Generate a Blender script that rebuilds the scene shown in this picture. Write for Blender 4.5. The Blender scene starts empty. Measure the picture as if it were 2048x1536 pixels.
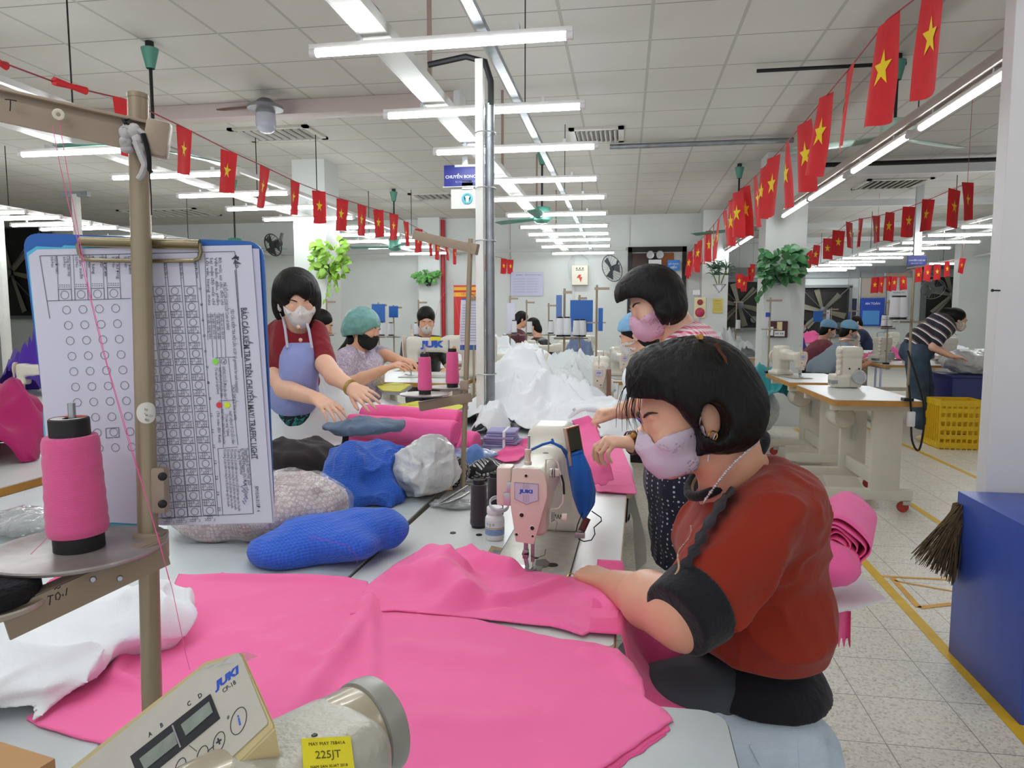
import bpy, bmesh, math, random
import numpy as np
from mathutils import Vector, Matrix, noise

SC = bpy.context.scene
COL = SC.collection
PI = math.pi

# ---------------------------------------------------------------- camera, world, exposure
F = 1420.0                       # focal length in pixels of the 2048 x 1536 frame
PITCH = math.atan(133 / F)
YAW = math.atan(226 * math.cos(PITCH) / F)
EYE = Vector((0, 0, 1.35))
FW = Vector((-math.sin(YAW) * math.cos(PITCH), math.cos(YAW) * math.cos(PITCH), -math.sin(PITCH)))
RT = Vector((math.cos(YAW), math.sin(YAW), 0))
UPV = RT.cross(FW)
cam = bpy.data.cameras.new('camera')
cam.sensor_fit = 'HORIZONTAL'
cam.sensor_width = 36
cam.lens = F / 2048 * 36
cam.clip_start = 0.02
cam.clip_end = 200
camo = bpy.data.objects.new('camera', cam)
camo.location = EYE
camo.rotation_euler = (PI / 2 - PITCH, 0, YAW)
COL.objects.link(camo)
SC.camera = camo
SC.view_settings.view_transform = 'Standard'
SC.view_settings.look = 'None'
SC.view_settings.gamma = 1
SC.view_settings.exposure = 1.55
SC.view_settings.use_curve_mapping = False
w = bpy.data.worlds.new('hall_light')
w.use_nodes = True
w.node_tree.nodes['Background'].inputs[0].default_value = (0.93, 0.95, 1.0, 1)
w.node_tree.nodes['Background'].inputs[1].default_value = 0.28
SC.world = w

TUBE_POWER = 13.0
CEIL = 3.35

def ray(px, py):
 return FW + RT * ((px - 1024) / F) + UPV * ((768 - py) / F)

def at_z(px, py, z):
 d = ray(px, py)
 return EYE + d * ((z - EYE.z) / d.z)

def at_y(px, py, Y):
 d = ray(px, py)
 return EYE + d * (Y / d.y)

def at_x(px, py, X):
 d = ray(px, py)
 return EYE + d * (X / d.x)

def at_d(px, py, D):
 return EYE + ray(px, py) * D

def mpp(P):
 """metres that one pixel spans at a point"""
 return (P - EYE).dot(FW) / F

# ---------------------------------------------------------------- materials
def lin(h):
 if not isinstance(h, str):
  return tuple(h) + (1,) if len(h) == 3 else tuple(h)
 h = h.lstrip('#')
 v = [int(h[i:i + 2], 16) / 255 for i in (0, 2, 4)]
 return tuple((c / 12.92 if c <= 0.04045 else ((c + 0.055) / 1.055) ** 2.4) for c in v) + (1,)

MATS = {}

class NT:
 """small node-tree writer"""

 def __init__(s, name):
  s.m = bpy.data.materials.new(name)
  s.m.use_nodes = True
  s.t = s.m.node_tree
  s.b = s.t.nodes['Principled BSDF']
  s.out = s.t.nodes['Material Output']

 def n(s, typ, **kw):
  nd = s.t.nodes.new(typ)
  for k, v in kw.items():
   if k.startswith('i_'):
    key = k[2:]
    nd.inputs[int(key) if key.isdigit() else key].default_value = v
   else:
    setattr(nd, k, v)
  return nd

 def l(s, a, b):
  s.t.links.new(a, b)

 def coord(s, scale=(1, 1, 1), rot=(0, 0, 0), loc=(0, 0, 0), kind='Object'):
  tc = s.n('ShaderNodeTexCoord')
  mp = s.n('ShaderNodeMapping')
  mp.inputs['Scale'].default_value = scale
  mp.inputs['Rotation'].default_value = rot
  mp.inputs['Location'].default_value = loc
  s.l(tc.outputs[kind], mp.inputs[0])
  return mp.outputs[0]

 def noise(s, vec, scale, detail=3, rough=.5):
  nd = s.n('ShaderNodeTexNoise')
  nd.inputs['Scale'].default_value = scale
  nd.inputs['Detail'].default_value = detail
  nd.inputs['Roughness'].default_value = rough
  s.l(vec, nd.inputs['Vector'])
  return nd.outputs['Fac']

 def math(s, op, a, b=None, c=None):
  nd = s.n('ShaderNodeMath', operation=op)
  for i, v in enumerate((a, b, c)):
   if v is None:
    continue
   if isinstance(v, (int, float)):
    nd.inputs[i].default_value = v
   else:
    s.l(v, nd.inputs[i])
  return nd.outputs[0]

 def mix(s, fac, a, b):
  nd = s.n('ShaderNodeMix', data_type='RGBA')
  for sock, v in ((nd.inputs[0], fac), (nd.inputs[6], a), (nd.inputs[7], b)):
   if isinstance(v, (int, float)):
    sock.default_value = v
   elif isinstance(v, (tuple, list, str)):
    sock.default_value = lin(v)
   else:
    s.l(v, sock)
  return nd.outputs[2]

 def ramp(s, fac, stops):
  nd = s.n('ShaderNodeValToRGB')
  el = nd.color_ramp.elements
  while len(el) < len(stops):
   el.new(0.5)
  for e, (p, c) in zip(el, stops):
   e.position = p
   e.color = lin(c)
  s.l(fac, nd.inputs[0])
  return nd.outputs[0]

 def sep(s, vec):
  nd = s.n('ShaderNodeSeparateXYZ')
  s.l(vec, nd.inputs[0])
  return nd.outputs

 def bump(s, h, strength=.3, dist=.01):
  nd = s.n('ShaderNodeBump')
  nd.inputs['Strength'].default_value = strength
  nd.inputs['Distance'].default_value = dist
  s.l(h, nd.inputs['Height'])
  s.l(nd.outputs[0], s.b.inputs['Normal'])

 def base(s, v):
  if isinstance(v, (str, tuple)):
   s.b.inputs['Base Color'].default_value = lin(v)
  else:
   s.l(v, s.b.inputs['Base Color'])

def mat(name, col, rough=.5, metal=0.0, bump=None, var=None, spec=None, alpha=None, trans=None, coat=None):
 """one plain material: colour, slight colour variation VAR=(scale, amount), bump=(scale, strength[, dist])"""
 if name in MATS:
  return MATS[name]
 t = NT(name)
 t.base(col)
 t.b.inputs['Roughness'].default_value = rough
 t.b.inputs['Metallic'].default_value = metal
 if spec is not None:
  t.b.inputs['Specular IOR Level'].default_value = spec
 if coat:
  t.b.inputs['Coat Weight'].default_value = coat
 if trans:
  t.b.inputs['Transmission Weight'].default_value = trans
 if alpha is not None:
  t.b.inputs['Alpha'].default_value = alpha
 if var or bump:
  v = t.coord()
 if var:
  f = t.noise(v, var[0], 4)
  a = lin(col)
  lo = tuple(c * (1 - var[1]) for c in a[:3])
  hi = tuple(min(1, c * (1 + var[1])) for c in a[:3])
  t.base(t.mix(t.math('MULTIPLY', t.math('SUBTRACT', f, .25), 2.0), lo, hi))
 if bump:
  t.bump(t.noise(v, bump[0], 4), bump[1], bump[2] if len(bump) > 2 else .01)
 MATS[name] = t.m
 return t.m

def emit(name, col, strength):
 if name in MATS:
  return MATS[name]
 t = NT(name)
 t.base(col)
 t.b.inputs['Emission Color'].default_value = lin(col)
 t.b.inputs['Emission Strength'].default_value = strength
 MATS[name] = t.m
 return t.m

# ---------------------------------------------------------------- objects
def link(name, me, m, parent=None):
 o = bpy.data.objects.new(name, me)
 COL.objects.link(o)
 ms = m if isinstance(m, (list, tuple)) else [m]
 for x in ms:
  me.materials.append(x)
 if parent is not None:
  o.parent = parent
 return o

def tag(o, label=None, cat=None, group=None, kind=None):
 if label:
  o['label'] = label
 if cat:
  o['category'] = cat
 if group:
  o['group'] = group
 if kind:
  o['kind'] = kind
 return o

def thing(name, label, cat, loc=(0, 0, 0), rz=0, group=None):
 o = bpy.data.objects.new(name, None)
 o.empty_display_size = .05
 COL.objects.link(o)
 o.location = loc
 o.rotation_euler = (0, 0, rz)
 return tag(o, label, cat, group)

def copy_tree(o, parent=None):
 c = o.copy()
 COL.objects.link(c)
 if parent is not None:
  c.parent = parent
 for ch in o.children:
  copy_tree(ch, c)
 return c

def dup(o, loc, rz=0, label=None, scale=None, group=None):
 c = copy_tree(o)
 c.location = loc
 c.rotation_euler = (0, 0, rz)
 if scale:
  c.scale = (scale,) * 3
 if label:
  c['label'] = label
 if group:
  c['group'] = group
 return c

def adopt(o, parent):
 """parent a world-space object without moving it"""
 o.parent = parent
 o.matrix_parent_inverse = (Matrix.Translation(parent.location) @ parent.rotation_euler.to_matrix().to_4x4()).inverted()
 return o

def frame_z(d):
 d = Vector(d).normalized()
 return d.to_track_quat('Z', 'Y').to_matrix().to_4x4()

class MB:
 """collects shapes in one bmesh and links them as ONE object"""

 def __init__(s):
  s.bm = bmesh.new()
  s.mi = 0

 def _new(s, f0):
  for f in list(s.bm.faces)[f0:]:
   f.material_index = s.mi

 def box(s, c, size, rz=0, bev=0, M=None, seg=2):
  f0 = len(s.bm.faces)
  T = Matrix.Translation(c) @ Matrix.Rotation(rz, 4, 'Z')
  if M is not None:
   T = Matrix.Translation(c) @ M
  r = bmesh.ops.create_cube(s.bm, size=1, matrix=T @ Matrix.Diagonal((*size, 1)))
  if bev:
   es = {e for v in r['verts'] for e in v.link_edges}
   bmesh.ops.bevel(s.bm, geom=list(es), offset=bev, segments=seg, affect='EDGES', profile=.6)
  s._new(f0)
  return s

 def cyl(s, a, b, r, r2=None, seg=16, caps=True):
  f0 = len(s.bm.faces)
  a, b = Vector(a), Vector(b)
  d = b - a
  T = Matrix.Translation((a + b) / 2) @ frame_z(d)
  bmesh.ops.create_cone(s.bm, cap_ends=caps, segments=seg, radius1=r, radius2=r if r2 is None else r2, depth=d.length, matrix=T)
  s._new(f0)
  return s

 def tube(s, pts, r, seg=8, closed=False):
  f0 = len(s.bm.faces)
  pts = [Vector(p) for p in pts]
  n = len(pts)
  rings = []
  ref = None
  for i, p in enumerate(pts):
   a = pts[i - 1] if (i > 0 or closed) else p
   b = pts[(i + 1) % n] if (i < n - 1 or closed) else p
   t = (b - a).normalized()
   if ref is None:
    ref = Vector((0, 0, 1)) if abs(t.z) < .9 else Vector((1, 0, 0))
   u = (ref - t * ref.dot(t)).normalized()
   ref = u
   v = t.cross(u)
   rr = r[i] if isinstance(r, (list, tuple)) else r
   rings.append([s.bm.verts.new(p + (u * math.cos(k * 2 * PI / seg) + v * math.sin(k * 2 * PI / seg)) * rr) for k in range(seg)])
  for i in range(n if closed else n - 1):
   A, B = rings[i], rings[(i + 1) % n]
   for k in range(seg):
    s.bm.faces.new((A[k], A[(k + 1) % seg], B[(k + 1) % seg], B[k]))
  if not closed:
   s.bm.faces.new(rings[0][::-1])
   s.bm.faces.new(rings[-1])
  s._new(f0)
  return s

 def lathe(s, prof, c=(0, 0, 0), axis=(0, 0, 1), seg=24):
  f0 = len(s.bm.faces)
  T = Matrix.Translation(c) @ frame_z(axis)
  rings = []
  for r, z in prof:
   if r < 1e-6:
    rings.append([s.bm.verts.new(T @ Vector((0, 0, z)))])
   else:
    rings.append([s.bm.verts.new(T @ Vector((r * math.cos(k * 2 * PI / seg), r * math.sin(k * 2 * PI / seg), z))) for k in range(seg)])
  for A, B in zip(rings, rings[1:]):
   for k in range(seg):
    q = [A[k % len(A)], A[(k + 1) % len(A)], B[(k + 1) % len(B)], B[k % len(B)]]
    u = []
    for v in q:
     if v not in u:
      u.append(v)
    if len(u) > 2:
     try:
      s.bm.faces.new(u)
     except ValueError:
      pass
  s._new(f0)
  return s

 def ball(s, c, r, M=None, sub=2):
  f0 = len(s.bm.faces)
  r = (r,) * 3 if isinstance(r, (int, float)) else r
  T = Matrix.Translation(c) @ (M or Matrix.Identity(4)) @ Matrix.Diagonal((*r, 1))
  bmesh.ops.create_icosphere(s.bm, subdivisions=sub, radius=1, matrix=T)
  s._new(f0)
  return s

 def prism(s, pts, d, bev=0):
  """outline PTS (3-D, planar) pushed along vector D"""
  f0 = len(s.bm.faces)
  d = Vector(d)
  A = [s.bm.verts.new(Vector(p)) for p in pts]
  B = [s.bm.verts.new(Vector(p) + d) for p in pts]
  n = len(A)
  fs = [s.bm.faces.new(A[::-1]), s.bm.faces.new(B)]
  for k in range(n):
   fs.append(s.bm.faces.new((A[k], A[(k + 1) % n], B[(k + 1) % n], B[k])))
  if bev:
   es = {e for f in fs for e in f.edges}
   bmesh.ops.bevel(s.bm, geom=list(es), offset=bev, segments=2, affect='EDGES', profile=.6)
  s._new(f0)
  return s

 def quad(s, *p):
  f0 = len(s.bm.faces)
  s.bm.faces.new([s.bm.verts.new(Vector(v)) for v in p])
  s._new(f0)
  return s

 def sheet(s, fn, nu, nv):
  """grid surface fn(u, v) -> point, u, v in 0..1"""
  f0 = len(s.bm.faces)
  g = [[s.bm.verts.new(Vector(fn(i / nu, j / nv))) for j in range(nv + 1)] for i in range(nu + 1)]
  for i in range(nu):
   for j in range(nv):
    s.bm.faces.new((g[i][j], g[i + 1][j], g[i + 1][j + 1], g[i][j + 1]))
  s._new(f0)
  return s

 def xf(s, T):
  bmesh.ops.transform(s.bm, matrix=T, verts=s.bm.verts)
  return s

 def mesh(s, name, smooth=True, ang=40):
  bmesh.ops.recalc_face_normals(s.bm, faces=s.bm.faces)
  me = bpy.data.meshes.new(name)
  if smooth:
   ca = math.radians(ang)
   for f in s.bm.faces:
    f.smooth = True
   for e in s.bm.edges:
    if len(e.link_faces) == 2 and e.calc_face_angle(0) > ca:
     e.smooth = False
  s.bm.to_mesh(me)
  s.bm.free()
  return me

 def build(s, name, m, parent=None, smooth=True, ang=40):
  return link(name, s.mesh(name, smooth, ang), m, parent)

 def wbuild(s, name, m, parent, smooth=True, ang=40):
  """shapes given in world coordinates, put under PARENT where they are"""
  return adopt(link(name, s.mesh(name, smooth, ang), m), parent)

def recenter(o):
 """put a world-space mesh object's origin at its base centre"""
 me = o.data
 n = len(me.vertices)
 a = np.empty(n * 3, np.float32)
 me.vertices.foreach_get('co', a)
 a = a.reshape(-1, 3)
 lo, hi = a.min(0), a.max(0)
 c = np.array([(lo[0] + hi[0]) / 2, (lo[1] + hi[1]) / 2, lo[2]], np.float32)
 me.vertices.foreach_set('co', (a - c).ravel())
 o.location = Vector([float(x) for x in c]) + o.location
 return o

FONT = None

def text_mesh(body, size, M, depth=0.0004, align='CENTER', bold=0.0, sx=1.0, shear=0.0, res=2):
 """flat lettering as a mesh, laid by matrix M (x = reading direction, z = outwards)"""
 cu = bpy.data.curves.new('t', 'FONT')
 cu.body = body
 cu.size = size
 cu.align_x = align
 cu.align_y = 'CENTER'
 cu.offset = bold
 cu.shear = shear
 cu.extrude = depth
 cu.resolution_u = res
 ob = bpy.data.objects.new('t', cu)
 COL.objects.link(ob)
 dg = bpy.context.evaluated_depsgraph_get()
 me = bpy.data.meshes.new_from_object(ob.evaluated_get(dg))
 me.transform(M @ Matrix.Diagonal((sx, 1, 1, 1)))
 bpy.data.objects.remove(ob)
 bpy.data.curves.remove(cu)
 return me

def add_mesh(mb, me, mi=0):
 f0 = len(mb.bm.faces)
 mb.bm.from_mesh(me)
 for f in list(mb.bm.faces)[f0:]:
  f.material_index = mi
 bpy.data.meshes.remove(me)

def basis(x, y, z, o=(0, 0, 0)):
 M = Matrix.Identity(4)
 for i, v in enumerate((x, y, z)):
  M[0][i], M[1][i], M[2][i] = v[0], v[1], v[2]
 M[0][3], M[1][3], M[2][3] = o[0], o[1], o[2]
 return M

# ---------------------------------------------------------------- implicit surfaces (bodies, clothes, cloth heaps)
def _hash(ix, iy, iz, seed):
 h = (ix.astype(np.int64) * 374761393 + iy.astype(np.int64) * 668265263 + iz.astype(np.int64) * 2147483647 + seed * 1274126177) & 0xffffffff
 h = ((h ^ (h >> 13)) * 1274126177) & 0xffffffff
 return ((h ^ (h >> 16)) & 0xffff).astype(np.float32) / 32767.5 - 1

def vnoise(P, scale, seed=0):
 q = P * np.asarray(scale, np.float32)
 i = np.floor(q)
 f = q - i
 f = f * f * (3 - 2 * f)
 ix, iy, iz = i[:, 0], i[:, 1], i[:, 2]
 r = 0
 for dx in (0, 1):
  wx = f[:, 0] if dx else 1 - f[:, 0]
  for dy in (0, 1):
   wy = f[:, 1] if dy else 1 - f[:, 1]
   for dz in (0, 1):
    wz = f[:, 2] if dz else 1 - f[:, 2]
    r = r + wx * wy * wz * _hash(ix + dx, iy + dy, iz + dz, seed)
 return r

def folds(P, scale, seed=0, sharp=1.0):
 """ridged noise, 0..1: creased ridges like gathered cloth, bent by a slow warp"""
 sc = np.asarray(scale, np.float32)
 W = P + np.stack([vnoise(P, sc * .6, seed + 21), vnoise(P, sc * .6, seed + 22), vnoise(P, sc * .6, seed + 23)], 1) * (.45 / float(np.mean(sc)))
 a = 1 - np.abs(vnoise(W, sc, seed))
 b = 1 - np.abs(vnoise(W, sc * 2.3, seed + 7))
 return .68 * a ** (1.5 + sharp) + .32 * b ** (1.5 + sharp)

def V3(v):
 return np.array([v[0], v[1], v[2]], np.float32)

def d_cone(P, a, b, ra, rb):
 a, b = V3(a), V3(b)
 ba = b - a
 L = float(ba @ ba) + 1e-12
 pa = P - a
 h = np.clip(pa @ ba / L, 0, 1)
 d = pa - h[:, None] * ba
 return np.sqrt((d * d).sum(1)) - (ra + (rb - ra) * h)

def d_ell(P, c, r, R=None):
 q = P - V3(c)
 if R is not None:
  q = q @ np.array([[R[i][j] for j in range(3)] for i in range(3)], np.float32)
 r = np.asarray(r, np.float32)
 k0 = np.sqrt(((q / r) ** 2).sum(1))
 k1 = np.sqrt(((q / (r * r)) ** 2).sum(1)) + 1e-9
 return k0 * (k0 - 1) / k1

def d_box(P, c, h, rad=0.0, R=None):
 q = P - V3(c)
 if R is not None:
  q = q @ np.array([[R[i][j] for j in range(3)] for i in range(3)], np.float32)
 q = np.abs(q) - (np.asarray(h, np.float32) - rad)
 return np.sqrt((np.maximum(q, 0) ** 2).sum(1)) + np.minimum(q.max(1), 0) - rad

def d_plane(P, p, n):
 n = V3(n)
 n = n / np.linalg.norm(n)
 return (P - V3(p)) @ n

def smin(a, b, k):
 if k <= 0:
  return np.minimum(a, b)
 h = np.clip(.5 + .5 * (b - a) / k, 0, 1)
 return b * (1 - h) + a * h - k * h * (1 - h)

def smax(a, b, k):
 return -smin(-a, -b, k)

def union(prims, k):
 """prims: ('c', a, b, ra, rb[, k]) / ('e', c, r, R[, k]) / ('b', c, h, rad, R[, k])"""
 def f(P):
  d = None
  for q in prims:
   kk = k
   if q[0] == 'c':
    e = d_cone(P, *q[1:5])
    kk = q[5] if len(q) > 5 else k
   elif q[0] == 'e':
    e = d_ell(P, q[1], q[2], q[3] if len(q) > 3 else None)
    kk = q[4] if len(q) > 4 else k
   elif q[0] == 'b':
    e = d_box(P, q[1], q[2], q[3], q[4] if len(q) > 4 else None)
    kk = q[5] if len(q) > 5 else k
   d = e if d is None else smin(d, e, kk)
  return d
 return f

def prim_bounds(prims, pad):
 lo, hi = np.full(3, 1e9), np.full(3, -1e9)
 for q in prims:
  if q[0] == 'c':
   for p, r in ((q[1], q[3]), (q[2], q[4])):
    p = np.array(p[:])
    lo = np.minimum(lo, p - r)
    hi = np.maximum(hi, p + r)
  else:
   p = np.array(q[1][:])
   r = max(q[2]) * (1.75 if q[0] == 'b' else 1)
   lo = np.minimum(lo, p - r)
   hi = np.maximum(hi, p + r)
 return lo - pad, hi + pad

def net(f, lo, hi, h, blk=8):
 """surface nets of f = 0 on a grid of step h; only blocks near the surface are evaluated"""
 lo = np.asarray(lo, float)
 hi = np.asarray(hi, float)
 nb = np.maximum(1, np.ceil((hi - lo) / (h * blk)).astype(int))
 n = nb * blk
 B = np.stack(np.meshgrid(*[np.arange(k) for k in nb], indexing='ij'), -1).reshape(-1, 3)
 ctr = (lo + (B * blk + (blk - 1) / 2) * h).astype(np.float32)
 dc = f(ctr)
 R = blk * h * .87 * 1.6
 act = np.abs(dc) < R
 D = np.empty(tuple(n), np.float32)
 Dv = D.reshape(nb[0], blk, nb[1], blk, nb[2], blk)
 Dv[:] = (np.where(dc > 0, 1., -1.) * R).astype(np.float32).reshape(nb[0], 1, nb[1], 1, nb[2], 1)
 A = B[act]
 loc = np.stack(np.meshgrid(*[np.arange(blk)] * 3, indexing='ij'), -1).reshape(-1, 3)
 step = 400
 for s in range(0, len(A), step):
  a = A[s:s + step]
  idx = (a[:, None, :] * blk + loc[None]).reshape(-1, 3)
  val = f((lo + idx * h).astype(np.float32))
  D[idx[:, 0], idx[:, 1], idx[:, 2]] = val
 S = D < 0
 c = None
 cnt = np.zeros(tuple(n - 1), np.int8)
 acc = np.zeros(tuple(n - 1) + (3,), np.float32)

 def cut(d, s):
  sl = [slice(k, (-1 if k == 0 else None)) for k in d]
  return s[sl[0], sl[1], sl[2]]
 corners = [(i, j, k) for i in (0, 1) for j in (0, 1) for k in (0, 1)]
 any_in = np.zeros(tuple(n - 1), bool)
 all_in = np.ones(tuple(n - 1), bool)
 for d in corners:
  q = cut(d, S)
  any_in |= q
  all_in &= q
 cell = any_in & ~all_in
 ci = np.argwhere(cell)
 if len(ci) == 0:
  return np.zeros((0, 3), np.float32), np.zeros((0, 4), np.int32)
 cnt = np.zeros(len(ci), np.float32)
 acc = np.zeros((len(ci), 3), np.float32)
 vals = {d: D[ci[:, 0] + d[0], ci[:, 1] + d[1], ci[:, 2] + d[2]] for d in corners}
 for d in corners:
  for ax in range(3):
   if d[ax]:
    continue
   e = list(d)
   e[ax] = 1
   a, b = vals[d], vals[tuple(e)]
   m = (a < 0) != (b < 0)
   t = np.where(m, a / np.where(m, a - b, 1), 0)
   p = np.repeat(np.array(d, np.float32)[None], len(ci), 0)
   p[:, ax] = t
   acc += p * m[:, None]
   cnt += m
 vert = lo + (ci + acc / cnt[:, None]) * h
 vid = np.full(tuple(n - 1), -1, np.int32)
 vid[ci[:, 0], ci[:, 1], ci[:, 2]] = np.arange(len(ci))
 quads = []
 for ax in range(3):
  sa = [slice(None)] * 3
  sb = [slice(None)] * 3
  sa[ax] = slice(0, -1)
  sb[ax] = slice(1, None)
  a, b = S[tuple(sa)], S[tuple(sb)]
  E = np.argwhere(a != b)
  o1, o2 = [(1, 2), (2, 0), (0, 1)][ax]
  ok = (E[:, o1] > 0) & (E[:, o2] > 0) & (E[:, o1] < n[o1] - 1) & (E[:, o2] < n[o2] - 1) & (E[:, ax] < n[ax] - 1)
  E = E[ok]
  ins = a[E[:, 0], E[:, 1], E[:, 2]]
  q = []
  for u, v in ((0, 0), (1, 0), (1, 1), (0, 1)):
   k = E.copy()
   k[:, o1] -= 1 - u
   k[:, o2] -= 1 - v
   q.append(vid[k[:, 0], k[:, 1], k[:, 2]])
  q = np.stack(q, 1)
  q = np.where(ins[:, None], q, q[:, ::-1])
  quads.append(q[(q >= 0).all(1)])
 return vert.astype(np.float32), np.concatenate(quads)

def np_mesh(name, v, q, smooth=True):
 me = bpy.data.meshes.new(name)
 me.vertices.add(len(v))
 me.vertices.foreach_set('co', np.ascontiguousarray(v, np.float32).ravel())
 me.loops.add(q.size)
 me.loops.foreach_set('vertex_index', np.ascontiguousarray(q, np.int32).ravel())
 k = q.shape[1]
 me.polygons.add(len(q))
 me.polygons.foreach_set('loop_start', np.arange(len(q), dtype=np.int32) * k)
 me.polygons.foreach_set('use_smooth', np.full(len(q), smooth))
 me.update(calc_edges=True)
 me.validate()
 return me

def relax(v, q, it=1, lam=.5):
 """laplacian smoothing of a quad mesh"""
 for _ in range(it):
  s = np.zeros_like(v)
  c = np.zeros(len(v), np.float32)
  for i in range(4):
   for j in ((i + 1) % 4, (i + 3) % 4):
    np.add.at(s, q[:, i], v[q[:, j]])
    np.add.at(c, q[:, i], 1)
  v = v + lam * (s / np.maximum(c, 1)[:, None] - v)
 return v.astype(np.float32)

def sdf_obj(name, f, bounds, h, m, parent=None, it=1):
 v, q = net(f, bounds[0], bounds[1], h)
 if it:
  v = relax(v, q, it)
 o = link(name, np_mesh(name, v, q), m)
 if parent is not None:
  o.parent = parent
  o.matrix_parent_inverse = (Matrix.Translation(parent.location) @ parent.rotation_euler.to_matrix().to_4x4()).inverted()
 return o

# ---------------------------------------------------------------- cloth
def m_cloth(name, col, weave=900, wr=.25, rough=.85, scale=9, var=.05):
 """woven cloth: fine weave and soft crumple in the bump"""
 if name in MATS:
  return MATS[name]
 t = NT(name)
 v = t.coord()
 a = lin(col)
 f = t.noise(v, scale * .4, 3)
 t.base(t.mix(f, tuple(c * (1 - var) for c in a[:3]), tuple(min(1, c * (1 + var)) for c in a[:3])))
 t.b.inputs['Roughness'].default_value = rough
 t.b.inputs['Sheen Weight'].default_value = .15
 t.b.inputs['Specular IOR Level'].default_value = .2
 n1 = t.noise(v, scale, 5, .6)
 n2 = t.noise(v, weave, 1)
 t.bump(t.math('ADD', n1, t.math('MULTIPLY', n2, .04)), wr, .02)
 MATS[name] = t.m
 return t.m

M_pink = m_cloth('pink_cotton', 'fb74ad', wr=.18)
M_pinkd = m_cloth('deep_pink_cotton', 'f2609c', wr=.3)
M_wcloth = m_cloth('white_cotton', 'eceff2', wr=.35, scale=14)
M_gcloth = m_cloth('grey_white_cloth', 'dde1e2', wr=.4, scale=16)

def inside(poly, P):
 x, y = P[:, 0], P[:, 1]
 r = np.zeros(len(P), bool)
 n = len(poly)
 for i in range(n):
  x0, y0 = poly[i]
  x1, y1 = poly[(i + 1) % n]
  c = (y0 > y) != (y1 > y)
  r ^= c & (x < (x1 - x0) * (y - y0) / ((y1 - y0) if y1 != y0 else 1e-9) + x0)
 return r

def seg_dist(P, pts):
 """distance of each point to a polyline, and nearest point"""
 best = np.full(len(P), 1e9)
 near = np.zeros_like(P)
 tt = np.zeros(len(P))
 n = len(pts)
 for i in range(n - 1):
  a, b = np.array(pts[i]), np.array(pts[i + 1])
  d = b - a
  h = np.clip(((P - a) @ d) / (d @ d + 1e-12), 0, 1)
  q = a + h[:, None] * d
  e = np.sqrt(((P - q) ** 2).sum(1))
  m = e < best
  best[m] = e[m]
  near[m] = q[m]
  tt[m] = ((i + h) / (n - 1))[m]
 return best, near, tt

def patch(name, px, z0, m, ridges=(), res=.007, thick=.0025, amp=.002, seed=1, scale=9, edge=0.0, world=False, parent=None, zf=None, rag=0.0):
 """a cloth lying on a plane: outline PX (pixels of the photo, or world xy), raised along RIDGES
 ridge = (points, height, width[, sharp]); tapers to zero at both ends"""
 W = [tuple(p) for p in px] if world else [tuple(at_z(x, y, z0).xy) for x, y in px]
 W = np.array(W, float)
 lo, hi = W.min(0) - res, W.max(0) + res
 nx, ny = np.ceil((hi - lo) / res).astype(int) + 1
 gx, gy = np.meshgrid(np.arange(nx), np.arange(ny), indexing='ij')
 P = np.stack([lo[0] + gx.ravel() * res, lo[1] + gy.ravel() * res], 1)
 ins = inside(W, P).reshape(nx, ny)
 cell = ins[:-1, :-1].astype(int) + ins[1:, :-1] + ins[1:, 1:] + ins[:-1, 1:] >= 2
 used = np.zeros((nx, ny), bool)
 cx, cy = np.nonzero(cell)
 for a, b in ((0, 0), (1, 0), (1, 1), (0, 1)):
  used[cx + a, cy + b] = True
 full = np.zeros((nx, ny), int)
 np.add.at(full, (cx, cy), 1)
 np.add.at(full, (cx + 1, cy), 1)
 np.add.at(full, (cx, cy + 1), 1)
 np.add.at(full, (cx + 1, cy + 1), 1)
 bd = (used & (full < 4)).ravel()
 d, q, _ = seg_dist(P, [tuple(w) for w in W] + [tuple(W[0])])
 if rag:
  q = q + np.stack([vnoise(np.c_[q * 60, np.zeros(len(q))].astype(np.float32), 1, 5), vnoise(np.c_[q * 60, np.ones(len(q)) * 9].astype(np.float32), 1, 6)], 1) * rag
 P = np.where(bd[:, None], q, P)
 dz = np.zeros(len(P))
 P3 = np.c_[P, np.zeros(len(P))].astype(np.float32)
 dz += amp * (folds(P3, scale, seed) * 2 - .6) + amp * .5 * vnoise(P3, scale * 3, seed + 3)
 for r in ridges:
  pts = [tuple(p) for p in r[0]] if world else [tuple(at_z(x, y, z0).xy) for x, y in r[0]]
  e, _, t = seg_dist(P, pts)
  sh = r[3] if len(r) > 3 else 2.0
  tap = np.clip(np.minimum(t, 1 - t) * 5, 0, 1) if len(r) <= 4 else np.clip((1 - t) * 4, 0, 1)
  dz += r[1] * np.exp(-(e / r[2]) ** sh) * (tap * tap * (3 - 2 * tap))
 if zf is not None:
  dz += zf(P)
 dz = np.maximum(dz, .0005)
 if edge:
  dz *= np.clip(d / edge, 0.15, 1)
 idx = np.full(nx * ny, -1)
 u = np.nonzero(used.ravel())[0]
 idx[u] = np.arange(len(u))
 V = np.c_[P[u], z0 + thick + dz[u]]
 f = lambda a, b: idx[(cx + a) * ny + cy + b]
 Q = np.stack([f(0, 0), f(1, 0), f(1, 1), f(0, 1)], 1)
 o = link(name, np_mesh(name, V, Q), m)
 s = o.modifiers.new('thickness', 'SOLIDIFY')
 s.thickness = thick
 s.offset = -1
 if parent is not None:
  adopt(o, parent)
 else:
  recenter(o)
 return o

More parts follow.
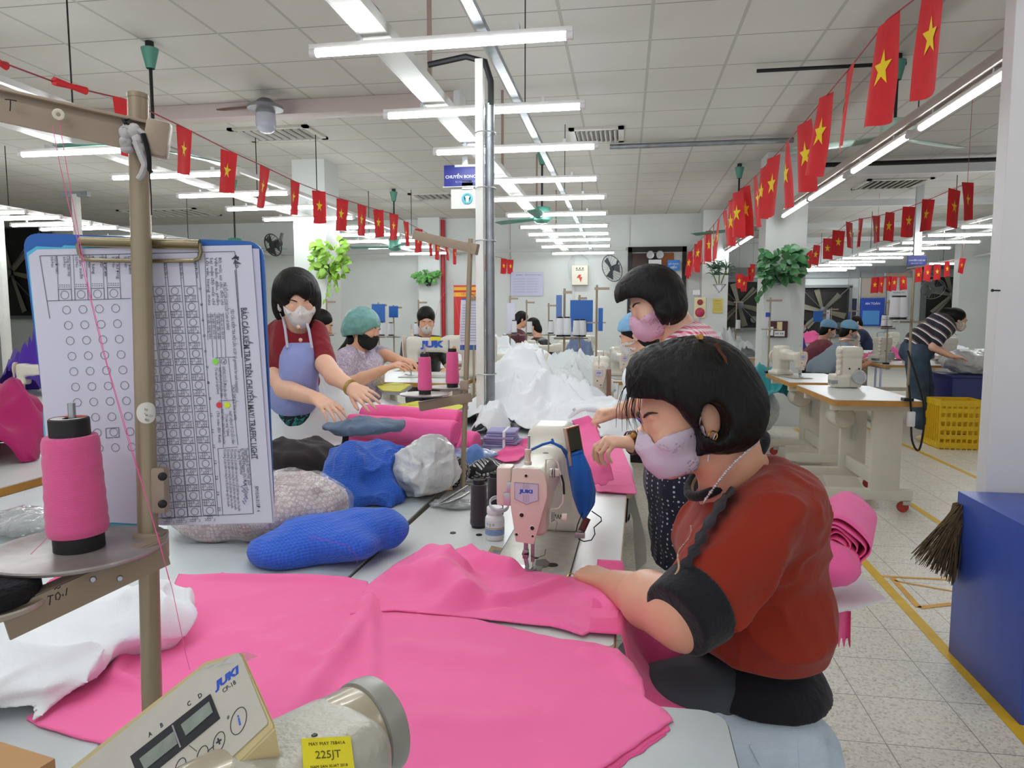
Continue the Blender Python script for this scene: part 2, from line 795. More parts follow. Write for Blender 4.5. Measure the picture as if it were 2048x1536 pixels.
def heap(name, c, size, m, seed=1, h=.012, wr=.02, freq=6.0, extra=(), flat=.0, R=None, k=.05, parent=None, it=1, sharp=1.0, aniso=(1, 1, 1)):
 """a soft lump lying on z = c.z : ellipsoids blended, creased by ridged noise, cut flat below"""
 c = Vector(c)
 s = Vector(size)
 prims = [('e', c + Vector((0, 0, s.z * (.5 - flat))), (s.x / 2, s.y / 2, s.z * (.5 + flat)), R)]
 for e in extra:
  oc = Vector(e[0])
  prims.append(('e', c + oc, e[1], e[2] if len(e) > 2 else None))
 u = union(prims, k)
 fr = np.array(aniso, np.float32) * freq

 def f(P):
  d = u(P) - wr * (folds(P, fr, seed, sharp) - .45) - wr * .35 * vnoise(P, fr * 2.7, seed + 5)
  return smax(d, c.z + .001 - P[:, 2], .006)
 lo, hi = prim_bounds(prims, wr * 1.3 + h)
 lo[2] = max(lo[2], c.z - h * 2)
 o = sdf_obj(name, f, (lo, hi), h, m, None, it)
 if parent is not None:
  adopt(o, parent)
 else:
  recenter(o)
 return o

def drape(name, px, py, sx, sy, hgt, m, lab, cat, seed=1, rot=0.0, z=.78, dy=0.0, freq=5.0, res=.011, group=None, rough=.75, at=None, an=(1, 1)):
 """a thrown-down cloth: irregular outline, domed, with creased folds"""
 p = at_z(px, py, z) if at is None else Vector(at)
 cx, cy = p.x, p.y + dy
 rr = random.Random(seed)
 ph = [rr.uniform(0, 6.3) for _ in range(4)]
 c_, s_ = math.cos(rot), math.sin(rot)
 out = []
 for k in range(64):
  a = k * PI / 32
  r = 1 + .10 * math.sin(2 * a + ph[0]) + .08 * math.sin(3 * a + ph[1]) + .05 * math.sin(7 * a + ph[2]) + .03 * math.sin(13 * a + ph[3])
  x, y = r * sx / 2 * math.cos(a), r * sy / 2 * math.sin(a)
  out.append((cx + x * c_ - y * s_, cy + x * s_ + y * c_))

 def zf(P):
  qx, qy = P[:, 0] - cx, P[:, 1] - cy
  lx, ly = (qx * c_ + qy * s_), (-qx * s_ + qy * c_)
  d = np.sqrt((lx / (sx / 2)) ** 2 + (ly / (sy / 2)) ** 2)
  dome = np.clip(1.12 - d ** 2.2, 0, 1) ** .75
  L3 = np.stack([lx * an[0], ly * an[1], np.full(len(lx), seed * 3.1)], 1).astype(np.float32)
  Fo = folds(L3, freq, seed, 1.2)
  lo = vnoise(L3, freq * .45, seed + 3)
  return hgt * dome * (1 - rough * .55 + rough * .95 * Fo + .30 * lo) + .10 * hgt * Fo * np.clip(1.1 - d, 0, 1)
 o = patch(name, out, z + .001, m, res=res, thick=.003, amp=.0015, seed=seed, world=True, zf=zf, scale=freq * 3)
 return tag(o, lab, cat, group)

# ---------------------------------------------------------------- the setting
def m_floor():
 t = NT('terrazzo_floor')
 v = t.coord()
 sp = t.n('ShaderNodeTexVoronoi', feature='F1')
 sp.inputs['Scale'].default_value = 130
 t.l(v, sp.inputs['Vector'])
 chips = t.ramp(t.sep(sp.outputs['Color'])[0], [(0, 'ada89c'), (.2, 'd5d0c3'), (.5, 'e4ded0'), (1, 'f0ebdf')])
 tone = t.noise(v, .9, 3)
 col = t.mix(t.math('MULTIPLY', tone, .55), chips, 'e6dfcf')
 s = t.sep(v)
 lines = None
 for ax, off in ((0, .06), (1, .10)):
  a = t.math('FRACT', t.math('DIVIDE', t.math('ADD', s[ax], 30 + off), .3))
  d = t.math('ABSOLUTE', t.math('SUBTRACT', a, .5))
  ln = t.math('GREATER_THAN', d, .4935)
  lines = ln if lines is None else t.math('MAXIMUM', lines, ln)
 dirt = t.noise(v, 3.0, 5, .7)
 col = t.mix(t.math('MULTIPLY', t.math('GREATER_THAN', dirt, .66), .06), col, '8a8478')
 col = t.mix(t.math('MULTIPLY', lines, .75), col, '77726a')
 t.base(col)
 t.b.inputs['Roughness'].default_value = .38
 return t.m

def m_ceiling():
 t = NT('ceiling_tiles')
 v = t.coord()
 s = t.sep(v)

 def grid(ax, off, wdt):
  a = t.math('FRACT', t.math('DIVIDE', t.math('ADD', s[ax], 30 + off), .605))
  return t.math('GREATER_THAN', t.math('ABSOLUTE', t.math('SUBTRACT', a, .5)), .5 - wdt)
 gx = grid(0, .10, .02)
 gy = grid(1, .25, .011)
 n = t.noise(v, 1.2, 4)
 col = t.mix(n, 'bab6b0', 'cbc8c2')
 # each tile slightly its own tone
 cell = t.n('ShaderNodeTexWhiteNoise', noise_dimensions='2D')
 fl = t.n('ShaderNodeVectorMath', operation='FLOOR')
 dv = t.n('ShaderNodeVectorMath', operation='DIVIDE')
 ad = t.n('ShaderNodeVectorMath', operation='ADD')
 ad.inputs[1].default_value = (30.10, 30.25, 0)
 dv.inputs[1].default_value = (.605, .605, 1)
 t.l(v, ad.inputs[0])
 t.l(ad.outputs[0], dv.inputs[0])
 t.l(dv.outputs[0], fl.inputs[0])
 t.l(fl.outputs[0], cell.inputs['Vector'])
 col = t.mix(t.math('MULTIPLY', cell.outputs[0], .35), col, 'c3c0b8')
 col = t.mix(t.math('MULTIPLY', gy, .8), col, '7d7a74')
 col = t.mix(gx, col, 'a9a69f')
 t.base(col)
 t.b.inputs['Roughness'].default_value = .8
 return t.m

M_white = mat('painted_white_wall', 'cdd1cf', .55, var=(1.3, .05))
M_whiteB = mat('white_plaster', 'c9cbc9', .6, var=(2.0, .04))
M_grey_wall = mat('grey_painted_partition', 'd9d7d8', .5, var=(1.5, .04))
M_black = mat('black_plastic', '141416', .45)
M_dark = mat('dark_metal', '2b2c2e', .45, .6)
M_steel = mat('steel', 'a9abad', .3, .9)
M_alu = mat('brushed_aluminium', 'c3c6c8', .35, .8)
M_galv = mat('galvanised_pipe', '8d9296', .4, .7, var=(14, .2))
M_wood = mat('beech_edge', 'b98a4e', .5, var=(12, .18))
M_yel = mat('yellow_floor_tape', 'e0b321', .5, var=(9, .12))
M_org = mat('orange_floor_tape', 'e0a63a', .5, var=(9, .14))

def slab(name, lo, hi, m, kind='structure', bev=0):
 lo, hi = Vector(lo), Vector(hi)
 o = MB().box((0, 0, 0), hi - lo, bev=bev).build(name, m, smooth=False)
 o.location = (lo + hi) / 2
 o['kind'] = kind
 return o

fl = slab('floor', (-17, -2.5, -.1), (10, 20.6, 0), m_floor())
ce = slab('ceiling', (-17, -2.5, CEIL), (10, 20.6, CEIL + .1), m_ceiling())
for o in (fl, ce):      # the tile pattern counts from the world origin
 me = o.data
 me.transform(Matrix.Translation(o.location))
 o.location = (0, 0, 0)
slab('wall_back', (-17, 14.3, 0), (1.62, 14.5, CEIL), M_white)
slab('wall_inner_right', (1.5, 14.5, 0), (1.62, 20.3, CEIL), M_white)
slab('wall_far', (1.5, 20.3, 0), (10, 20.5, CEIL), M_white)
slab('wall_right', (9.9, -2.5, 0), (10, 20.5, CEIL), M_white)
slab('wall_left', (-17, -2.5, 0), (-16.9, 14.5, CEIL), M_white)
pl = slab('pillar', (1.685, 9.2, 0), (2.17, 9.65, CEIL), M_white, bev=.004)
slab('pillar', (-4.22, 8.7, 0), (-3.78, 9.15, CEIL), M_white, bev=.004)
slab('pillar', (-4.15, 14.05, 0), (-3.7, 14.3, CEIL), M_white, bev=.004)
slab('pillar', (1.42, 13.9, 0), (1.90, 14.3, CEIL), M_white, bev=.004)
slab('wall_partition', (1.425, 3.03, 0), (3.2, 3.11, CEIL), M_grey_wall, bev=.003)
# mouldings and conduits that belong to the shell
slab('trim_1', (-17, 14.24, 2.66), (0.0, 14.3, 2.72), M_whiteB)
slab('trim_2', (1.655, 9.175, 3.22), (2.20, 9.2, 3.28), M_whiteB)
slab('trim_3', (1.8, 20.2, 2.4), (9.9, 20.3, 2.7), mat('grey_lintel', '8b8f92', .6))
for i, x in enumerate((-2.35, -1.05, .02)):
 slab('trim_%d' % (4 + i), (x, 14.28, 0), (x + .05, 14.3, CEIL), M_whiteB)
# ceiling edge beams of the right bay (long pale ducts along X)
for k, (y, z) in enumerate(((9.6, 3.12), (12.4, 3.14), (15.5, 3.16), (18.2, 3.16))):
 slab('trim_%d' % (7 + k), (2.3, y, z), (9.9, y + .09, z + .1), M_whiteB)

def tape(pts, wdt, m, name):
 """flat floor tape along points"""
 mb = MB()
 for a, b in zip(pts, pts[1:]):
  a, b = Vector((*a, .0012)), Vector((*b, .0012))
  d = (b - a).normalized()
  n = Vector((-d.y, d.x, 0)) * wdt / 2
  mb.prism([a - n, b - n, b + n, a + n], (0, 0, .001))
 o = mb.build(name, m, smooth=False)
 o['kind'] = 'structure'
 return o

tape([(1.285, 1.9), (1.33, 4.1), (1.36, 9.0)], .05, M_yel, 'floor_marking_line')
tape([(2.07, 4.6), (2.07, 9.0)], .045, M_yel, 'floor_marking_line')
tape([(2.96, 5.2), (2.95, 12.5)], .045, M_yel, 'floor_marking_line')
tape([(1.0, 13.0), (3.2, 12.6)], .05, M_yel, 'floor_marking_line')
A = [at_z(x, y, 0) for x, y in ((1765, 1153), (1905, 1160), (1790, 1162), (1905, 1183), (1785, 1157), (1838, 1216), (1905, 1208))]
tape([A[0].xy, A[1].xy], .022, M_org, 'floor_marking_line')
tape([A[2].xy, A[3].xy], .018, M_org, 'floor_marking_line')
tape([A[4].xy, A[5].xy, A[6].xy], .03, M_org, 'floor_marking_line')

# door in the back wall
M_door = mat('dark_brown_door', '3a231b', .45, var=(4, .15))
d = thing('door_1', None, None, (.60, 14.28, 0))
d['kind'] = 'structure'
mb = MB()
for a, b in (((-.56, -.03, 0), (-.48, .03, 2.72)), ((.48, -.03, 0), (.56, .03, 2.72)), ((-.56, -.03, 2.62), (.56, .03, 2.72))):
 mb.box((Vector(a) + Vector(b)) / 2, Vector(b) - Vector(a))
mb.build('door_frame', mat('black_door_frame', '17130f', .5), d, False)
MB().box((-.2, 0, 2.35), (.56, .03, .5)).build('transom_panel', M_door, d, False)
MB().box((.2, 0, 2.35), (.24, .03, .5)).build('transom_panel', mat('orange_brown_glass', '9a5a34', .2), d, False)  # pane in one flat orange-brown colour
MB().box((0, 0, 1.02), (.95, .04, 2.04)).build('door_leaf', mat('dark_door_leaf', '1f1d1e', .4), d, False)
MB().box((.1, -.03, 1.55), (.3, .012, .5)).build('door_window', mat('amber_window', 'c8843e', .2), d, False)
MB().tube([(-.38, -.02, 1.0), (-.38, -.07, 1.0), (-.3, -.07, 1.0)], .012).build('door_handle', M_steel, d)

# ---------------------------------------------------------------- tubes, tray, ceiling things
M_tube = emit('lit_tube', (.93, .98, 1.0), TUBE_POWER)
M_cap = mat('tube_end_cap', 'd9d4d6', .5)
M_chan = mat('white_fixture_channel', 'd4d2cf', .45)

def make_tube(L=1.2):
 """one batten: channel above, lit diffuser below, two end caps, two hanger clips; runs along local X"""
 o = thing('tube_light', 'x', 'tube light')
 MB().box((0, 0, .024), (L, .034, .022), bev=.003).build('channel', M_chan, o)
 MB().cyl((-L / 2 + .03, 0, 0), (L / 2 - .03, 0, 0), .019, seg=10).build('diffuser', M_tube, o)
 for s in (-1, 1):
  MB().cyl((s * (L / 2 - .03), 0, 0), (s * L / 2, 0, 0), .0195, seg=10).build('end_cap', M_cap, o)
 for s in (-1, 1):
  MB().box((s * L * .3, 0, .0475), (.02, .03, .025)).build('hanger_clip', M_alu, o)
 return o

ORD = ['nearest', 'second', 'third', 'fourth', 'fifth', 'sixth', 'seventh', 'eighth', 'ninth', 'tenth', 'eleventh', 'twelfth', 'thirteenth']
tube0 = make_tube()
first = True
rows = [('added tubes of the middle row', 'white tube light, %s from the front in the middle row', -.82,
         [3.17, 4.2, 5.17, 6.34, 7.3, 8.43, 9.53, 10.4, 11.2, 12.2, 13.5]),
  ('added tubes of the left row', 'white tube light, %s from the front in the left row beyond the flags', -3.82,
         [3.82, 4.75, 5.65, 6.6, 7.46, 8.32, 9.2, 10.06, 10.9, 11.9, 13.1]),
  ('tubes of the far left row', 'white tube light, %s from the front in the far left row', -7.35,
         [5.4, 6.4, 7.3, 7.75, 8.3, 8.75, 9.8, 11.0]),
  ('tubes of the right bay', 'white tube light, %s from the front in the right bay row', 4.95,
         [9.4, 10.42, 11.4, 12.47, 13.5, 14.6, 15.5, 16.55, 17.5, 18.6, 19.4])]
for grp, lab, x, ys in rows:
 for k, y in enumerate(ys):
  dx = random.Random(k * 7 + int(x * 10)).uniform(-.03, .03)
  loc = (x + dx, y, 2.55)
  rz = random.Random(k * 3 + 1).uniform(-.025, .025)
  nm = ORD[k] if k < len(ys) - 1 else 'the one farthest'
  L = lab % nm if k < len(ys) - 1 else lab.replace(', %s from the front', ', farthest back')
  if first:
   o = tube0
   o.location, o.rotation_euler, o['label'], o['group'] = loc, (0, 0, rz), L, grp
   first = False
  else:
   o = dup(tube0, loc, rz, L, group=grp)
for k, y in enumerate((17.4, 14.2)):
 dup(tube0, (7.3, y, 2.55), 0, 'white tube light at the far right, seen through the notice board glass' if k else 'white tube light at the far right under the flags', group='tubes at the far right')
for x, ys, g_, w_ in ((-.82, (2.15, 1.15, .15, -.85), 'added tubes of the middle row', 'middle'), (-3.82, (2.9, 1.95, 1.0), 'added tubes of the left row', 'left'), (2.3, (1.6, .4), 'added tubes over the right front', 'right front')):
 for y in ys:  # out-of-view tubes, added for more top light on the near tables
  dup(tube0, (x, y, 2.55), 0, 'unseen white tube light added overhead at the %s to brighten the near tables' % w_, group=g_ + ', overhead')
# the line of tubes that runs along the right aisle, mounted end to end under one channel
tube_along = [(3.85, 5.0), (5.17, 6.4), (6.56, 7.78), (7.97, 9.1 - .25), (11.0, 12.2), (12.35, 13.5), (13.6, 14.7)]
for k, (a, b) in enumerate(tube_along):
 if k < 4:
  L = '%s tube light of the line running away along the right aisle to the pillar' % ['nearest', 'second', 'third', 'fourth'][k]
 else:
  L = '%s tube light of the short line in the gap left of the pillar' % ['nearest', 'middle', 'farthest'][k - 4]
 dup(tube0, (1.84, (a + b) / 2, 2.55), PI / 2, L, group='tubes along the right aisle')
for a, b in ((3.6, 8.88), (10.9, 14.85)):
 o = thing('light_rail', 'grey metal rail carrying the tube lights along the right aisle' + ('' if a < 5 else ' beyond the pillar'), 'rail', (1.84, (a + b) / 2, 2.61))
 MB().box((0, 0, .03), (.07, b - a, .06), bev=.004).build('channel', mat('dull_light_rail', 'a69c93', .5, .2), o)
 for y in ((5.05, 7.9) if a < 5 else (12, 14)):
  MB().cyl((0, y - (a + b) / 2, .06), (0.0, y - (a + b) / 2, CEIL - 2.61), .004, seg=6).build('hanging_wire', M_dark, o)

# cable tray of the middle row, and the thin rail beside it
o = thing('cable_tray', 'long pale metal cable tray hung above the middle row of tubes', 'cable tray', (-1.13, 6.0, 2.61))
mb = MB()
mb.box((0, 0, .005), (.13, 16.0, .008))
for s in (-1, 1):
 mb.box((s * .065, 0, .025), (.008, 16.0, .05))
mb.build('tray_body', mat('pale_tray_steel', 'b9b8b4', .35, .35), o, False)
for y in (-3.6, -2.0, .4, 2.9, 5.4):
 MB().box((.03, y, .40), (.022, .022, .68)).build('drop_rod', mat('brown_drop_rod', '8d7a70', .5), o)
pts = [(.055, -3.95 + .05 * math.sin(i * 1.9), .055 + .02 * math.sin(i * 2.3)) if False else (.05 + .012 * math.sin(i * 1.7), -5.2 + i * .45, .045 + .012 * math.sin(i * 2.9)) for i in range(26)]
MB().tube(pts, .007, 6).build('cable', M_black, o)
o = thing('light_rail', 'thin grey steel rail hung over the right ends of the middle tubes', 'rail', (-.645, 6.0, 2.61))
MB().box((0, 0, .02), (.045, 16.0, .03)).build('channel', M_galv, o, False)
for y in (-1.4, 1.6, 4.6):
 MB().cyl((0, y, .03), (0, y, CEIL - 2.61), .004, seg=6).build('hanging_wire', M_dark, o)
# trays over the left row, the near left and the right bay
for (x0, lab) in ((-4.05, 'pale cable tray over the left row of tubes'), (-3.35, 'thin pale rail over the right ends of the left tubes'), (4.6, 'thin pale rail over the left ends of the right bay tubes'), (-7.2, 'pale cable tray over the far left row of tubes'), (7.3, 'pale cable tray over the far right tubes'), (5.3, 'thin rail over the right ends of the right bay tubes')):
 thin = 'thin' in lab
 o = thing('light_rail' if thin else 'cable_tray', lab, 'rail' if thin else 'cable tray', (x0, 7.5 if x0 < 0 else 14.6, 2.61))
 Ln = 14.0 if x0 < 0 else 11.0
 MB().box((0, 0, .02), (.04 if thin else .12, Ln, .035)).build('channel', M_chan, o, False)
 for y in (-3.5, 0, 3.5):
  MB().cyl((0, y, .03), (0, y, CEIL - 2.61), .005, seg=6).build('drop_rod', M_dark, o)

# white column of conduit that drops from the tray to the tables
o = thing('cable_drop_post', 'white and grey cable post rising from the table to the tray', 'post', (-.73, 3.72, .0))
MB().box((-.028, 0, 1.34), (.042, .05, 2.66), bev=.004).build('white_conduit', mat('white_conduit', 'dcdbd6', .5, var=(6, .06)), o)
MB().cyl((.022, .01, 0.02), (.022, .01, 2.45), .024, seg=14).build('steel_pipe', M_galv, o)
MB().tube([(.03, 0, 2.44), (.03, 0, 2.56), (.0, 0, 2.66), (-.1, 0, 2.69), (-.3, 0, 2.66)], .016, 8).build('flexible_hose', M_dark, o)
for z in (1.05, 1.75, 2.02, 2.3):
 MB().lathe([(.056, -.003), (.058, 0), (.056, .003)], (0, 0, z), seg=12).build('cable_tie', M_alu, o)
# second post far left
o = thing('cable_drop_post', 'thin white cable post behind the clipboard at upper left', 'post', (-5.55, 6.6, 0))
MB().box((0, 0, 1.3), (.06, .06, 2.6), bev=.005).build('white_conduit', MATS['white_conduit'], o)
MB().box((0, 0, 2.6), (.3, .05, .05)).build('bracket', M_galv, o)
o = thing('cable_drop_post', 'blurred white cable post at the far left edge', 'post', (-7.55, 7.7, 0))
MB().box((0, 0, 1.3), (.08, .08, 2.6), bev=.005).build('white_conduit', MATS['white_conduit'], o)
MB().box((0, 0, 2.6), (.3, .05, .05)).build('bracket', M_galv, o)

# ceiling duct with the old bulkhead lamp
o = thing('ceiling_duct', 'pinkish grey duct running across the ceiling above the bulkhead lamp', 'duct', (-3.6, 6.45, CEIL - .13))
MB().box((0, 0, .065), (4.2, .2, .13), bev=.01).build('duct_body', mat('pinkish_duct', 'b9a9a6', .5), o)
MB().box((2.1, 0, .065), (.06, .23, .15)).build('end_flange', M_whiteB, o)
o = thing('bulkhead_lamp', 'unlit glass jar lamp with grey cap hanging under the ceiling duct', 'lamp', (-3.19, 6.1, 2.985))
MB().lathe([(0.0, .3), (.05, .3), (.1, .26), (.155, .235), (.155, .21), (.085, .2), (.085, .165), (0, .165)], seg=24).build('cap', mat('grey_lamp_cap', '87868a', .4, .4), o)
MB().lathe([(.085, .17), (.088, .08), (.075, .03), (.045, .005), (0, 0)], seg=24).build('glass_jar', mat('frosted_jar', 'b5b6c4', .15, .0, coat=.6), o)
MB().tube([(.0, 0, .3), (-.06, .1, .33), (-.2, .2, .3), (-.9, .3, .31)], .012, 6).build('cord', mat('brown_cord', '6d5145', .6), o)

# air diffusers in the ceiling
M_slot = mat('vent_dark', '3a3a38', .6)

def vent(loc, sx, sy, label, rz=0):
 o = thing('air_diffuser', label, 'vent', loc, rz, 'ceiling air diffusers')
 mb = MB()
 for a, b in (((0, sy / 2 - .03), (sx, .06)), ((0, -sy / 2 + .03), (sx, .06)), ((sx / 2 - .03, 0), (.06, sy)), ((-sx / 2 + .03, 0), (.06, sy))):
  mb.box((a[0], a[1], -.012), (b[0], b[1], .024))
 mb.build('frame', mat('vent_frame', 'bdbab2', .5), o, False)
 MB().box((0, 0, -.004), (sx - .1, sy - .1, .006)).build('backing', M_slot, o, False)
 n = 9
 for k in range(n):
  MB().box((-sx / 2 + .09 + (sx - .18) * k / (n - 1), 0, -.02), (.012, sy - .12, .035), M=Matrix.Rotation(.6, 4, 'Y')).build('vane', MATS['vent_frame'], o, False)
 return o

vent((-.33, 8.05, CEIL), .58, .62, 'square ceiling air diffuser right of the third middle tube')
vent((3.9, 11.6, CEIL), .9, .8, 'dark ceiling air diffuser over the right bay flags')
vent((-3.75, 7.45, CEIL), .9, .55, 'dark ceiling air diffuser behind the jar lamp')
vent((-3.55, 3.55, CEIL), 1.0, 1.0, 'large ceiling air diffuser at the top left corner')
vent((-8.6, 12.6, CEIL), 1.6, .9, 'dark ceiling air diffuser far left above the wall')
vent((-3.0, 11.6, CEIL), 1.0, .6, 'small ceiling air diffuser above the left flags')

# ceiling fans
M_fan = mat('sea_green_fan', '4d8b7a', .4)
M_fanp = mat('pale_green_fan', '9db5a8', .4)

def ceiling_fan(loc, label, rz=0, drop=.62, m=None, R=.62):
 m = m or M_fan
 o = thing('ceiling_fan', label, 'ceiling fan', loc, rz, 'ceiling fans')
 MB().cyl((0, 0, 0), (0, 0, -.05), .03, seg=12).build('hook', M_black, o)
 MB().lathe([(.03, -.19), (.06, -.06), (.062, -.05), (.02, -.03)], seg=14).build('canopy', M_fan, o)
 MB().cyl((0, 0, -.1), (0, 0, -drop + .02), .012, seg=10).build('down_rod', M_dark, o)
 MB().lathe([(0, -drop + .03), (.09, -drop + .03), (.1, -drop), (.1, -drop - .12), (.06, -drop - .15), (0, -drop - .16)], seg=24).build('motor_housing', m, o)
 for k in range(3):
  a = k * 2 * PI / 3 + .2
  M = Matrix.Rotation(a, 4, 'Z')
  mb = MB()
  mb.sheet(lambda u, v: M @ Vector((.09 + u * R, (v - .5) * (.10 + .05 * math.sin(u * PI * .8)), -drop - .1 + .02 * (v - .5))), 8, 3)
  b = mb.build('blade', m, o)
  s = b.modifiers.new('thickness', 'SOLIDIFY')
  s.thickness = .004
 return o

ceiling_fan((2.03, 6.02, CEIL), 'pale green ceiling fan behind the aisle flags at upper right', .4, .52, M_fanp, .7)
ceiling_fan((-3.45, 4.9, CEIL), 'green ceiling fan behind the near left thread pole', 1.0, .66)
ceiling_fan((-5.55, 9.6, CEIL), 'green ceiling fan above the clipboard, beyond the left tubes', .3, .9)
ceiling_fan((-6.35, 5.3, CEIL), 'green ceiling fan at the far left edge', .8, .62)
ceiling_fan((-1.0, 8.6, CEIL), 'green ceiling fan above the third middle tube', .3, .72)
ceiling_fan((-3.6, 10.9, CEIL), 'small green ceiling fan above the left flags', .9, .8)
ceiling_fan((1.45, 9.85, CEIL), 'green ceiling fan tucked behind the right pillar', .1, .75)
# dark cross pipe under the ceiling near the right aisle fans
for k, (y, x0, x1, lab) in enumerate(((8.4, -.2, 1.8, 'grey conduit across the ceiling right of the middle tubes'), (9.8, 2.2, 6.0, 'dark pipe across the right bay ceiling above the flags'), (6.05, 1.0, 2.1, 'thin dark bracket bar on the ceiling beside the pale fan'))):
 o = MB().cyl((x0, y, CEIL - .06), (x1, y, CEIL - .06), .03 if k < 2 else .015, seg=10).build('ceiling_pipe', M_galv if k == 0 else M_dark)
 recenter(o)
 tag(o, lab, 'pipe')

# ---------------------------------------------------------------- near tables
M_lam = mat('white_laminate', 'd3d5d3', .28, var=(5, .05), bump=(40, .03, .002))
M_greylam = mat('grey_laminate', 'c2c9cb', .4, var=(7, .07), bump=(60, .05, .002))
M_cream = mat('cream_enamel', 'd9cfb6', .32, var=(9, .03))
M_pole = mat('olive_beige_tube', '9a8b73', .32, .25, var=(20, .06))
M_pole2 = mat('taupe_bracket', '9c8b78', .4, .2, var=(20, .06))
M_frame = mat('cream_frame_paint', 'd9d5c6', .4, var=(6, .04))
TOP = .78

def round_rect(w, d, r, n=5):
 pts = []
 for cx, cy, a0 in ((w / 2 - r, d / 2 - r, 0), (-w / 2 + r, d / 2 - r, PI / 2), (-w / 2 + r, -d / 2 + r, PI), (w / 2 - r, -d / 2 + r, 1.5 * PI)):
  for k in range(n + 1):
   a = a0 + PI / 2 * k / n
   pts.append((cx + r * math.cos(a), cy + r * math.sin(a)))
 return pts

def table_top(parent, w, d, m, edge, h=.03, r=.02):
 """laminate sheet on a board with its own edge band; top face at local z = 0"""
 out = round_rect(w, d, r)
 MB().prism([(x, y, -h) for x, y in out], (0, 0, h - .003)).build('table_board', edge, parent, True, 30)
 MB().prism([(x, y, -.003) for x, y in round_rect(w - .004, d - .004, r)], (0, 0, .003)).build('table_sheet', m, parent, True, 30)

def legs_T(parent, w, d, h=TOP, m=None):
 m = m or M_frame
 for sx in (-1, 1):
  x = sx * (w / 2 - .12)
  MB().box((x, 0, -h / 2 + .02), (.06, .12, h - .12), bev=.004).build('leg', m, parent)
  MB().box((x, 0, -h + .04), (.06, d * .95, .05), bev=.004).build('foot', m, parent)
  MB().box((x, 0, -.05), (.05, d * .8, .04), bev=.004).build('top_rail', m, parent)
 MB().box((0, 0, -h + .16), (w - .26, .03, .06), bev=.004).build('stretcher', m, parent)

# grey table under the nearest machine
t = thing('work_table', 'nearest grey table with a rounded corner beside the woman in red', 'table', (-.215, .52, TOP))
table_top(t, .735, 1.0, M_greylam, mat('grey_edge_band', '6d716e', .5), r=.035)
legs_T(t, .73, .9)
# grey bench left of the sewing table
t = thing('work_bench', 'long grey bench between the clipboard and the white sewing table', 'bench', (-1.275, 1.5, TOP))
table_top(t, 1.36, 2.5, M_greylam, mat('grey_bench_edge', '7d807c', .5))
legs_T(t, 1.3, 2.2)
t = thing('work_bench', 'grey bench behind the pink fabric rolls, carrying the white garments', 'bench', (-.52, 4.75, TOP))
table_top(t, .95, 3.0, M_greylam, MATS['grey_bench_edge'])
legs_T(t, .9, 2.8)
# white sewing table of the woman in red (turned a little)
SEW = thing('sewing_table', 'white topped sewing table with pale wooden edge in front of the woman in red', 'table', (-.290, 1.76, TOP), -.022)
table_top(SEW, .585, 1.11, M_lam, mat('pale_wood_edge', 'cdb48f', .5, var=(14, .1)), h=.035, r=.012)
legs_T(SEW, .56, 1.0)
for (px, py, r) in ((906, 1066, .008), (958, 1070, .0085)):
 p = at_z(px, py, TOP + .0005)
 MB().lathe([(0, .001), (r * .55, .001), (r * .6, .0016), (r * .95, .0016), (r, 0)], p, seg=20).wbuild('table_grommet', M_dark, SEW)

# ---------------------------------------------------------------- near thread stand
A, B = at_d(275.5, 190, .70), at_d(305, 1440, .715)
ax = (B - A).normalized()
foot = A + ax * ((A.z - TOP - .002) / -ax.z)

def onpole(py):
 """point of the pole axis at photo height py"""
 lo, hi = 0.0, 1.0
 for _ in range(40):
  mid = (lo + hi) / 2
  P = A + (foot - A) * mid - EYE
  y = 768 - F * P.dot(UPV) / P.dot(FW)
  lo, hi = (mid, hi) if y < py else (lo, mid)
 return A + (foot - A) * lo

st = thing('thread_stand', 'beige metal thread stand pole at left, standing in front of the clipboard', 'thread stand', foot)
MB().cyl(A, foot, .0095, seg=24).wbuild('pole', M_pole, st)
MB().cyl(A - ax * .0005, A + ax * .004, .0099, seg=24).wbuild('pole_end', M_pole, st)
MB().lathe([(.03, 0), (.03, .004), (.014, .008), (.014, .02)], foot, seg=20).wbuild('pole_base', M_dark, st)
# top beam (folded sheet)
a, b = at_d(326, 282, .688), at_d(-90, 190, .640)
d = (b - a).normalized()
n = d.cross(Vector((0, 0, 1))).normalized()
up = n.cross(d)
if up.z < 0:
 up = -up
Mb = basis(d, n, up)
L = (b - a).length
MB().box(a + d * L / 2 + n * .004, (L, .003, .029), M=Mb, bev=.001).box(a + d * L / 2 + n * .0 + up * .0135, (L, .012, .003), M=Mb, bev=.001).wbuild('thread_beam', M_pole2, st)
MB().box(a + d * .004 - n * .004, (.022, .017, .034), M=Mb, bev=.004).wbuild('beam_clamp', M_pole2, st)
tn = (EYE - a).normalized()
e = at_d(117, 229, .655)
MB().lathe([(.0018, .004), (.003, .0045), (.0048, .004), (.0052, .002), (.0052, 0)], e + (EYE - e).normalized() * .001, (EYE - e), 20).wbuild('thread_eyelet', mat('ivory_eyelet', 'e3dcc8', .35), st)
# handwritten T
s_ink = mat('black_marker_ink', '1d1a18', .7)

def stroke(parent, pts, D, r=.0006, name='pen_mark', m=None):
 P = [at_d(x, y, D) for x, y in pts]
 return MB().tube(P, r, 5).wbuild(name, m or s_ink, parent)

stroke(st, [(10, 199), (20, 199.5), (33, 202)], .6455, .0005)
stroke(st, [(21, 200), (21, 212), (20, 222)], .6465, .0005)
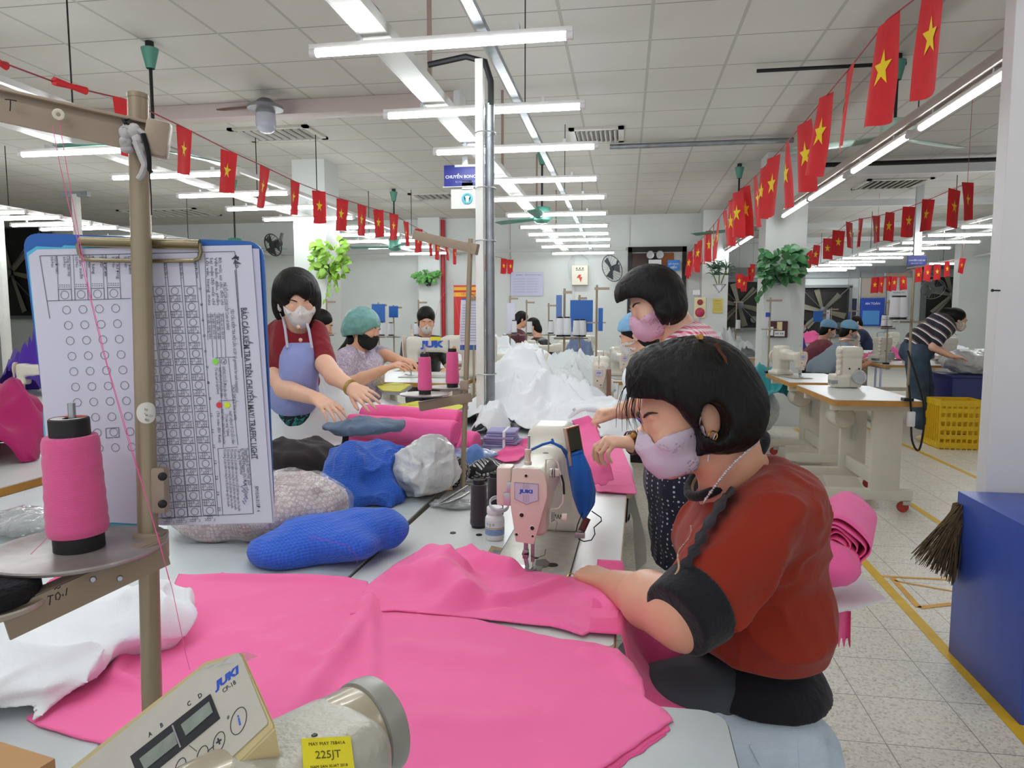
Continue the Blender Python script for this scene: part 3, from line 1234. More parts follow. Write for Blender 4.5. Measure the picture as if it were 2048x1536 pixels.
# bracket with the two screws
c = onpole(980)
r_ = RT * 1.0
u_ = -ax
MB().box(c + RT * .006, (.0285, .012, .046), M=basis(RT, RT.cross(u_) * -1, u_), bev=.003).wbuild('clamp_bracket', M_pole2, st)
for py in (953, 1008):
 p = at_d(325, py, .70)
 q = EYE - p
 MB().lathe([(0, .0026), (.0032, .0022), (.0042, .0012), (.0042, 0)], p + q.normalized() * .001, q, 14).box(p + q.normalized() * .0035, (.006, .0012, .0008), M=frame_z(q)).wbuild('screw', M_dark, st)
# round paper sticker wrapped on the pole
pc = onpole(825)
ra = .0100
mb = MB()

def stick(u, v):
 r = .0105 * v
 th = u * 2 * PI
 s, h = r * math.cos(th), r * math.sin(th)
 a_ = (s + .0015) / ra
 q = (EYE - pc)
 q = (q - u_ * q.dot(u_)).normalized()
 rr = u_.cross(q)
 return pc + u_ * h + (q * math.cos(a_) + rr * math.sin(a_)) * ra

mb.sheet(stick, 24, 6).wbuild('paper_sticker', mat('sticker_paper', 'dcdad2', .6), st)
for k, (tx, dy) in enumerate((('12/5', 818), ('198 Tex 27', 828), ('vic025', 838))):
 p = onpole(dy)
 q = (EYE - p)
 q = (q - u_ * q.dot(u_)).normalized()
 M = basis((RT * .94 + u_ * -.3).normalized(), (u_ * .94 + RT * .3).normalized(), q, p + q * .0102)
 mb = MB()
 add_mesh(mb, text_mesh(tx, .0031, M, .0001))
 mb.wbuild('sticker_lettering', s_ink, st)

# discs that carry the cones, and the arm below them
dc = at_d(160, 1103, .675)
M_disc = mat('pearl_grey_disc', 'a39a97', .35, .35, var=(60, .16))
MB().lathe([(0, 0), (.070, .0), (.0748, .002), (.0765, .0045), (.0758, .0062), (.072, .0045), (.02, .0035), (0, .0035)], dc, seg=72).wbuild('spool_disc', M_disc, st)
dc2 = at_d(-22, 1218, .60)
MB().lathe([(0, 0), (.040, .0), (.0430, .002), (.0440, .0055), (.0432, .007), (.040, .0055), (0, .004)], dc2, seg=60).wbuild('spool_disc', mat('pale_disc_rim', 'b3a99b', .35, .3), st)
a, b = at_d(334, 1103, .690), at_d(10, 1252, .585)
d = (b - a).normalized()
n = Vector((0, 0, 1)).cross(d).normalized()
up = d.cross(n)
L = (b - a).length
Mb = basis(d, n, up)
MB().box(a + d * L / 2, (L, .003, .027), M=Mb, bev=.001).box(a + d * (L / 2) + up * .0125 + n * .008 * (1 if n.y > 0 else -1), (L, .014, .003), M=Mb).wbuild('disc_arm', M_pole2, st)
c = onpole(1092)
MB().box(c + RT * .003, (.026, .024, .03), M=basis(RT, RT.cross(u_) * -1, u_), bev=.003).wbuild('arm_clamp', M_pole2, st)
for (px, py, D) in ((186, 1159, .625), (240, 1157, .645)):
 p = at_d(px, py, D)
 MB().lathe([(0, .002), (.002, .0018), (.003, .0005), (.003, 0)], p, EYE - p, 12).wbuild('rivet', M_steel, st)
Dm = .596
for k, pts in enumerate(([(95, 1193), (107, 1190)], [(101, 1192), (100, 1204), (99, 1210)], [(117, 1184), (111, 1190), (112, 1199), (118, 1199), (121, 1191), (116, 1184)], [(109, 1179), (113, 1175), (117, 1177), (121, 1173)], [(126, 1188), (126, 1192)], [(134, 1176), (133, 1184), (132, 1191)])):
 stroke(st, pts, Dm + .0018 * (pts[0][0] - 95) / 10 * .45, .0005)
# spindle
MB().cyl(dc, dc + Vector((0, 0, .142)), .0033, seg=14).wbuild('spindle', M_steel, st)
# rag tied round the clamp
rg = thing('tied_rag', 'grey and black rag strips knotted on the thread stand clamp', 'rag', at_d(272, 300, .68))
M_rag = m_cloth('grey_rag', 'b9b4b4', wr=.5)
M_ragb = m_cloth('black_rag', '17171c', wr=.5)
mb = MB()
kp = at_d(268, 278, .676)
for k in range(9):
 rr = random.Random(k)
 mb.ball(kp + Vector((rr.uniform(-.012, .008), rr.uniform(-.004, .0), rr.uniform(-.012, .012))), (rr.uniform(.004, .008), .005, rr.uniform(.004, .009)), sub=2)
mb.wbuild('knot', M_rag, rg)

def strip(pts, D, w0, m, name):
 P = [at_d(x, y, D + .0006 * i) for i, (x, y) in enumerate(pts)]
 mb = MB()
 mb.tube(P, [w0 * (1 - .3 * i / len(P)) for i in range(len(P))], 7)
 return mb.wbuild(name, m, rg)

strip([(248, 252), (262, 258), (280, 262), (290, 270)], .672, .003, M_rag, 'rag_strip')
strip([(272, 283), (280, 305), (290, 330), (284, 348), (277, 358)], .672, .0036, M_rag, 'rag_strip')
strip([(286, 268), (293, 290), (298, 315), (299, 340), (303, 345)], .672, .0026, M_ragb, 'rag_strip')
strip([(252, 248), (246, 240), (258, 238), (249, 246), (262, 251)], .670, .002, M_ragb, 'rag_strip')
strip([(299, 345), (302, 390), (303, 430)], .674, .0007, M_ragb, 'rag_thread')

# pink thread cone
def m_thread(name, col, k=1):
 t = NT(name)
 v = t.coord()
 w = t.n('ShaderNodeTexWave', wave_type='BANDS', bands_direction='Z')
 w.inputs['Scale'].default_value = 330 * k
 w.inputs['Distortion'].default_value = 5
 w.inputs['Detail'].default_value = 2
 t.l(v, w.inputs['Vector'])
 a = lin(col)
 t.base(t.mix(t.math('MULTIPLY', w.outputs[0], .5), tuple(c * .82 for c in a[:3]), tuple(min(1, c * 1.12) for c in a[:3])))
 t.b.inputs['Roughness'].default_value = .7
 t.b.inputs['Sheen Weight'].default_value = .3
 t.bump(t.math('ADD', w.outputs[0], t.math('MULTIPLY', t.noise(v, 120, 3), .8)), .35, .003)
 MATS[name] = t.m
 return t.m

M_thpink = m_thread('pink_thread', 'f8609f')
M_thwhite = m_thread('white_thread', 'e6e6ea')
M_thplum = m_thread('plum_thread', '33222f')
M_tubeb = mat('black_cone_tube', '121114', .5)

def cone(loc, label, rb, rt, h, m, base=.014, cap=.016, group=None, tilt=0, cat='thread cone'):
 o = thing('thread_cone', label, cat, loc, 0, group)
 rr = rb * .83
 MB().lathe([(0, 0), (rr, 0), (rr, base + .003)], seg=32).build('cone_base', M_tubeb, o)
 z0, z1 = base, base + h
 prof = [(rr * .9, z0), (rb * .94, z0 + .001), (rb, z0 + .005)]
 for i in range(1, 16):
  f = i / 15
  prof.append((rb + (rt - rb) * f + .0004 * math.sin(i * 2.3), z0 + .005 + (h - .01) * f))
 prof += [(rt * .94, z1), (rt * .5, z1 + .0005)]
 MB().lathe(prof, seg=40).build('thread', m, o)
 rc = rt * .72
 MB().lathe([(rc, z1 - .002), (rc, z1 + cap), (rc * .92, z1 + cap + .0012), (rc * .35, z1 + cap - .003), (rc * .3, z1 + cap - .01)], seg=32).build('cone_cap', M_tubeb, o)
 return o

co = cone(dc + Vector((0, 0, .0036)), 'large pink thread cone on the near spool disc, in front of the clipboard', .0262, .0238, .094, M_thpink)
co.rotation_euler = (.02, -.012, 0)
z = .014 + .094 + .0165
MB().lathe([(.0055, z), (.0155, z + .0004)], seg=30).build('cone_label', [mat('red_white_label', 'd9cfca', .5)], co)
MB().sheet(lambda u, v: ((.006 + .0094 * v) * math.cos(.4 + u * 2.3), (.006 + .0094 * v) * math.sin(.4 + u * 2.3), z + .0007), 12, 2).build('cone_label', mat('orange_red_label', 'cf4a2a', .5), co)
o = thing('thread_cone', 'black fuzzy thread cone cut by the left edge of the photo, on the lower disc', 'thread cone', dc2 + Vector((0, 0, .007)))
mb = MB()
mb.lathe([(0, 0), (.036, 0), (.0385, .006), (.038, .014), (.034, .018), (0, .019)], seg=64)
mb.build('thread', mat('fuzzy_black_thread', '18151a', .95, bump=(260, 1.0, .01), var=(200, .5)), o)

# pink thread from the eyelet down to the machine
th = mat('pink_thread_strand', 'ea5c9c', .6)
o = thing('sewing_thread', 'thin pink thread running from the eyelet down past the clipboard', 'thread', at_d(320, 1085, .672))
for pts in ([(117, 232, .654), (128, 300, .655), (141, 380, .66), (158, 470, .665), (178, 580, .668), (215, 730, .67), (262, 890, .67), (318, 1085, .672), (345, 1180, .66), (372, 1310, .64), (380, 1340, .63)],
   [(105, 252, .655), (120, 330, .656), (135, 400, .66), (155, 480, .665), (171, 560, .668), (205, 700, .67), (256, 880, .67), (320, 1087, .672), (338, 1160, .665)]):
 MB().tube([at_d(*p) for p in pts], .00032, 5).wbuild('thread_run', th, o)
for pts in ([(0, 1165, .6), (12, 1137, .62), (40, 1128, .64), (60, 1110, .655), (95, 1075, .66), (108, 1050, .66)],):
 MB().tube([at_d(*p) for p in pts], .0003, 5).wbuild('thread_run', th, o)

# ---------------------------------------------------------------- clipboard with the printed form
M_blueb = mat('blue_clipboard_plastic', '1f5fae', .4, var=(5, .05))
M_paper = mat('white_form_paper', 'cfcddd', .7, var=(3, .02))
M_cyan = mat('cyan_card', '59b8d9', .7)
TL, TR, BL = at_d(58, 503, .722), at_d(503, 490, .722), at_d(108, 1056, .738)
px_, py_ = (TR - TL).normalized(), (BL - TL)
nb = py_.cross(px_).normalized()       # towards the camera
if nb.dot(EYE - TL) < 0:
 nb = -nb

def FPt(x, y, off=.0006):
 d = ray(x, y)
 t = (TL - EYE).dot(nb) / d.dot(nb)
 return EYE + d * t + nb * off

cb = thing('clipboard', 'blue clipboard with a printed inspection form, clamped behind the near pole', 'clipboard', FPt(310, 1056, 0))

def sheet_poly(px, off, m, name, th=.0005, bev=0):
 P = [FPt(x, y, off) for x, y in px]
 return MB().prism(P, -nb * th, bev).wbuild(name, m, cb, False)

def rounded(px, r, n=6):
 out = []
 k = len(px)
 for i in range(k):
  p0, p1, p2 = Vector((*px[i - 1], 0)), Vector((*px[i], 0)), Vector((*px[(i + 1) % k], 0))
  a, b = (p0 - p1).normalized() * r, (p2 - p1).normalized() * r
  for j in range(n + 1):
   t = j / n
   q = (p1 + a) * (1 - t) ** 2 + p1 * 2 * t * (1 - t) + (p1 + b) * t * t
   out.append((q.x, q.y))
 return out

sheet_poly(rounded([(38, 464), (524, 482), (546, 1040), (112, 1052)], 38), -.004, M_blueb, 'board', .003)
sheet_poly([(50, 505), (70, 492), (120, 494), (125, 490), (200, 492), (300, 492), (300, 1052), (104, 1052), (84, 860), (82, 695), (71, 690)], -.0022, M_cyan, 'cyan_page', .0006)
sheet_poly([(430, 493), (517, 497), (548, 1030), (547, 1047), (440, 1050)], -.0015, mat('under_sheet_paper', 'c4bfd6', .7), 'under_page', .0006)
sheet_poly([(57, 512), (74, 499), (300, 494), (503, 490), (545, 1045), (330, 1051), (225, 1045), (109, 1056), (85, 800)], 0, M_paper, 'form_page', .0008)

# print: one mesh per ink
INK = mat('form_ink', '4b4b5a', .8)
ink = MB()

def fl_(a, b, w=.00028):
 A_, B_ = FPt(*a), FPt(*b)
 d = (B_ - A_).normalized()
 s = d.cross(nb) * w
 ink.quad(A_ - s, B_ - s, B_ + s, A_ + s)

def ring(c, r, w=.00022):
 C = FPt(*c)
 e1 = px_
 e2 = nb.cross(px_)
 R = r * .722 / F
 n = 20
 P = [C + (e1 * math.cos(k * 2 * PI / n) + e2 * math.sin(k * 2 * PI / n)) * (R + w) for k in range(n)]
 Q = [C + (e1 * math.cos(k * 2 * PI / n) + e2 * math.sin(k * 2 * PI / n)) * (R - w) for k in range(n)]
 for k in range(n):
  ink.quad(P[k], P[(k + 1) % n], Q[(k + 1) % n], Q[k])

def ftext(mb, s, a, b, size, bold=0.0, mi=0):
 """lettering that runs from pixel a to pixel b (down the sheet), tops to the right"""
 A_, B_ = FPt(*a, .0007), FPt(*b, .0007)
 d = (B_ - A_).normalized()
 u = nb.cross(d)
 me = text_mesh(s, size, Matrix.Identity(4), 0, 'LEFT', bold)
 x1 = max(v.co.x for v in me.vertices) if len(me.vertices) else 1
 me.transform(basis(d, u, nb, A_) @ Matrix.Diagonal(((B_ - A_).length / x1, 1, 1, 1)))
 add_mesh(mb, me, mi)

def lerp(a, b, t):
 return (a[0] + (b[0] - a[0]) * t, a[1] + (b[1] - a[1]) * t)

# outer frame and header lines
fl_((80, 512), (470, 503)); fl_((470, 503), (507, 1027)); fl_((507, 1027), (318, 1036)); fl_((80, 512), (100, 637))
fl_((470, 540), (484, 715)); fl_((95, 602), (262, 597))
COLS = [((381, 582), (420, 1021)), ((350, 582), (390, 1023)), ((319, 583), (363, 1025)), ((288, 585), (338, 1027))]
NR = 15
for ci, (a, b) in enumerate(COLS):
 for k in range(NR):
  c = lerp(a, b, k / (NR - 1))
  if ci == 3 and k < 3:
   continue
  ring(c, 7.2)
  fl_((c[0] - 12, c[1] + 9.5), (c[0] + 12, c[1] + 8.8))
  fl_((c[0] - 12, c[1] - 9.5), (c[0] + 12, c[1] - 10.2))
  # little boxed tick marks between the circles
  for i in range(5):
   for j in range(2):
    x0, y0 = c[0] - 10.5 + i * 4.4 + j * .3, c[1] + 11.2 + j * 5.0
    for q in (((0, 0), (3, 0)), ((3, 0), (3, 3.8)), ((0, 3.8), (3, 3.8))):
     if (i * 7 + j * 3 + k + len(q)) % 4:
      fl_((x0 + q[0][0], y0 + q[0][1]), (x0 + q[1][0], y0 + q[1][1]), .00016)
 for dx in (-13, 13):
  fl_((a[0] + dx - 4, a[1] - 60), (b[0] + dx, b[1] + 10), .00022)
for k in range(NR):
 c = lerp((398, 578), (437, 1017), k / (NR - 1))
 if 505 < c[1] < 1040:
  ftext(ink, str([2, 3, 4, 5, 6, 7, 8, 9, 10, 11, 12, 13, 23, 24, 25][k]), (c[0] + 2, c[1] - 4), (c[0] + 2.4, c[1] + (2 if k < 8 else 5)), .0036)
fl_((396, 505), (437, 1033), .00022); fl_((410, 508), (416, 680), .00022)
# free circles at the left
for r in range(11):
 for q in range(4):
  x = 130 + q * 32.7 + r * 3.6
  y = (590 if r == 0 else 620 + (r - 1) * 30.8) - q * 1.1
  if r >= 8 and q == 0:
   continue
  ring((x, y), 8)
  if r == 0:
   for dx in (-13, 13):
    fl_((x + dx, y - 11), (x + dx + 1, y + 11)); fl_((x + dx - 3, y - 78), (x + dx, y - 11), .0002)
   fl_((x - 13, y - 11), (x + 13, y - 11.5))
   for i in range(5):
    for j in range(2):
     fl_((x - 11 + i * 4.6, y - 20 + j * 4), (x - 8.5 + i * 4.6, y - 20 + j * 4), .0003)
fl_((212, 857), (238, 855)); fl_((238, 855), (239, 874)); fl_((212, 857), (213, 876)); fl_((213, 876), (239, 874))
for q, w in enumerate(('NGƯỜI MAY', 'Công đoạn may', 'Tần suất', 'Mã hàng', 'Size', 'Số lượng', 'Lần kiểm')):
 x = 112 + q * 24.5
 ftext(ink, w, (x, 512), (x + 2.5, 548 + 5 * (q % 3)), .0044)
 ftext(ink, 'Số/No', (x - 8, 513), (x - 6.5, 535), .0036)
for q, w in enumerate(('Kiểm tra lần 2', 'Kiểm tra lần 1', 'Người làm')):
 x = 330 + q * 31
 ftext(ink, w, (x, 518), (x + 3, 556), .0042)
# headings
ftext(ink, 'BÁO CÁO KIỂM TRA TRÊN CHUYỀN MAY/ TRAFFIC LIGHT', (487, 615), (509, 918), .0088, .00012)
fl_((483, 616), (504, 918), .0003)
ftext(ink, 'YÊU CẦU KIỂM TRA MỖI LẦN 10 SP/ 10 garments for each inspection', (464, 618), (475, 785), .0048)
ftext(ink, 'MÃ SỐ CỦA LOẠI LỖI/ Code of defect', (449, 565), (457, 660), .0052)
ftext(ink, 'CÁCH GHI LỖI/ How to write', (467, 770), (472, 840), .0050)
ftext(ink, 'KHÔNG CÓ LỖI (Đánh dấu nhân √ )', (447, 733), (452, 800), .0046)
ftext(ink, 'PHÁT HIỆN 01 SP CÓ LỖI 1 điểm', (439, 735), (444, 795), .0042)
ftext(ink, '(Tô màu xanh lá cây/Green)', (432, 735), (437, 788), .0042)
ftext(ink, 'PHÁT HIỆN 01 SP CÓ LỖI 2 điểm', (460, 822), (467, 888), .0044)
ftext(ink, '(Tô màu vàng/ Yellow)', (453, 828), (457, 872), .0042)
ftext(ink, 'PHÁT HIỆN 2 SẢN PHẨM LỖI trở lên', (444, 818), (449, 888), .0042)
ftext(ink, '(Tô màu đỏ/ Red)', (436, 822), (440, 885), .0042)
for k, w in enumerate(('Bỏ mũi, sùi chỉ, đứt chỉ', 'Vết bẩn, dầu, phấn', 'Sai mật độ mũi chỉ', 'Lỗi vải, loang màu')):
 ftext(ink, w, (443 - k * 8.5, 628), (447 - k * 8.5, 678), .0042)
 ftext(ink, w, (440 - k * 8.5, 515), (445 - k * 8.5, 610), .0042)
 fl_((447 - k * 8.5, 625), (452 - k * 8.5, 715), .0002)
ftext(ink, 'Tháng/Month 02 Năm/Year 2025', (492, 896), (500, 970), .0052)
ftext(ink, 'XÍ NGHIỆP/Factory XN SƠ MI TỔ/Dept', (485, 896), (493, 995), .0050)
ftext(ink, 'Tên công nhân/Worker', (478, 898), (484, 950), .0050)
for k in range(4):
 ftext(ink, 'Tổ trưởng, tổ phó kiểm tra hàng khi có lỗi phải báo ngay cho chuyền', (470 - k * 7, 898), (479 - k * 7, 1022 - k * 3), .0040)
ftext(ink, 'BM10.06.01/SĐ: 4', (513, 972), (517, 1023), .0054)
fl_((440, 716), (447, 895), .00022); fl_((457, 716), (476, 890), .00022); fl_((431, 716), (470, 714), .00022); fl_((438, 802), (470, 800), .00022); fl_((436, 897), (476, 894), .00022); fl_((436, 897), (446, 1030), .00022)
# emblem of slanted bars
for k in range(4):
 fl_((464 + k * 2.5, 518 - k * 2.6), (478 - k * .6, 514 + k * 2.2), .0007)
for k in range(5):
 fl_((468 + k * 3.2, 528), (471 + k * 2.6, 520 + k * 1.6), .0006)
ftext(ink, 'LD', (473, 526), (474, 536), .0042, .0001)
ring((448, 723), 5.5, .0002)
fl_((446, 723), (448, 726), .0003); fl_((448, 726), (451, 720), .0003)
ink.wbuild('form_print', INK, cb, False)
for (x, y, c, nm) in ((431.5, 723, '8fdc52', 'green'), (455, 810, 'd6e62e', 'yellow'), (439, 810, 'd9404a', 'red')):
 C = FPt(x, y, .0009)
 MB().lathe([(0, 0), (.0031, 0)], C, nb, 18).wbuild('colour_dot', mat(nm + '_dot_ink', c, .7), cb)
pen = MB()
for s in ([(487, 963), (492, 969), (482, 973), (490, 978), (484, 982), (489, 984)], [(492, 992), (496, 997), (488, 996), (493, 1003), (485, 1001), (490, 1008)]):
 pen.tube([FPt(x, y, .001) for x, y in s], .00035, 4)
pen.wbuild('pen_writing', mat('blue_pen_ink', '3b4a93', .7), cb)
# clip
M_clip = mat('brass_grey_clip', '8f8366', .3, .7)
P0, P1 = FPt(166, 483, .004), FPt(403, 489, .004)
MB().cyl(P0, P1, .0045, seg=14).wbuild('clip_roll', M_clip, cb)
MB().prism([FPt(x, y, .0015) for x, y in ((166, 483), (403, 489), (404, 500), (166, 494))], nb * .002).wbuild('clip_jaw', M_clip, cb, False)
MB().tube([FPt(x, y, .004) for x, y in ((166, 484), (160, 492), (163, 508), (172, 519), (190, 521), (300, 523), (390, 522), (401, 518), (405, 505), (402, 488))], .0021, 8).wbuild('clip_wire', M_clip, cb)

# ---------------------------------------------------------------- control panel and head of the nearest machine
head = 31.7 / 180 * PI            # the arm points this far right of straight ahead
axm = Vector((math.sin(head), math.cos(head), 0))
sdm = Vector((math.cos(head), -math.sin(head), 0))
nm = thing('sewing_machine', 'nearest cream sewing machine with a tilted control panel, cut by the bottom edge', 'sewing machine', (-.22, .42, TOP))
M_ham = mat('hammered_cream_enamel', 'b5b2a4', .35, .1, bump=(180, .35, .004), var=(30, .05))
M_smooth = mat('smooth_cream_cover', 'b3a890', .22, .05, coat=.3)
hub = at_d(722, 1466, .56)
# round cover and the handwheel ring
MB().lathe([(0, -.15), (.0355, -.15), (.0365, -.145), (.0372, -.016), (.0365, -.0125)], hub + axm * .012, axm, 56).wbuild('motor_cover', M_smooth, nm)
MB().lathe([(.034, -.013), (.0385, -.011), (.0395, -.004), (.038, .006), (.033, .010), (.02, .012), (0, .012)], hub + axm * .012, axm, 56).wbuild('handwheel_ring', mat('grey_handwheel_ring', '9a9990', .35, .1), nm)
# arm: one soft slab behind the panel, down to the bed
c0 = at_d(598, 1572, .50)
Rm = basis(axm, sdm, (0, 0, 1)).to_3x3()
Rt = [[Rm[i][j] for j in range(3)] for i in range(3)]
pr = [('b', c0, (.060, .046, .040), .026, Rt), ('b', c0 + axm * -.005 - Vector((0, 0, .10)), (.04, .04, .11), .02, Rt), ('b', c0 - axm * .15 - Vector((0, 0, c0.z - TOP - .012)), (.24, .085, .012), .006, Rt, .004)]
f_arm = union(pr, .02)
lo, hi = prim_bounds(pr, .02)
lo[2] = TOP - .001
sdf_obj('machine_body', lambda P: smax(f_arm(P), TOP + .0015 - P[:, 2], .002), (lo, hi), .005, M_ham, nm, 2)
p = at_d(629, 1472, .50)

def on_body(px, py):
 """first hit of the photo ray with the machine body"""
 d = ray(px, py)
 ts = np.linspace(.3, .8, 2000)
 P = np.array([[*(EYE + d * float(t))] for t in ts], np.float32)
 v = f_arm(P)
 k = int(np.argmax(v < 0))
 n = np.array([f_arm(P[k:k + 1] + np.eye(3, dtype=np.float32)[i] * .002)[0] - f_arm(P[k:k + 1] - np.eye(3, dtype=np.float32)[i] * .002)[0] for i in range(3)])
 return Vector(P[k].tolist()), Vector(n.tolist()).normalized()

q, n = on_body(629, 1471)
MB().lathe([(0, .0005), (.0016, .0008), (.0022, .0004)], q, n, 14).wbuild('oil_hole', M_black, nm)
# yellow inventory label
q, n = on_body(655, 1514)
e1 = (sdm.cross(n)).normalized()
e1 = (axm - n * axm.dot(n)).normalized()
e2 = n.cross(e1)
if e2.z < 0:
 pass
xdir = (at_d(700, 1478, 1) - at_d(610, 1525, 1))
xdir = (xdir - n * xdir.dot(n)).normalized()
ydir = n.cross(xdir)
ML = basis(xdir, ydir, n, q + n * .0012)
mb = MB()
mb.box((0, 0, 0), (.034, .026, .0006))
mb.xf(ML)
lab = mb.wbuild('yellow_label', mat('yellow_label_paper', 'e2d322', .5), nm, False)
for k, (tx, sz) in enumerate((('MAY MAY 75B41A', .0032), ('225JT', .0075), ('NAM SAN XUAT 2018', .0026))):
 mb = MB()
 add_mesh(mb, text_mesh(tx, sz, ML @ Matrix.Translation((0, .0085 - k * .0078, .0005)), .0001))
 mb.wbuild('label_lettering', mat('label_ink', '5b5414', .7), nm)

# the control panel: a tilted slab; its face is drawn in its own plane
uz, vz = -.30, -.92
u = (RT * .784 + UPV * .62 + FW * uz).normalized()
v = (RT * .38 - UPV * .925 + FW * vz).normalized()
v = (v - u * u.dot(v)).normalized()
nn = u.cross(v) * -1
if nn.dot(FW) > 0:
 nn = -nn
C0 = at_d(430, 1440, .50)

def PP(x, y, off=0.0):
 d = ray(x, y)
 t = (C0 - EYE).dot(nn) / d.dot(nn)
 return EYE + d * t + nn * off

TRc = PP(474, 1305)
Hh = (PP(545, 1447) - TRc).dot(v)
W = .19

def pl(a, b, off=0.0):
 """a along the top edge from the right corner (metres, leftwards), b down the face"""
 return TRc - u * a + v * b + nn * off

FACE = [(178, 1519), (413, 1331), (480, 1311), (484, 1314), (537, 1443), (536, 1449), (430, 1548), (330, 1630), (90, 1590)]
CASE = [(165, 1517), (409, 1322), (474, 1303), (485, 1305), (549, 1447), (550, 1455), (440, 1562), (335, 1650), (70, 1590)]
mb = MB()
ft = [mb.bm.verts.new(PP(*p)) for p in CASE]
bk = [mb.bm.verts.new(PP(*p) - nn * .016 - u * .016 + v * (.010 if i in (4, 5, 6, 7) else .0)) for i, p in enumerate(CASE)]
mb.bm.faces.new(ft)
mb.bm.faces.new(bk[::-1])
for k in range(len(ft)):
 mb.bm.faces.new((ft[k], bk[k], bk[(k + 1) % len(ft)], ft[(k + 1) % len(ft)]))
bmesh.ops.bevel(mb.bm, geom=[e for e in mb.bm.edges if e.verts[0] in ft and e.verts[1] in ft], offset=.0015, segments=2, affect='EDGES')
mb.wbuild('panel_case', mat('yellowed_panel_case', 'cbb987', .4), nm)
MB().prism([PP(*p, .0003) for p in FACE], nn * .0007).wbuild('panel_face', mat('grey_panel_face', 'c3beb2', .45, var=(40, .04)), nm, False)
VD = (PP(537, 1443) - PP(480, 1311)).normalized()
# plastic wrap over the corner
mb = MB()
W0, W1, W2, W3 = PP(400, 1343), PP(482, 1307), PP(486, 1322), PP(412, 1338)
mb.sheet(lambda s, t: (W0.lerp(W1, s)).lerp(W3.lerp(W2, s), t) + nn * (.0016 + .0010 * math.sin(s * 9 + t * 3)), 18, 6)
mb.sheet(lambda s, t: W0.lerp(W1, s) + nn * (.0016 - .016 * t) - VD * (.0022 * math.sin(t * 3) * (.4 + s)), 18, 6)
wr = mb.wbuild('plastic_wrap', mat('clear_plastic_film', 'd7dadd', .12, alpha=.45, coat=.5), nm)
INKP = mat('panel_ink', '33333a', .6)
BLUE = mat('logo_blue', '2a52c4', .5)

def ptext(s, x, y, size, m, bold=0, sx=1.0, shear=0, name='panel_lettering', dirx=u, diry=None):
 mb = MB()
 M = basis(dirx, -VD if diry is None else diry, nn, PP(x, y, .0012))
 add_mesh(mb, text_mesh(s, size, M, .00008, 'CENTER', bold, sx, shear))
 return mb.wbuild(name, m, nm, False)

ptext('JUKI', 456, 1357, .0092, BLUE, .00045, 1.45, .25, 'brand_lettering')
ptext('CP-18', 461, 1374, .0058, INKP)
for s, x, y in (('A', 303, 1469), ('B', 326, 1451), ('C', 381, 1408), ('D', 403, 1392)):
 ptext(s, x, y, .0060, INKP, .0001)
# display with its two glass cells
mb = MB()
mb.prism([PP(x, y, .001) for x, y in ((265, 1513), (424, 1389), (443, 1437), (286, 1566))], nn * .001).wbuild('display_frame', mat('dark_display_frame', '26262c', .4), nm, False)
M_lcd = mat('grey_green_display', '8b948a', .15, var=(60, .15), coat=.5)
mb.bm if False else None
MB().prism([PP(x, y, .0022) for x, y in ((285, 1518), (354, 1463), (361, 1488), (296, 1540))], nn * .0004).wbuild('display_glass', M_lcd, nm, False)
MB().prism([PP(x, y, .0022) for x, y in ((368, 1450), (424, 1404), (432, 1425), (378, 1472))], nn * .0004).wbuild('display_glass', M_lcd, nm, False)
MB().prism([PP(x, y, .0021) for x, y in ((349, 1452), (351.5, 1450), (368, 1494), (365.5, 1496))], nn * .0003).wbuild('display_bar', mat('silver_bar', '9a9aa0', .3), nm, False)
M_lcdw = mat('display_marking', 'b7b7bd', .5)
for s, x, y in (('WWW', 363, 1460), ('IN', 369, 1476), ('WWW', 278, 1527), ('IN', 285, 1540)):
 ptext(s, x, y, .0032, M_lcdw, .0001, name='display_lettering')

def pring(x, y, r, w=.0003):
 c = PP(x, y, .0012)
 P = [c + (u * math.cos(k * PI / 16) + v * math.sin(k * PI / 16)) * r for k in range(32)]
 return MB().tube(P, w, 5, True).wbuild('button_ring', INKP, nm)

pring(480, 1442, .0085)
pring(441, 1484, .0063)
pring(408, 1512, .0063)
pring(364, 1536, .0063)
ptext('i', 480, 1442, .0125, mat('info_blue', '4f66c9', .5), .0003, 1, .15)
ptext('+', 441, 1484, .0105, INKP, .0003)
ptext('–', 408, 1512, .0105, INKP, .0003)
MB().tube([PP(418, 1503, .0012), PP(431, 1492, .0012)], .0003, 5).wbuild('button_line', INKP, nm)
MB().tube([PP(381, 1491, .0012), PP(397, 1503, .0012)], .0002, 5).wbuild('button_line', INKP, nm)
MB().lathe([(0, .0006), (.0011, .0004), (.0014, 0)], PP(459, 1435, .001), nn, 12).wbuild('lamp_dot', mat('lamp_dot', '6b6a60', .4), nm)
ptext('!', 450, 1507, .006, BLUE, .0003, 1, .3)
# the bracket that holds the panel on the arm
MB().box(PP(440, 1500) - nn * .05, (.03, .03, .03), M=basis(u, v, nn)).wbuild('panel_bracket', M_dark, nm)
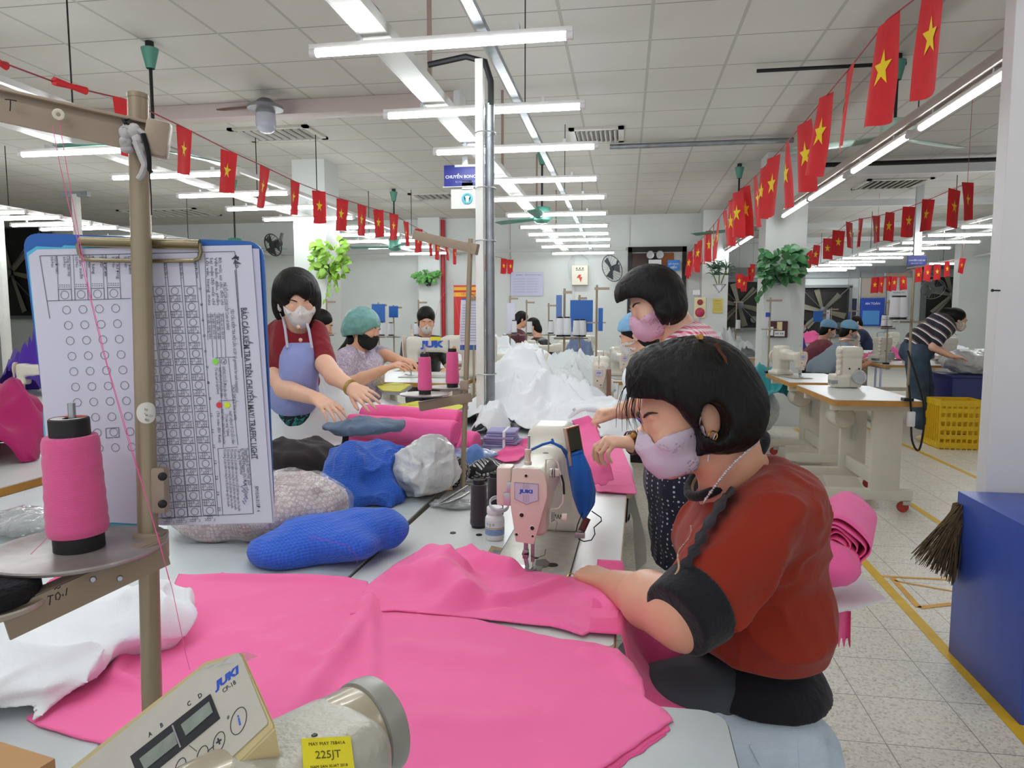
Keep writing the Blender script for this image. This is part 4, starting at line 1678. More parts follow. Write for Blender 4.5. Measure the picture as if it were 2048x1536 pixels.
# cardboard box in the corner
bx = thing('cardboard_box', 'brown cardboard box corner at the bottom left of the photo', 'box', (-.86, .66, TOP))
P = [at_z(x, y, .83) for x, y in ((110, 1517), (0, 1483))]
d = (P[1] - P[0]).normalized()
e = Vector((-d.y, d.x, 0))
if e.y > 0:
 e = -e
base = [P[0], P[0] + d * .22, P[0] + d * .22 + e * .2, P[0] + e * .2]
M_card = mat('brown_cardboard', 'b58a5c', .75, var=(8, .06))
MB().prism([Vector((p.x, p.y, TOP + .001)) for p in base], (0, 0, .83 - TOP - .001)).wbuild('box_body', M_card, bx, False)
MB().prism([Vector((p.x, p.y, .831)) for p in (base[0] + e * .10 - d * .001, base[0] + d * .22 + e * .10, base[2], base[3] - d * .001)], (0, 0, .003)).wbuild('box_flap', M_card, bx, False)

# ---------------------------------------------------------------- pink cloth on the near tables
Z1 = TOP + .0008
main_px = [(50, 1440), (95, 1462), (130, 1471), (170, 1482), (230, 1495), (330, 1536), (400, 1600), (800, 1640), (1180, 1560), (1250, 1510), (1348, 1443), (1325, 1422), (1290, 1400), (1288, 1372), (1268, 1332), (1235, 1302), (1190, 1288), (1120, 1282), (1040, 1262), (960, 1245), (880, 1232), (800, 1218), (742, 1205), (742, 1178), (735, 1165), (640, 1160), (500, 1156), (357, 1150), (344, 1180), (318, 1192), (257, 1200), (252, 1250), (206, 1272), (196, 1312), (150, 1372), (98, 1412)]
pm = patch('fabric_piece', main_px, Z1, M_pink, [
 ([(742, 1180), (735, 1230), (700, 1290), (640, 1360), (585, 1450)], .016, .018),
 ([(742, 1185), (745, 1260), (742, 1340), (735, 1420)], .010, .012),
 ([(735, 1170), (640, 1164), (500, 1160), (370, 1155)], .012, .014),
 ([(300, 1260), (245, 1320), (228, 1360), (300, 1385)], .016, .012),
 ([(760, 1290), (900, 1310), (1050, 1330)], .006, .03),
 ([(560, 1300), (620, 1320), (700, 1330)], .006, .02),
 ([(420, 1260), (520, 1290), (600, 1280)], .005, .03),
 ([(800, 1430), (950, 1450), (1100, 1440)], .005, .03),
 ([(1280, 1380), (1235, 1330), (1150, 1300)], .012, .012),
 ([(640, 1190), (680, 1260), (690, 1320)], .007, .02),
], res=.0062, amp=.0022, seed=3, scale=7, rag=.0016)
tag(pm, 'large sheet of pink fabric spread over the near grey table', 'fabric', 'pink fabric pieces on the tables')
# further plies of the same stack showing along the right edge
for k, (dx, dy) in enumerate(((-6, 14), (-16, 26), (-30, 36))):
 px = [(1040, 1600), (1180 + dx, 1560 + dy), (1250 + dx, 1512 + dy), (1350 + dx, 1445 + dy), (1318, 1426), (1200, 1450)]
 o = patch('fabric_ply', px, TOP + .0002 + .00022 * (2 - k), M_pinkd, res=.006, amp=.0002, seed=9 + k, rag=.0025, thick=.0003)
 tag(o, '%s pink ply showing under the right edge of the large pink sheet' % ['top', 'middle', 'bottom'][k], 'fabric', 'plies under the large pink sheet')
# the piece being sewn
sewn_px = [(700, 1230), (735, 1172), (790, 1130), (838, 1102), (866, 1100), (900, 1112), (912, 1100), (936, 1092), (968, 1120), (1010, 1133), (1062, 1143), (1145, 1156), (1158, 1162), (1210, 1182), (1238, 1215), (1236, 1238), (1166, 1272), (1100, 1254), (1000, 1243), (900, 1232), (790, 1222)]
sewn = patch('fabric_piece', sewn_px, TOP + .0056, M_pink, [
 ([(840, 1110), (880, 1150), (925, 1200), (940, 1225)], .050, .045),
 ([(935, 1096), (975, 1130), (1050, 1150)], .026, .028),
 ([(760, 1160), (830, 1160), (900, 1190)], .024, .03),
 ([(960, 1220), (1050, 1200), (1150, 1162)], .024, .014),
 ([(900, 1118), (905, 1150), (950, 1160)], .024, .018),
 ([(960, 1225), (1080, 1240), (1165, 1268)], .012, .012),
 ([(1160, 1190), (1200, 1200), (1236, 1225)], .010, .012),
], res=.0055, amp=.0024, seed=12, scale=9, edge=.012)
tag(sewn, 'pink fabric piece being sewn under the needle, folded back on itself', 'fabric', 'pink fabric pieces on the tables')
# where it runs over the table edge and hangs down
eX = .006

def hang(u, v):
 y = 1.20 + .38 * u
 s = v * .58
 f = .016 * math.sin(u * 11 + 2.0 * v) + .008 * math.sin(u * 23 + 3.5 * v)
 if s < .06:
  return Vector((-.055 + s, y + .03, TOP + .010 + .003 * math.sin(u * 20)))
 q = s - .06
 x = .005 + min(q, .17) * (.72 + .15 * math.sin(u * 5)) + .10 * max(0, q - .17) * .3
 z = TOP + .010 - .15 * (1 - math.exp(-q / .05)) * (1.05 - .35 * u) - max(0, q - .13) * .95
 return Vector((x + f * min(1, q * 6), y - .06 * q, z + f * min(1, q * 8)))

hg = MB().sheet(hang, 44, 50).build('fabric_piece', M_pinkd, None, True, 180)
hg.modifiers.new('thickness', 'SOLIDIFY').thickness = .0015
recenter(hg)
tag(hg, 'pink fabric hanging over the table edge in front of the woman in red', 'fabric', 'pink fabric pieces on the tables')

# ---------------------------------------------------------------- bags and cloth on the bench
p = at_z(60, 1370, TOP)
wb = heap('cloth_bundle', (p.x - .07, p.y + .04, TOP), (.42, .27, .085), M_wcloth, seed=4, h=.0045, wr=.034, freq=8, R=Matrix.Rotation(-.5, 3, 'Z'), extra=[((.14, .12, .05), (.10, .09, .045))], sharp=1.5)
tag(wb, 'white cloth bundle at the lower left, beside the pink sheet', 'cloth bundle')
p = at_z(190, 1215, TOP)
rl = heap('fabric_roll', (p.x, p.y, TOP), (.28, .085, .05), M_pinkd, seed=8, h=.005, wr=.012, freq=14, R=Matrix.Rotation(-.30, 3, 'Z'), aniso=(.4, 1, 1))
tag(rl, 'small folded pink piece behind the near spool disc', 'fabric')

def m_print():
 t = NT('pale_floral_print')
 v = t.coord()
 vo = t.n('ShaderNodeTexVoronoi', feature='F1')
 vo.inputs['Scale'].default_value = 95
 vo.inputs['Randomness'].default_value = .35
 t.l(v, vo.inputs['Vector'])
 f = vo.outputs['Distance']
 ringm = t.math('SUBTRACT', 1, t.math('MULTIPLY', t.math('ABSOLUTE', t.math('SUBTRACT', f, .36)), 7))
 dot = t.math('LESS_THAN', f, .17)
 k = t.math('MINIMUM', 1, t.math('MAXIMUM', 0, t.math('ADD', t.math('MULTIPLY', ringm, .85), dot)))
 t.base(t.mix(k, 'a48b8c', 'd9cfcd'))
 t.b.inputs['Roughness'].default_value = .35
 t.b.inputs['Coat Weight'].default_value = .35
 t.b.inputs['Coat Roughness'].default_value = .15
 t.bump(t.noise(v, 26, 5, .65), .35, .02)
 return t.m

def m_gauze(name, col):
 t = NT(name)
 v = t.coord(rot=(.1, .2, .5))
 s = t.sep(v)
 g = None
 for ax, k in ((0, 900), (1, 950), (2, 920)):
  w_ = t.math('SINE', t.math('ADD', t.math('MULTIPLY', s[ax], k), t.math('MULTIPLY', t.noise(v, 30, 2), 9)))
  g = w_ if g is None else t.math('ADD', g, w_)
 a = lin(col)
 t.base(t.mix(t.math('MULTIPLY', t.math('ADD', g, 3), .16), tuple(c * .75 for c in a[:3]), tuple(min(1, c * 1.25) for c in a[:3])))
 t.b.inputs['Roughness'].default_value = .85
 t.b.inputs['Sheen Weight'].default_value = .15
 t.bump(t.math('ADD', t.math('MULTIPLY', g, .25), t.math('MULTIPLY', t.noise(v, 20, 4), 2)), .3, .01)
 MATS[name] = t.m
 return t.m

M_film = mat('thin_clear_film', 'e6e8ec', .08, alpha=.22, coat=1.0, bump=(22, .8, .03))
p = at_z(515, 1075, TOP)
pb = heap('fabric_bag', (p.x - .0, p.y + .04, TOP), (.42, .27, .15), m_print(), seed=21, h=.006, wr=.016, freq=10, R=Matrix.Rotation(-.12, 3, 'Z'), extra=[((.08, .05, .07), (.13, .1, .075)), ((-.12, -.02, .04), (.12, .1, .06))])
tag(pb, 'bag of pale mauve patterned fabric in clear film, under the clipboard', 'fabric bag')
fm = heap('clear_film', (p.x + .0, p.y + .04, TOP), (.44, .29, .16), M_film, seed=22, h=.008, wr=.02, freq=12, R=Matrix.Rotation(-.12, 3, 'Z'), extra=[((.08, .05, .07), (.14, .11, .085)), ((-.12, -.02, .04), (.13, .11, .07)), ((.17, -.02, .03), (.06, .05, .03))], parent=pb)
p = at_z(655, 1120, TOP)
M_gblue = m_gauze('blue_gauze', '2d62cf')
bb = heap('fabric_bundle', (p.x, p.y + .02, TOP), (.29, .17, .10), M_gblue, seed=31, h=.0045, wr=.010, freq=9, R=Matrix.Rotation(-.5, 3, 'Z'), extra=[((.09, .07, .055), (.085, .065, .05)), ((-.09, -.05, .03), (.09, .08, .04))])
tag(bb, 'smooth blue gauze bundle lying by the white table corner', 'fabric bundle')
th_ = MB().tube([at_z(x, y, TOP + z) for x, y, z in ((618, 1074, .112), (650, 1080, .115), (690, 1090, .115), (712, 1110, .09), (715, 1125, .07))], .0006, 5).wbuild('loose_thread', mat('purple_thread', '8a3fc0', .6), bb)

# ---------------------------------------------------------------- lockstitch sewing machine (needle at the origin, arm towards +y, sewer at +x)
M_mach = mat('machine_ivory_enamel', 'd3cdbf', .35, bump=(90, .08, .003), var=(10, .04))
M_face = mat('face_plate_enamel', 'd8c6b6', .35, var=(10, .02))
M_hole = mat('black_hole', '0c0b0b', .5)
M_bed = mat('worn_bed_steel', 'b9b6ac', .35, .25, var=(35, .14))
M_badge = mat('lilac_badge', 'c4bccb', .4)
M_badgel = mat('badge_line', '4a4d6a', .5)
M_logo = mat('maker_blue', '2353b8', .5)

def make_lockstitch(detail=True, text='JUKI'):
 o = thing('sewing_machine', 'x', 'sewing machine')
 pr = [('b', (0, .385, .14), (.062, .075, .14), .03, None),
          ('b', (0, .21, .186), (.043, .22, .042), .025, None),
          ('b', (0, .33, .192), (.050, .13, .050), .03, None),
          ('b', (.001, .016, .156), (.037, .036, .074), .018, None),
          ('b', (0, .385, .02), (.085, .10, .02), .015, None)]
 g = union(pr, .025)
 lo, hi = prim_bounds(pr, .01)
 lo[0], hi[0], lo[1], hi[1], hi[2] = -.12, .12, -.05, .52, .34
 lo[2] = -.01
 sdf_obj('machine_arm', lambda P: smax(g(P), .003 - P[:, 2], .002), (lo, hi), .0055, M_mach, o, 2)
 MB().box((0, .18, .002), (.178, .47, .004), bev=.001).build('bed_plate', M_bed, o)
 MB().box((0, .0, .0045), (.05, .03, .0012)).build('needle_plate', M_steel, o)
 # face plate (upper parts are set DZ lower than first drawn)
 n_before = set(o.children)
 out = [(-.036, .285), (-.025, .288), (.024, .287), (.036, .277), (.0415, .250), (.0415, .225), (.0125, .118), (-.028, .122), (-.039, .20), (-.0395, .24)]
 MB().prism([(x, -.024, z) for x, z in out], (0, -.007, 0), .003).build('face_plate', M_face, o)
 fy = -.0312
 for x, z, r in ((-.005, .271, .0042), (-.0145, .183, .0062), (.009, .155, .0060), (-.026, .139, .0042), (.010, .137, .0034)):
  MB().lathe([(0, .0004), (r * .75, .0004)], (x, fy + .0003, z), (0, -1, 0), 16).build('screw_hole', M_hole, o)
  if detail:
   MB().lathe([(r * .75, .0003), (r * .8, .001), (r, .0008), (r * 1.25, 0)], (x, fy, z), (0, -1, 0), 20).build('hole_rim', M_face, o)
 b = [(-.030, .256), (.022, .254), (.022, .218), (-.004, .208), (-.030, .219)]
 MB().prism([(x * 1.12, fy, z + (z - .235) * .12) for x, z in [(-.030, .256), (.022, .254), (.022, .213), (-.030, .214)]], (0, -.0008, 0), .0003).build('badge_plate', M_face, o)
 bd = MB().prism([(x, fy - .0008, z) for x, z in b], (0, -.0008, 0)).build('badge', M_badge, o, False)
 mb = MB()
 mb.tube([(x, fy - .0017, z) for x, z in b], .0005, 5, True)
 for k in range(6):
  x = -.011 + k * .0026
  for z0, z1 in ((.256, .2415), (.2315, .212 + .0006 * abs(k - 3))):
   mb.tube([(x, fy - .0016, z0 - .001), (x, fy - .0016, z1)], .00022, 4)
 mb.build('badge_lines', M_badgel, bd)
 mb = MB()
 add_mesh(mb, text_mesh(text, .0102, basis((1, 0, 0), (0, 0, 1), (0, -1, 0), (-.004, fy - .0019, .2365)), .0002, 'CENTER', .0006, 1.5))
 mb.build('badge_lettering', M_logo, bd, False)
 # knob on top, rod, bars, foot
 MB().lathe([(0, 0), (.0085, 0), (.0085, .007), (.006, .009), (.0058, .025), (.0075, .028), (.0075, .035), (.003, .036), (0, .036)], (-.008, .004, .286), seg=20).build('pressure_screw', M_face, o)
 MB().cyl((-.006, .004, .3), (-.006, .004, .352), .0025, seg=10).build('needle_bar_top', M_steel, o)
 MB().cyl((.004, 0, .065), (.004, 0, .175), .0042, seg=14).build('needle_bar', M_steel, o)
 MB().cyl((.004, 0, .001), (.004, 0, .03), .0008, seg=8).build('needle', M_steel, o)
 MB().cyl((-.012, .002, .088), (-.012, .002, .175), .0052, seg=14).build('presser_bar', M_steel, o)
 mb = MB()
 mb.box((-.012, -.001, .038), (.013, .014, .02), bev=.002).box((-.010, -.002, .018), (.009, .006, .026), M=Matrix.Rotation(-.2, 4, 'Y'), bev=.001)
 mb.prism([(-.012, -.02, .0075), (.002, -.022, .0075), (.006, .004, .0075), (-.014, .006, .0075)], (0, 0, .002)).prism([(.006, -.02, .0085), (.014, -.016, .0085), (.012, .004, .0085), (.006, .004, .0085)], (0, 0, .0015))
 mb.tube([(-.012, -.02, .0085), (-.008, -.034, .012), (.006, -.036, .012), (.012, -.018, .009)], .0016, 6)
 mb.build('presser_foot', M_steel, o)
 MB().cyl((-.019, -.004, .038), (-.005, -.006, .040), .0036, seg=10).build('foot_screw', M_dark, o)
 if detail:
  MB().tube([(.0, -.006, .035), (.012, -.008, .031), (.020, -.008, .034), (.032, -.006, .039), (.034, -.006, .052)], .0007, 5).build('finger_guard', M_dark, o)
  MB().box((-.062, .02, .235), (.034, .05, .088), bev=.006).build('side_cover', M_face, o)
  MB().box((-.047, -.010, .236), (.013, .012, .026), bev=.003).box((-.052, -.012, .210), (.016, .010, .030), bev=.003).build('lift_lever', M_alu, o)
  # thread guard wire, tension discs, hooks on the sewer's side
  MB().tube([(.032, -.005, .272), (.034, -.008, .302), (.05, -.01, .305), (.060, -.008, .296), (.066, -.004, .27), (.073, -.004, .235), (.072, -.004, .205), (.063, -.004, .192), (.043, -.002, .187)], .0022, 8).build('thread_guard', mat('ivory_wire', 'd6cfc2', .4), o)
  MB().tube([(.068, -.006, .268), (.073, -.006, .25), (.0745, -.006, .225)], .0026, 8).build('guard_sleeve', M_dark, o)
  MB().box((.052, .0, .272), (.022, .012, .016), bev=.003).build('guard_clip', M_mach, o)
  MB().tube([(.047, -.007, .268), (.049, -.008, .281), (.053, -.008, .283), (.053, -.008, .262), (.048, -.008, .262), (.0485, -.008, .277)], .0008, 6).build('thread_hook', M_dark, o)
  mb = MB()
  for x in (.0455, .0485, .0515):
   mb.lathe([(.003, 0), (.0095, .0006), (.0095, .0012), (.003, .0016)], (x, .0, .172), (1, 0, 0), 18)
  mb.build('tension_disc', M_steel, o)
  MB().tube([(.054 + k * .0011, math.cos(k * 1.2) * .005, .172 + math.sin(k * 1.2) * .005) for k in range(14)], .0007, 5).build('tension_spring', M_dark, o)
  MB().lathe([(0, .012), (.0075, .012), (.0085, .01), (.0085, .001), (.004, 0)], (.069, 0, .171), (1, 0, 0), 18).build('tension_knob', mat('cream_knob', 'ddd3c5', .35), o)
  MB().tube([(.046, -.002, .160), (.054, -.006, .166), (.060, -.006, .160), (.057, -.006, .146), (.052, -.004, .136)], .0012, 6).build('check_spring', M_steel, o)
 keep = ('needle', 'presser_foot', 'foot_screw', 'finger_guard')
 for ch in o.children:
  if ch in n_before or ch.name.split('.')[0] in keep:
   continue
  ch.location.z -= .045
  if ch.name.split('.')[0] in ('face_plate', 'screw_hole', 'hole_rim', 'badge_plate', 'badge'):
   ch.location.y -= .011
 # handwheel, belt cover, oil gauge
 MB().lathe([(0, .0), (.05, .0), (.068, .006), (.07, .012), (.07, .026), (.062, .032), (.03, .034), (0, .036)], (0, .475, .17), (0, 1, 0), 28).build('handwheel', M_mach, o)
 MB().lathe([(0, .001), (.011, .002), (.013, 0)], (0.053, .33, .2), (1, 0, 0), 16).build('oil_sight', M_steel, o)
 for y in (.22, .28, .34):
  MB().lathe([(0, .0005), (.006, .001), (.008, 0)], (.01, y - .05, .2365), (0, 0, 1), 12).build('top_plug', M_hole, o)
 return o

NEED = at_z(1062, 1138, TOP + .003)
jm = make_lockstitch(True)
jm.location = (NEED.x, NEED.y, TOP + .0006)
jm.rotation_euler = (0, 0, -.022)
jm['label'] = 'ivory sewing machine with the blue badge at the needle of the woman in red'
jm['group'] = 'lockstitch sewing machines'
# dirt lines where the bed is let into the white table
for s_ in ((-.0905, M_dark), (.0905, M_dark)):
 MB().box((s_[0], .18, .0012), (.0016, .47, .0028)).build('bed_seam', s_[1], jm, False)
MB().lathe([(0, .0006), (.013, .0006), (.0135, 0)], (.045, .03, .004), seg=20).build('bed_hole', M_hole, jm)
MB().lathe([(0, .0006), (.007, .0006), (.0075, 0)], (.0, .07, .004), seg=16).build('bed_hole', M_hole, jm)
pt = patch('oil_stain', [(1072, 1120), (1090, 1118), (1100, 1126), (1094, 1135), (1078, 1136), (1070, 1129)], TOP + .0048, mat('oil_grime', '6f6a62', .6, var=(300, .4)), res=.004, amp=.0001, thick=.0002)
adopt(pt, jm)

# steel slide plate left of the bed
MB().prism([at_z(x, y, TOP) for x, y in ((968, 1118), (983, 1092), (1010, 1098), (997, 1122))], (0, 0, .0012)).wbuild('slide_plate', mat('tan_slide_plate', 'a89468', .4, .3), SEW, False)
MB().prism([at_z(x, y, TOP + .0008) for x, y in ((978, 1116), (988, 1100), (1003, 1103), (995, 1119))], (0, 0, .0012)).wbuild('slide_window', M_steel, SEW, False)

# blue pouch with the phone, hung from the machine by a strap
M_pouch = m_cloth('blue_pouch_cotton', '2560b4', wr=.3, scale=20)
PY = 1.70
po = thing('cloth_pouch', 'blue cloth pouch hanging by its strap from the ivory sewing machine', 'pouch', at_y(1165, 1040, PY))
up_ = [(1131, 908), (1140, 960), (1147, 1000), (1156, 1028), (1168, 1040), (1184, 1022), (1193, 1005), (1190, 960), (1176, 925), (1162, 900)]

def pouch(u, v):
 # u round the bag, v from the mouth to the tip
 Lx = np.interp(v, [0, .3, .6, .85, 1], [1131, 1137, 1145, 1156, 1166])
 Ly = np.interp(v, [0, .3, .6, .85, 1], [910, 950, 992, 1024, 1040])
 Rx = np.interp(v, [0, .3, .6, .85, 1], [1164, 1182, 1192, 1190, 1170])
 Ry = np.interp(v, [0, .3, .6, .85, 1], [899, 938, 980, 1008, 1040])
 th = u * 2 * PI
 c = (1 - math.cos(th)) / 2
 x, y = Lx + (Rx - Lx) * c, Ly + (Ry - Ly) * c
 dep = math.sin(th) * (.016 + .018 * math.sin(min(1, v * 1.2) * PI)) + .003 * math.sin(u * 31 + v * 6)
 return at_y(x, y, PY - dep)

MB().sheet(pouch, 40, 22).wbuild('bag', M_pouch, po)
mb = MB()
mb.tube([pouch(k / 24, .03) + Vector((0, -.001, 0)) for k in range(24)], .0022, 6, True)
mb.wbuild('hem', M_pouch, po)
for pts in ([(1133, 912, PY), (1124, 896, 1.68), (1112, 889, 1.66), (1104, 884, 1.66), (1085, 889, 1.66), (1066, 898, 1.62), (1056, 903, 1.58)],
   [(1108, 887, 1.66), (1122, 893, 1.66), (1132, 903, 1.68), (1135, 916, PY)],
   [(1104, 878, 1.67), (1108, 888, 1.665), (1100, 884, 1.66)]):
 MB().tube([at_y(*p) for p in pts], .0032, 6).wbuild('strap', M_pouch, po)
ph = thing('phone', 'smartphone with an orange case standing in the blue pouch', 'phone', at_y(1150, 930, PY))
Pc = at_y(1149, 890, PY)
e1 = (at_y(1168, 895, PY + .02) - at_y(1136, 905, PY - .02)).normalized()
e2 = (at_y(1129, 862, PY) - at_y(1138, 915, PY)).normalized()
e3 = e1.cross(e2).normalized()
e1 = e2.cross(e3)
Mp = basis(e1, e2, e3)
MB().box(Pc, (.046, .092, .009), M=Mp, bev=.003).wbuild('phone_case', mat('orange_pink_phone_case', 'c8694f', .35), ph)
MB().box(Pc + e3 * .0045, (.040, .086, .0012), M=Mp, bev=.0005).wbuild('phone_screen', mat('dark_phone_screen', '2b2a10', .08, coat=1, var=(30, .6)), ph)
MB().box(Pc - e1 * .023, (.0025, .093, .0095), M=Mp, bev=.001).wbuild('phone_frame', mat('pale_phone_frame', 'cbb29c', .3, .4), ph)
# wire bobbin stand beside the column
wi = thing('bobbin_winder', 'small wire bobbin winder with dark red thread by the machine column', 'winder', at_z(1170, 1075, TOP + .004))
for pts in ([(1183, 1022, 1.66), (1202, 1035, 1.66), (1203, 1042, 1.66), (1188, 1055, 1.66), (1190, 1068, 1.66), (1183, 1080, 1.65), (1168, 1083, 1.65), (1157, 1078, 1.65)], [(1165, 1025, 1.68), (1155, 1050, 1.67), (1151, 1068, 1.66), (1158, 1078, 1.65)]):
 MB().tube([at_y(*p) for p in pts], .0014, 6).wbuild('wire', M_dark, wi)
MB().cyl(at_y(1163, 1062, 1.66), at_y(1175, 1036, 1.67), .0085, seg=14).wbuild('bobbin_thread', mat('dark_red_thread', '5d2a26', .7, var=(300, .5)), wi)
MB().box(at_y(1160, 1070, 1.655), (.024, .01, .014), bev=.002).wbuild('winder_body', M_steel, wi)

# thread cones and bottle on the white table
for px, py, lab, rb in ((955, 1058, 'tall dark plum thread cone standing on the white table beside the machine', .0245), (988, 1040, 'dark plum thread cone half hidden behind the first, next to the machine', .0235)):
 p = at_z(px, py, TOP)
 cone((p.x, p.y + .02, TOP + .001), lab, rb, .0215, .112, M_thplum, .006, .012, 'plum thread cones')
p = at_z(987, 1082, TOP)
bt = thing('pill_bottle', 'small white bottle with printed label beside the plum cones', 'bottle', (p.x, p.y + .018, TOP + .001))
MB().lathe([(0, 0), (.0225, 0), (.0245, .003), (.0245, .056), (.021, .062), (.0175, .064), (.0175, .067), (0, .067)], seg=40).build('bottle_body', mat('white_bottle_plastic', 'dcdcdc', .3), bt)
MB().lathe([(.0248, .012), (.0249, .013), (.0249, .051), (.0248, .052)], seg=40).build('bottle_label', mat('bottle_label_paper', 'd3d6da', .5), bt)
MB().lathe([(.02495, .014), (.02505, .0145), (.02505, .03), (.02495, .0305)], seg=40).build('label_band', mat('blue_grey_label_band', '7d93b8', .5, var=(400, .6)), bt)
MB().lathe([(.02495, .0315), (.02505, .032), (.02505, .0335), (.02495, .034)], seg=40).build('label_stripe', mat('ochre_stripe', 'b9a14a', .5), bt)
mb = MB()
for k, (tx, z, sz) in enumerate((('PZ 45 油', .0425, .0062), ('甲', .0375, .004))):
 me = text_mesh(tx, sz, basis((1, 0, 0), (0, 0, 1), (0, -1, 0), (-.008, -.0253, z)), .0001)
 for v_ in me.vertices:
  a_ = v_.co.x / .025
  v_.co.x, v_.co.y = .0253 * math.sin(a_), -.0253 * math.cos(a_)
 add_mesh(mb, me)
mb.build('label_lettering', mat('label_print', '3b4a5c', .6), bt)
MB().lathe([(0, .067), (.0195, .067), (.0205, .069), (.0205, .082), (.0195, .084), (0, .084)], seg=40).build('bottle_cap', mat('white_bottle_cap', 'e2e2e2', .35), bt)
tp = MB().lathe([(.024, .0), (.0265, .002), (.0265, .012), (.024, .014), (.0225, .012), (.0225, .002), (.024, 0)], (0, 0, 0), (.25, -.55, 1), 36).build('tape_roll', mat('clear_tape_roll', 'c6c9d2', .2, coat=.6))
tp.location = Vector((p.x + .012, p.y + .012, TOP + .089))
tag(tp, 'roll of clear tape resting on the bottle cap beside the machine', 'tape')
# plastic wrapped tools at the back corner
tl = heap('plastic_bag', at_z(895, 1020, TOP) + Vector((.01, .03, 0)), (.14, .09, .022), mat('crinkled_clear_bag', 'aeb2b3', .12, alpha=.6, coat=.8, bump=(60, .8, .02)), seed=3, h=.004, wr=.008, freq=26, sharp=2)
tag(tl, 'small crinkled clear bag at the far left corner of the white table', 'plastic bag')
sc = thing('thread_snips', 'dark thread snips lying by the crinkled bag and the plum cones', 'scissors', at_z(905, 1000, TOP + .02))
for pts in ([(872, 1010, .025), (890, 1000, .03), (915, 985, .04), (935, 972, .045)], [(872, 1010, .025), (895, 1006, .028), (920, 996, .03), (938, 985, .03)]):
 MB().tube([at_z(x, y, TOP + z) for x, y, z in pts], [.0015, .004, .005, .004], 7).wbuild('snip_blade', M_steel, sc)
st_ = MB().prism([at_z(x, y, TOP + .03) for x, y in ((831, 978), (833, 970), (905, 972), (905, 980))], (0, 0, .002)).build('wooden_stick', M_wood, None, False)
recenter(st_)
tag(st_, 'thin pale wooden stick in front of the clear white bag', 'stick')

# ---------------------------------------------------------------- people: helpers
def skin(name, col, red=.12):
 t = NT(name)
 v = t.coord()
 a = lin(col)
 n = t.noise(v, 26, 3)
 t.base(t.mix(n, (a[0], a[1] * (1 - red), a[2] * (1 - red)), (min(1, a[0] * 1.04), a[1] * 1.05, a[2] * 1.04)))
 t.b.inputs['Roughness'].default_value = .48
 t.b.inputs['Subsurface Weight'].default_value = .12
 t.b.inputs['Subsurface Radius'].default_value = (.012, .005, .003)
 t.b.inputs['Subsurface Scale'].default_value = .6
 t.bump(t.noise(v, 220, 3), .05, .002)
 MATS[name] = t.m
 return t.m

M_skin = skin('warm_skin', 'd9a88a')
M_skin2 = skin('light_skin', 'e0b59a')

def m_hair(name, col, rot=(0, .3, 0)):
 t = NT(name)
 v = t.coord(scale=(1, 1, .12), rot=rot)
 n = t.noise(v, 170, 4, .6)
 a = lin(col)
 t.base(t.mix(n, tuple(c * .5 for c in a[:3]), tuple(min(1, c * 1.5) for c in a[:3])))
 t.b.inputs['Roughness'].default_value = .48
 t.b.inputs['Specular IOR Level'].default_value = .22
 t.b.inputs['Anisotropic'].default_value = .6
 t.bump(n, .55, .006)
 MATS[name] = t.m
 return t.m

M_hair = m_hair('black_hair', '131110')
M_brow = mat('dark_brow', '2e211c', .7)
M_hairb = m_hair('brown_hair_strands', '5a3523')

def J(px, py, Y):
 return at_y(px, py, Y)

def pr_(P, rpx):
 return rpx * mpp(P)

def limb(pts):
 """chain of tapered capsules through (px, py, Y, radius in px)"""
 Q = [(J(*p[:3]), p[3] * mpp(J(*p[:3]))) for p in pts]
 return [('c', a[0], b[0], a[1], b[1]) for a, b in zip(Q, Q[1:])]

def pell(px, py, Y, rx, rz, ry, rot=0.0):
 """ellipsoid given by its photo ellipse and its half depth in metres; ROT turns it in the picture plane (radians, clockwise)"""
 P = J(px, py, Y)
 m = mpp(P)
 R = Matrix.Rotation(YAW, 3, 'Z') @ Matrix.Rotation(rot, 3, 'Y')
 return ('e', P, (rx * m, ry, rz * m), R)

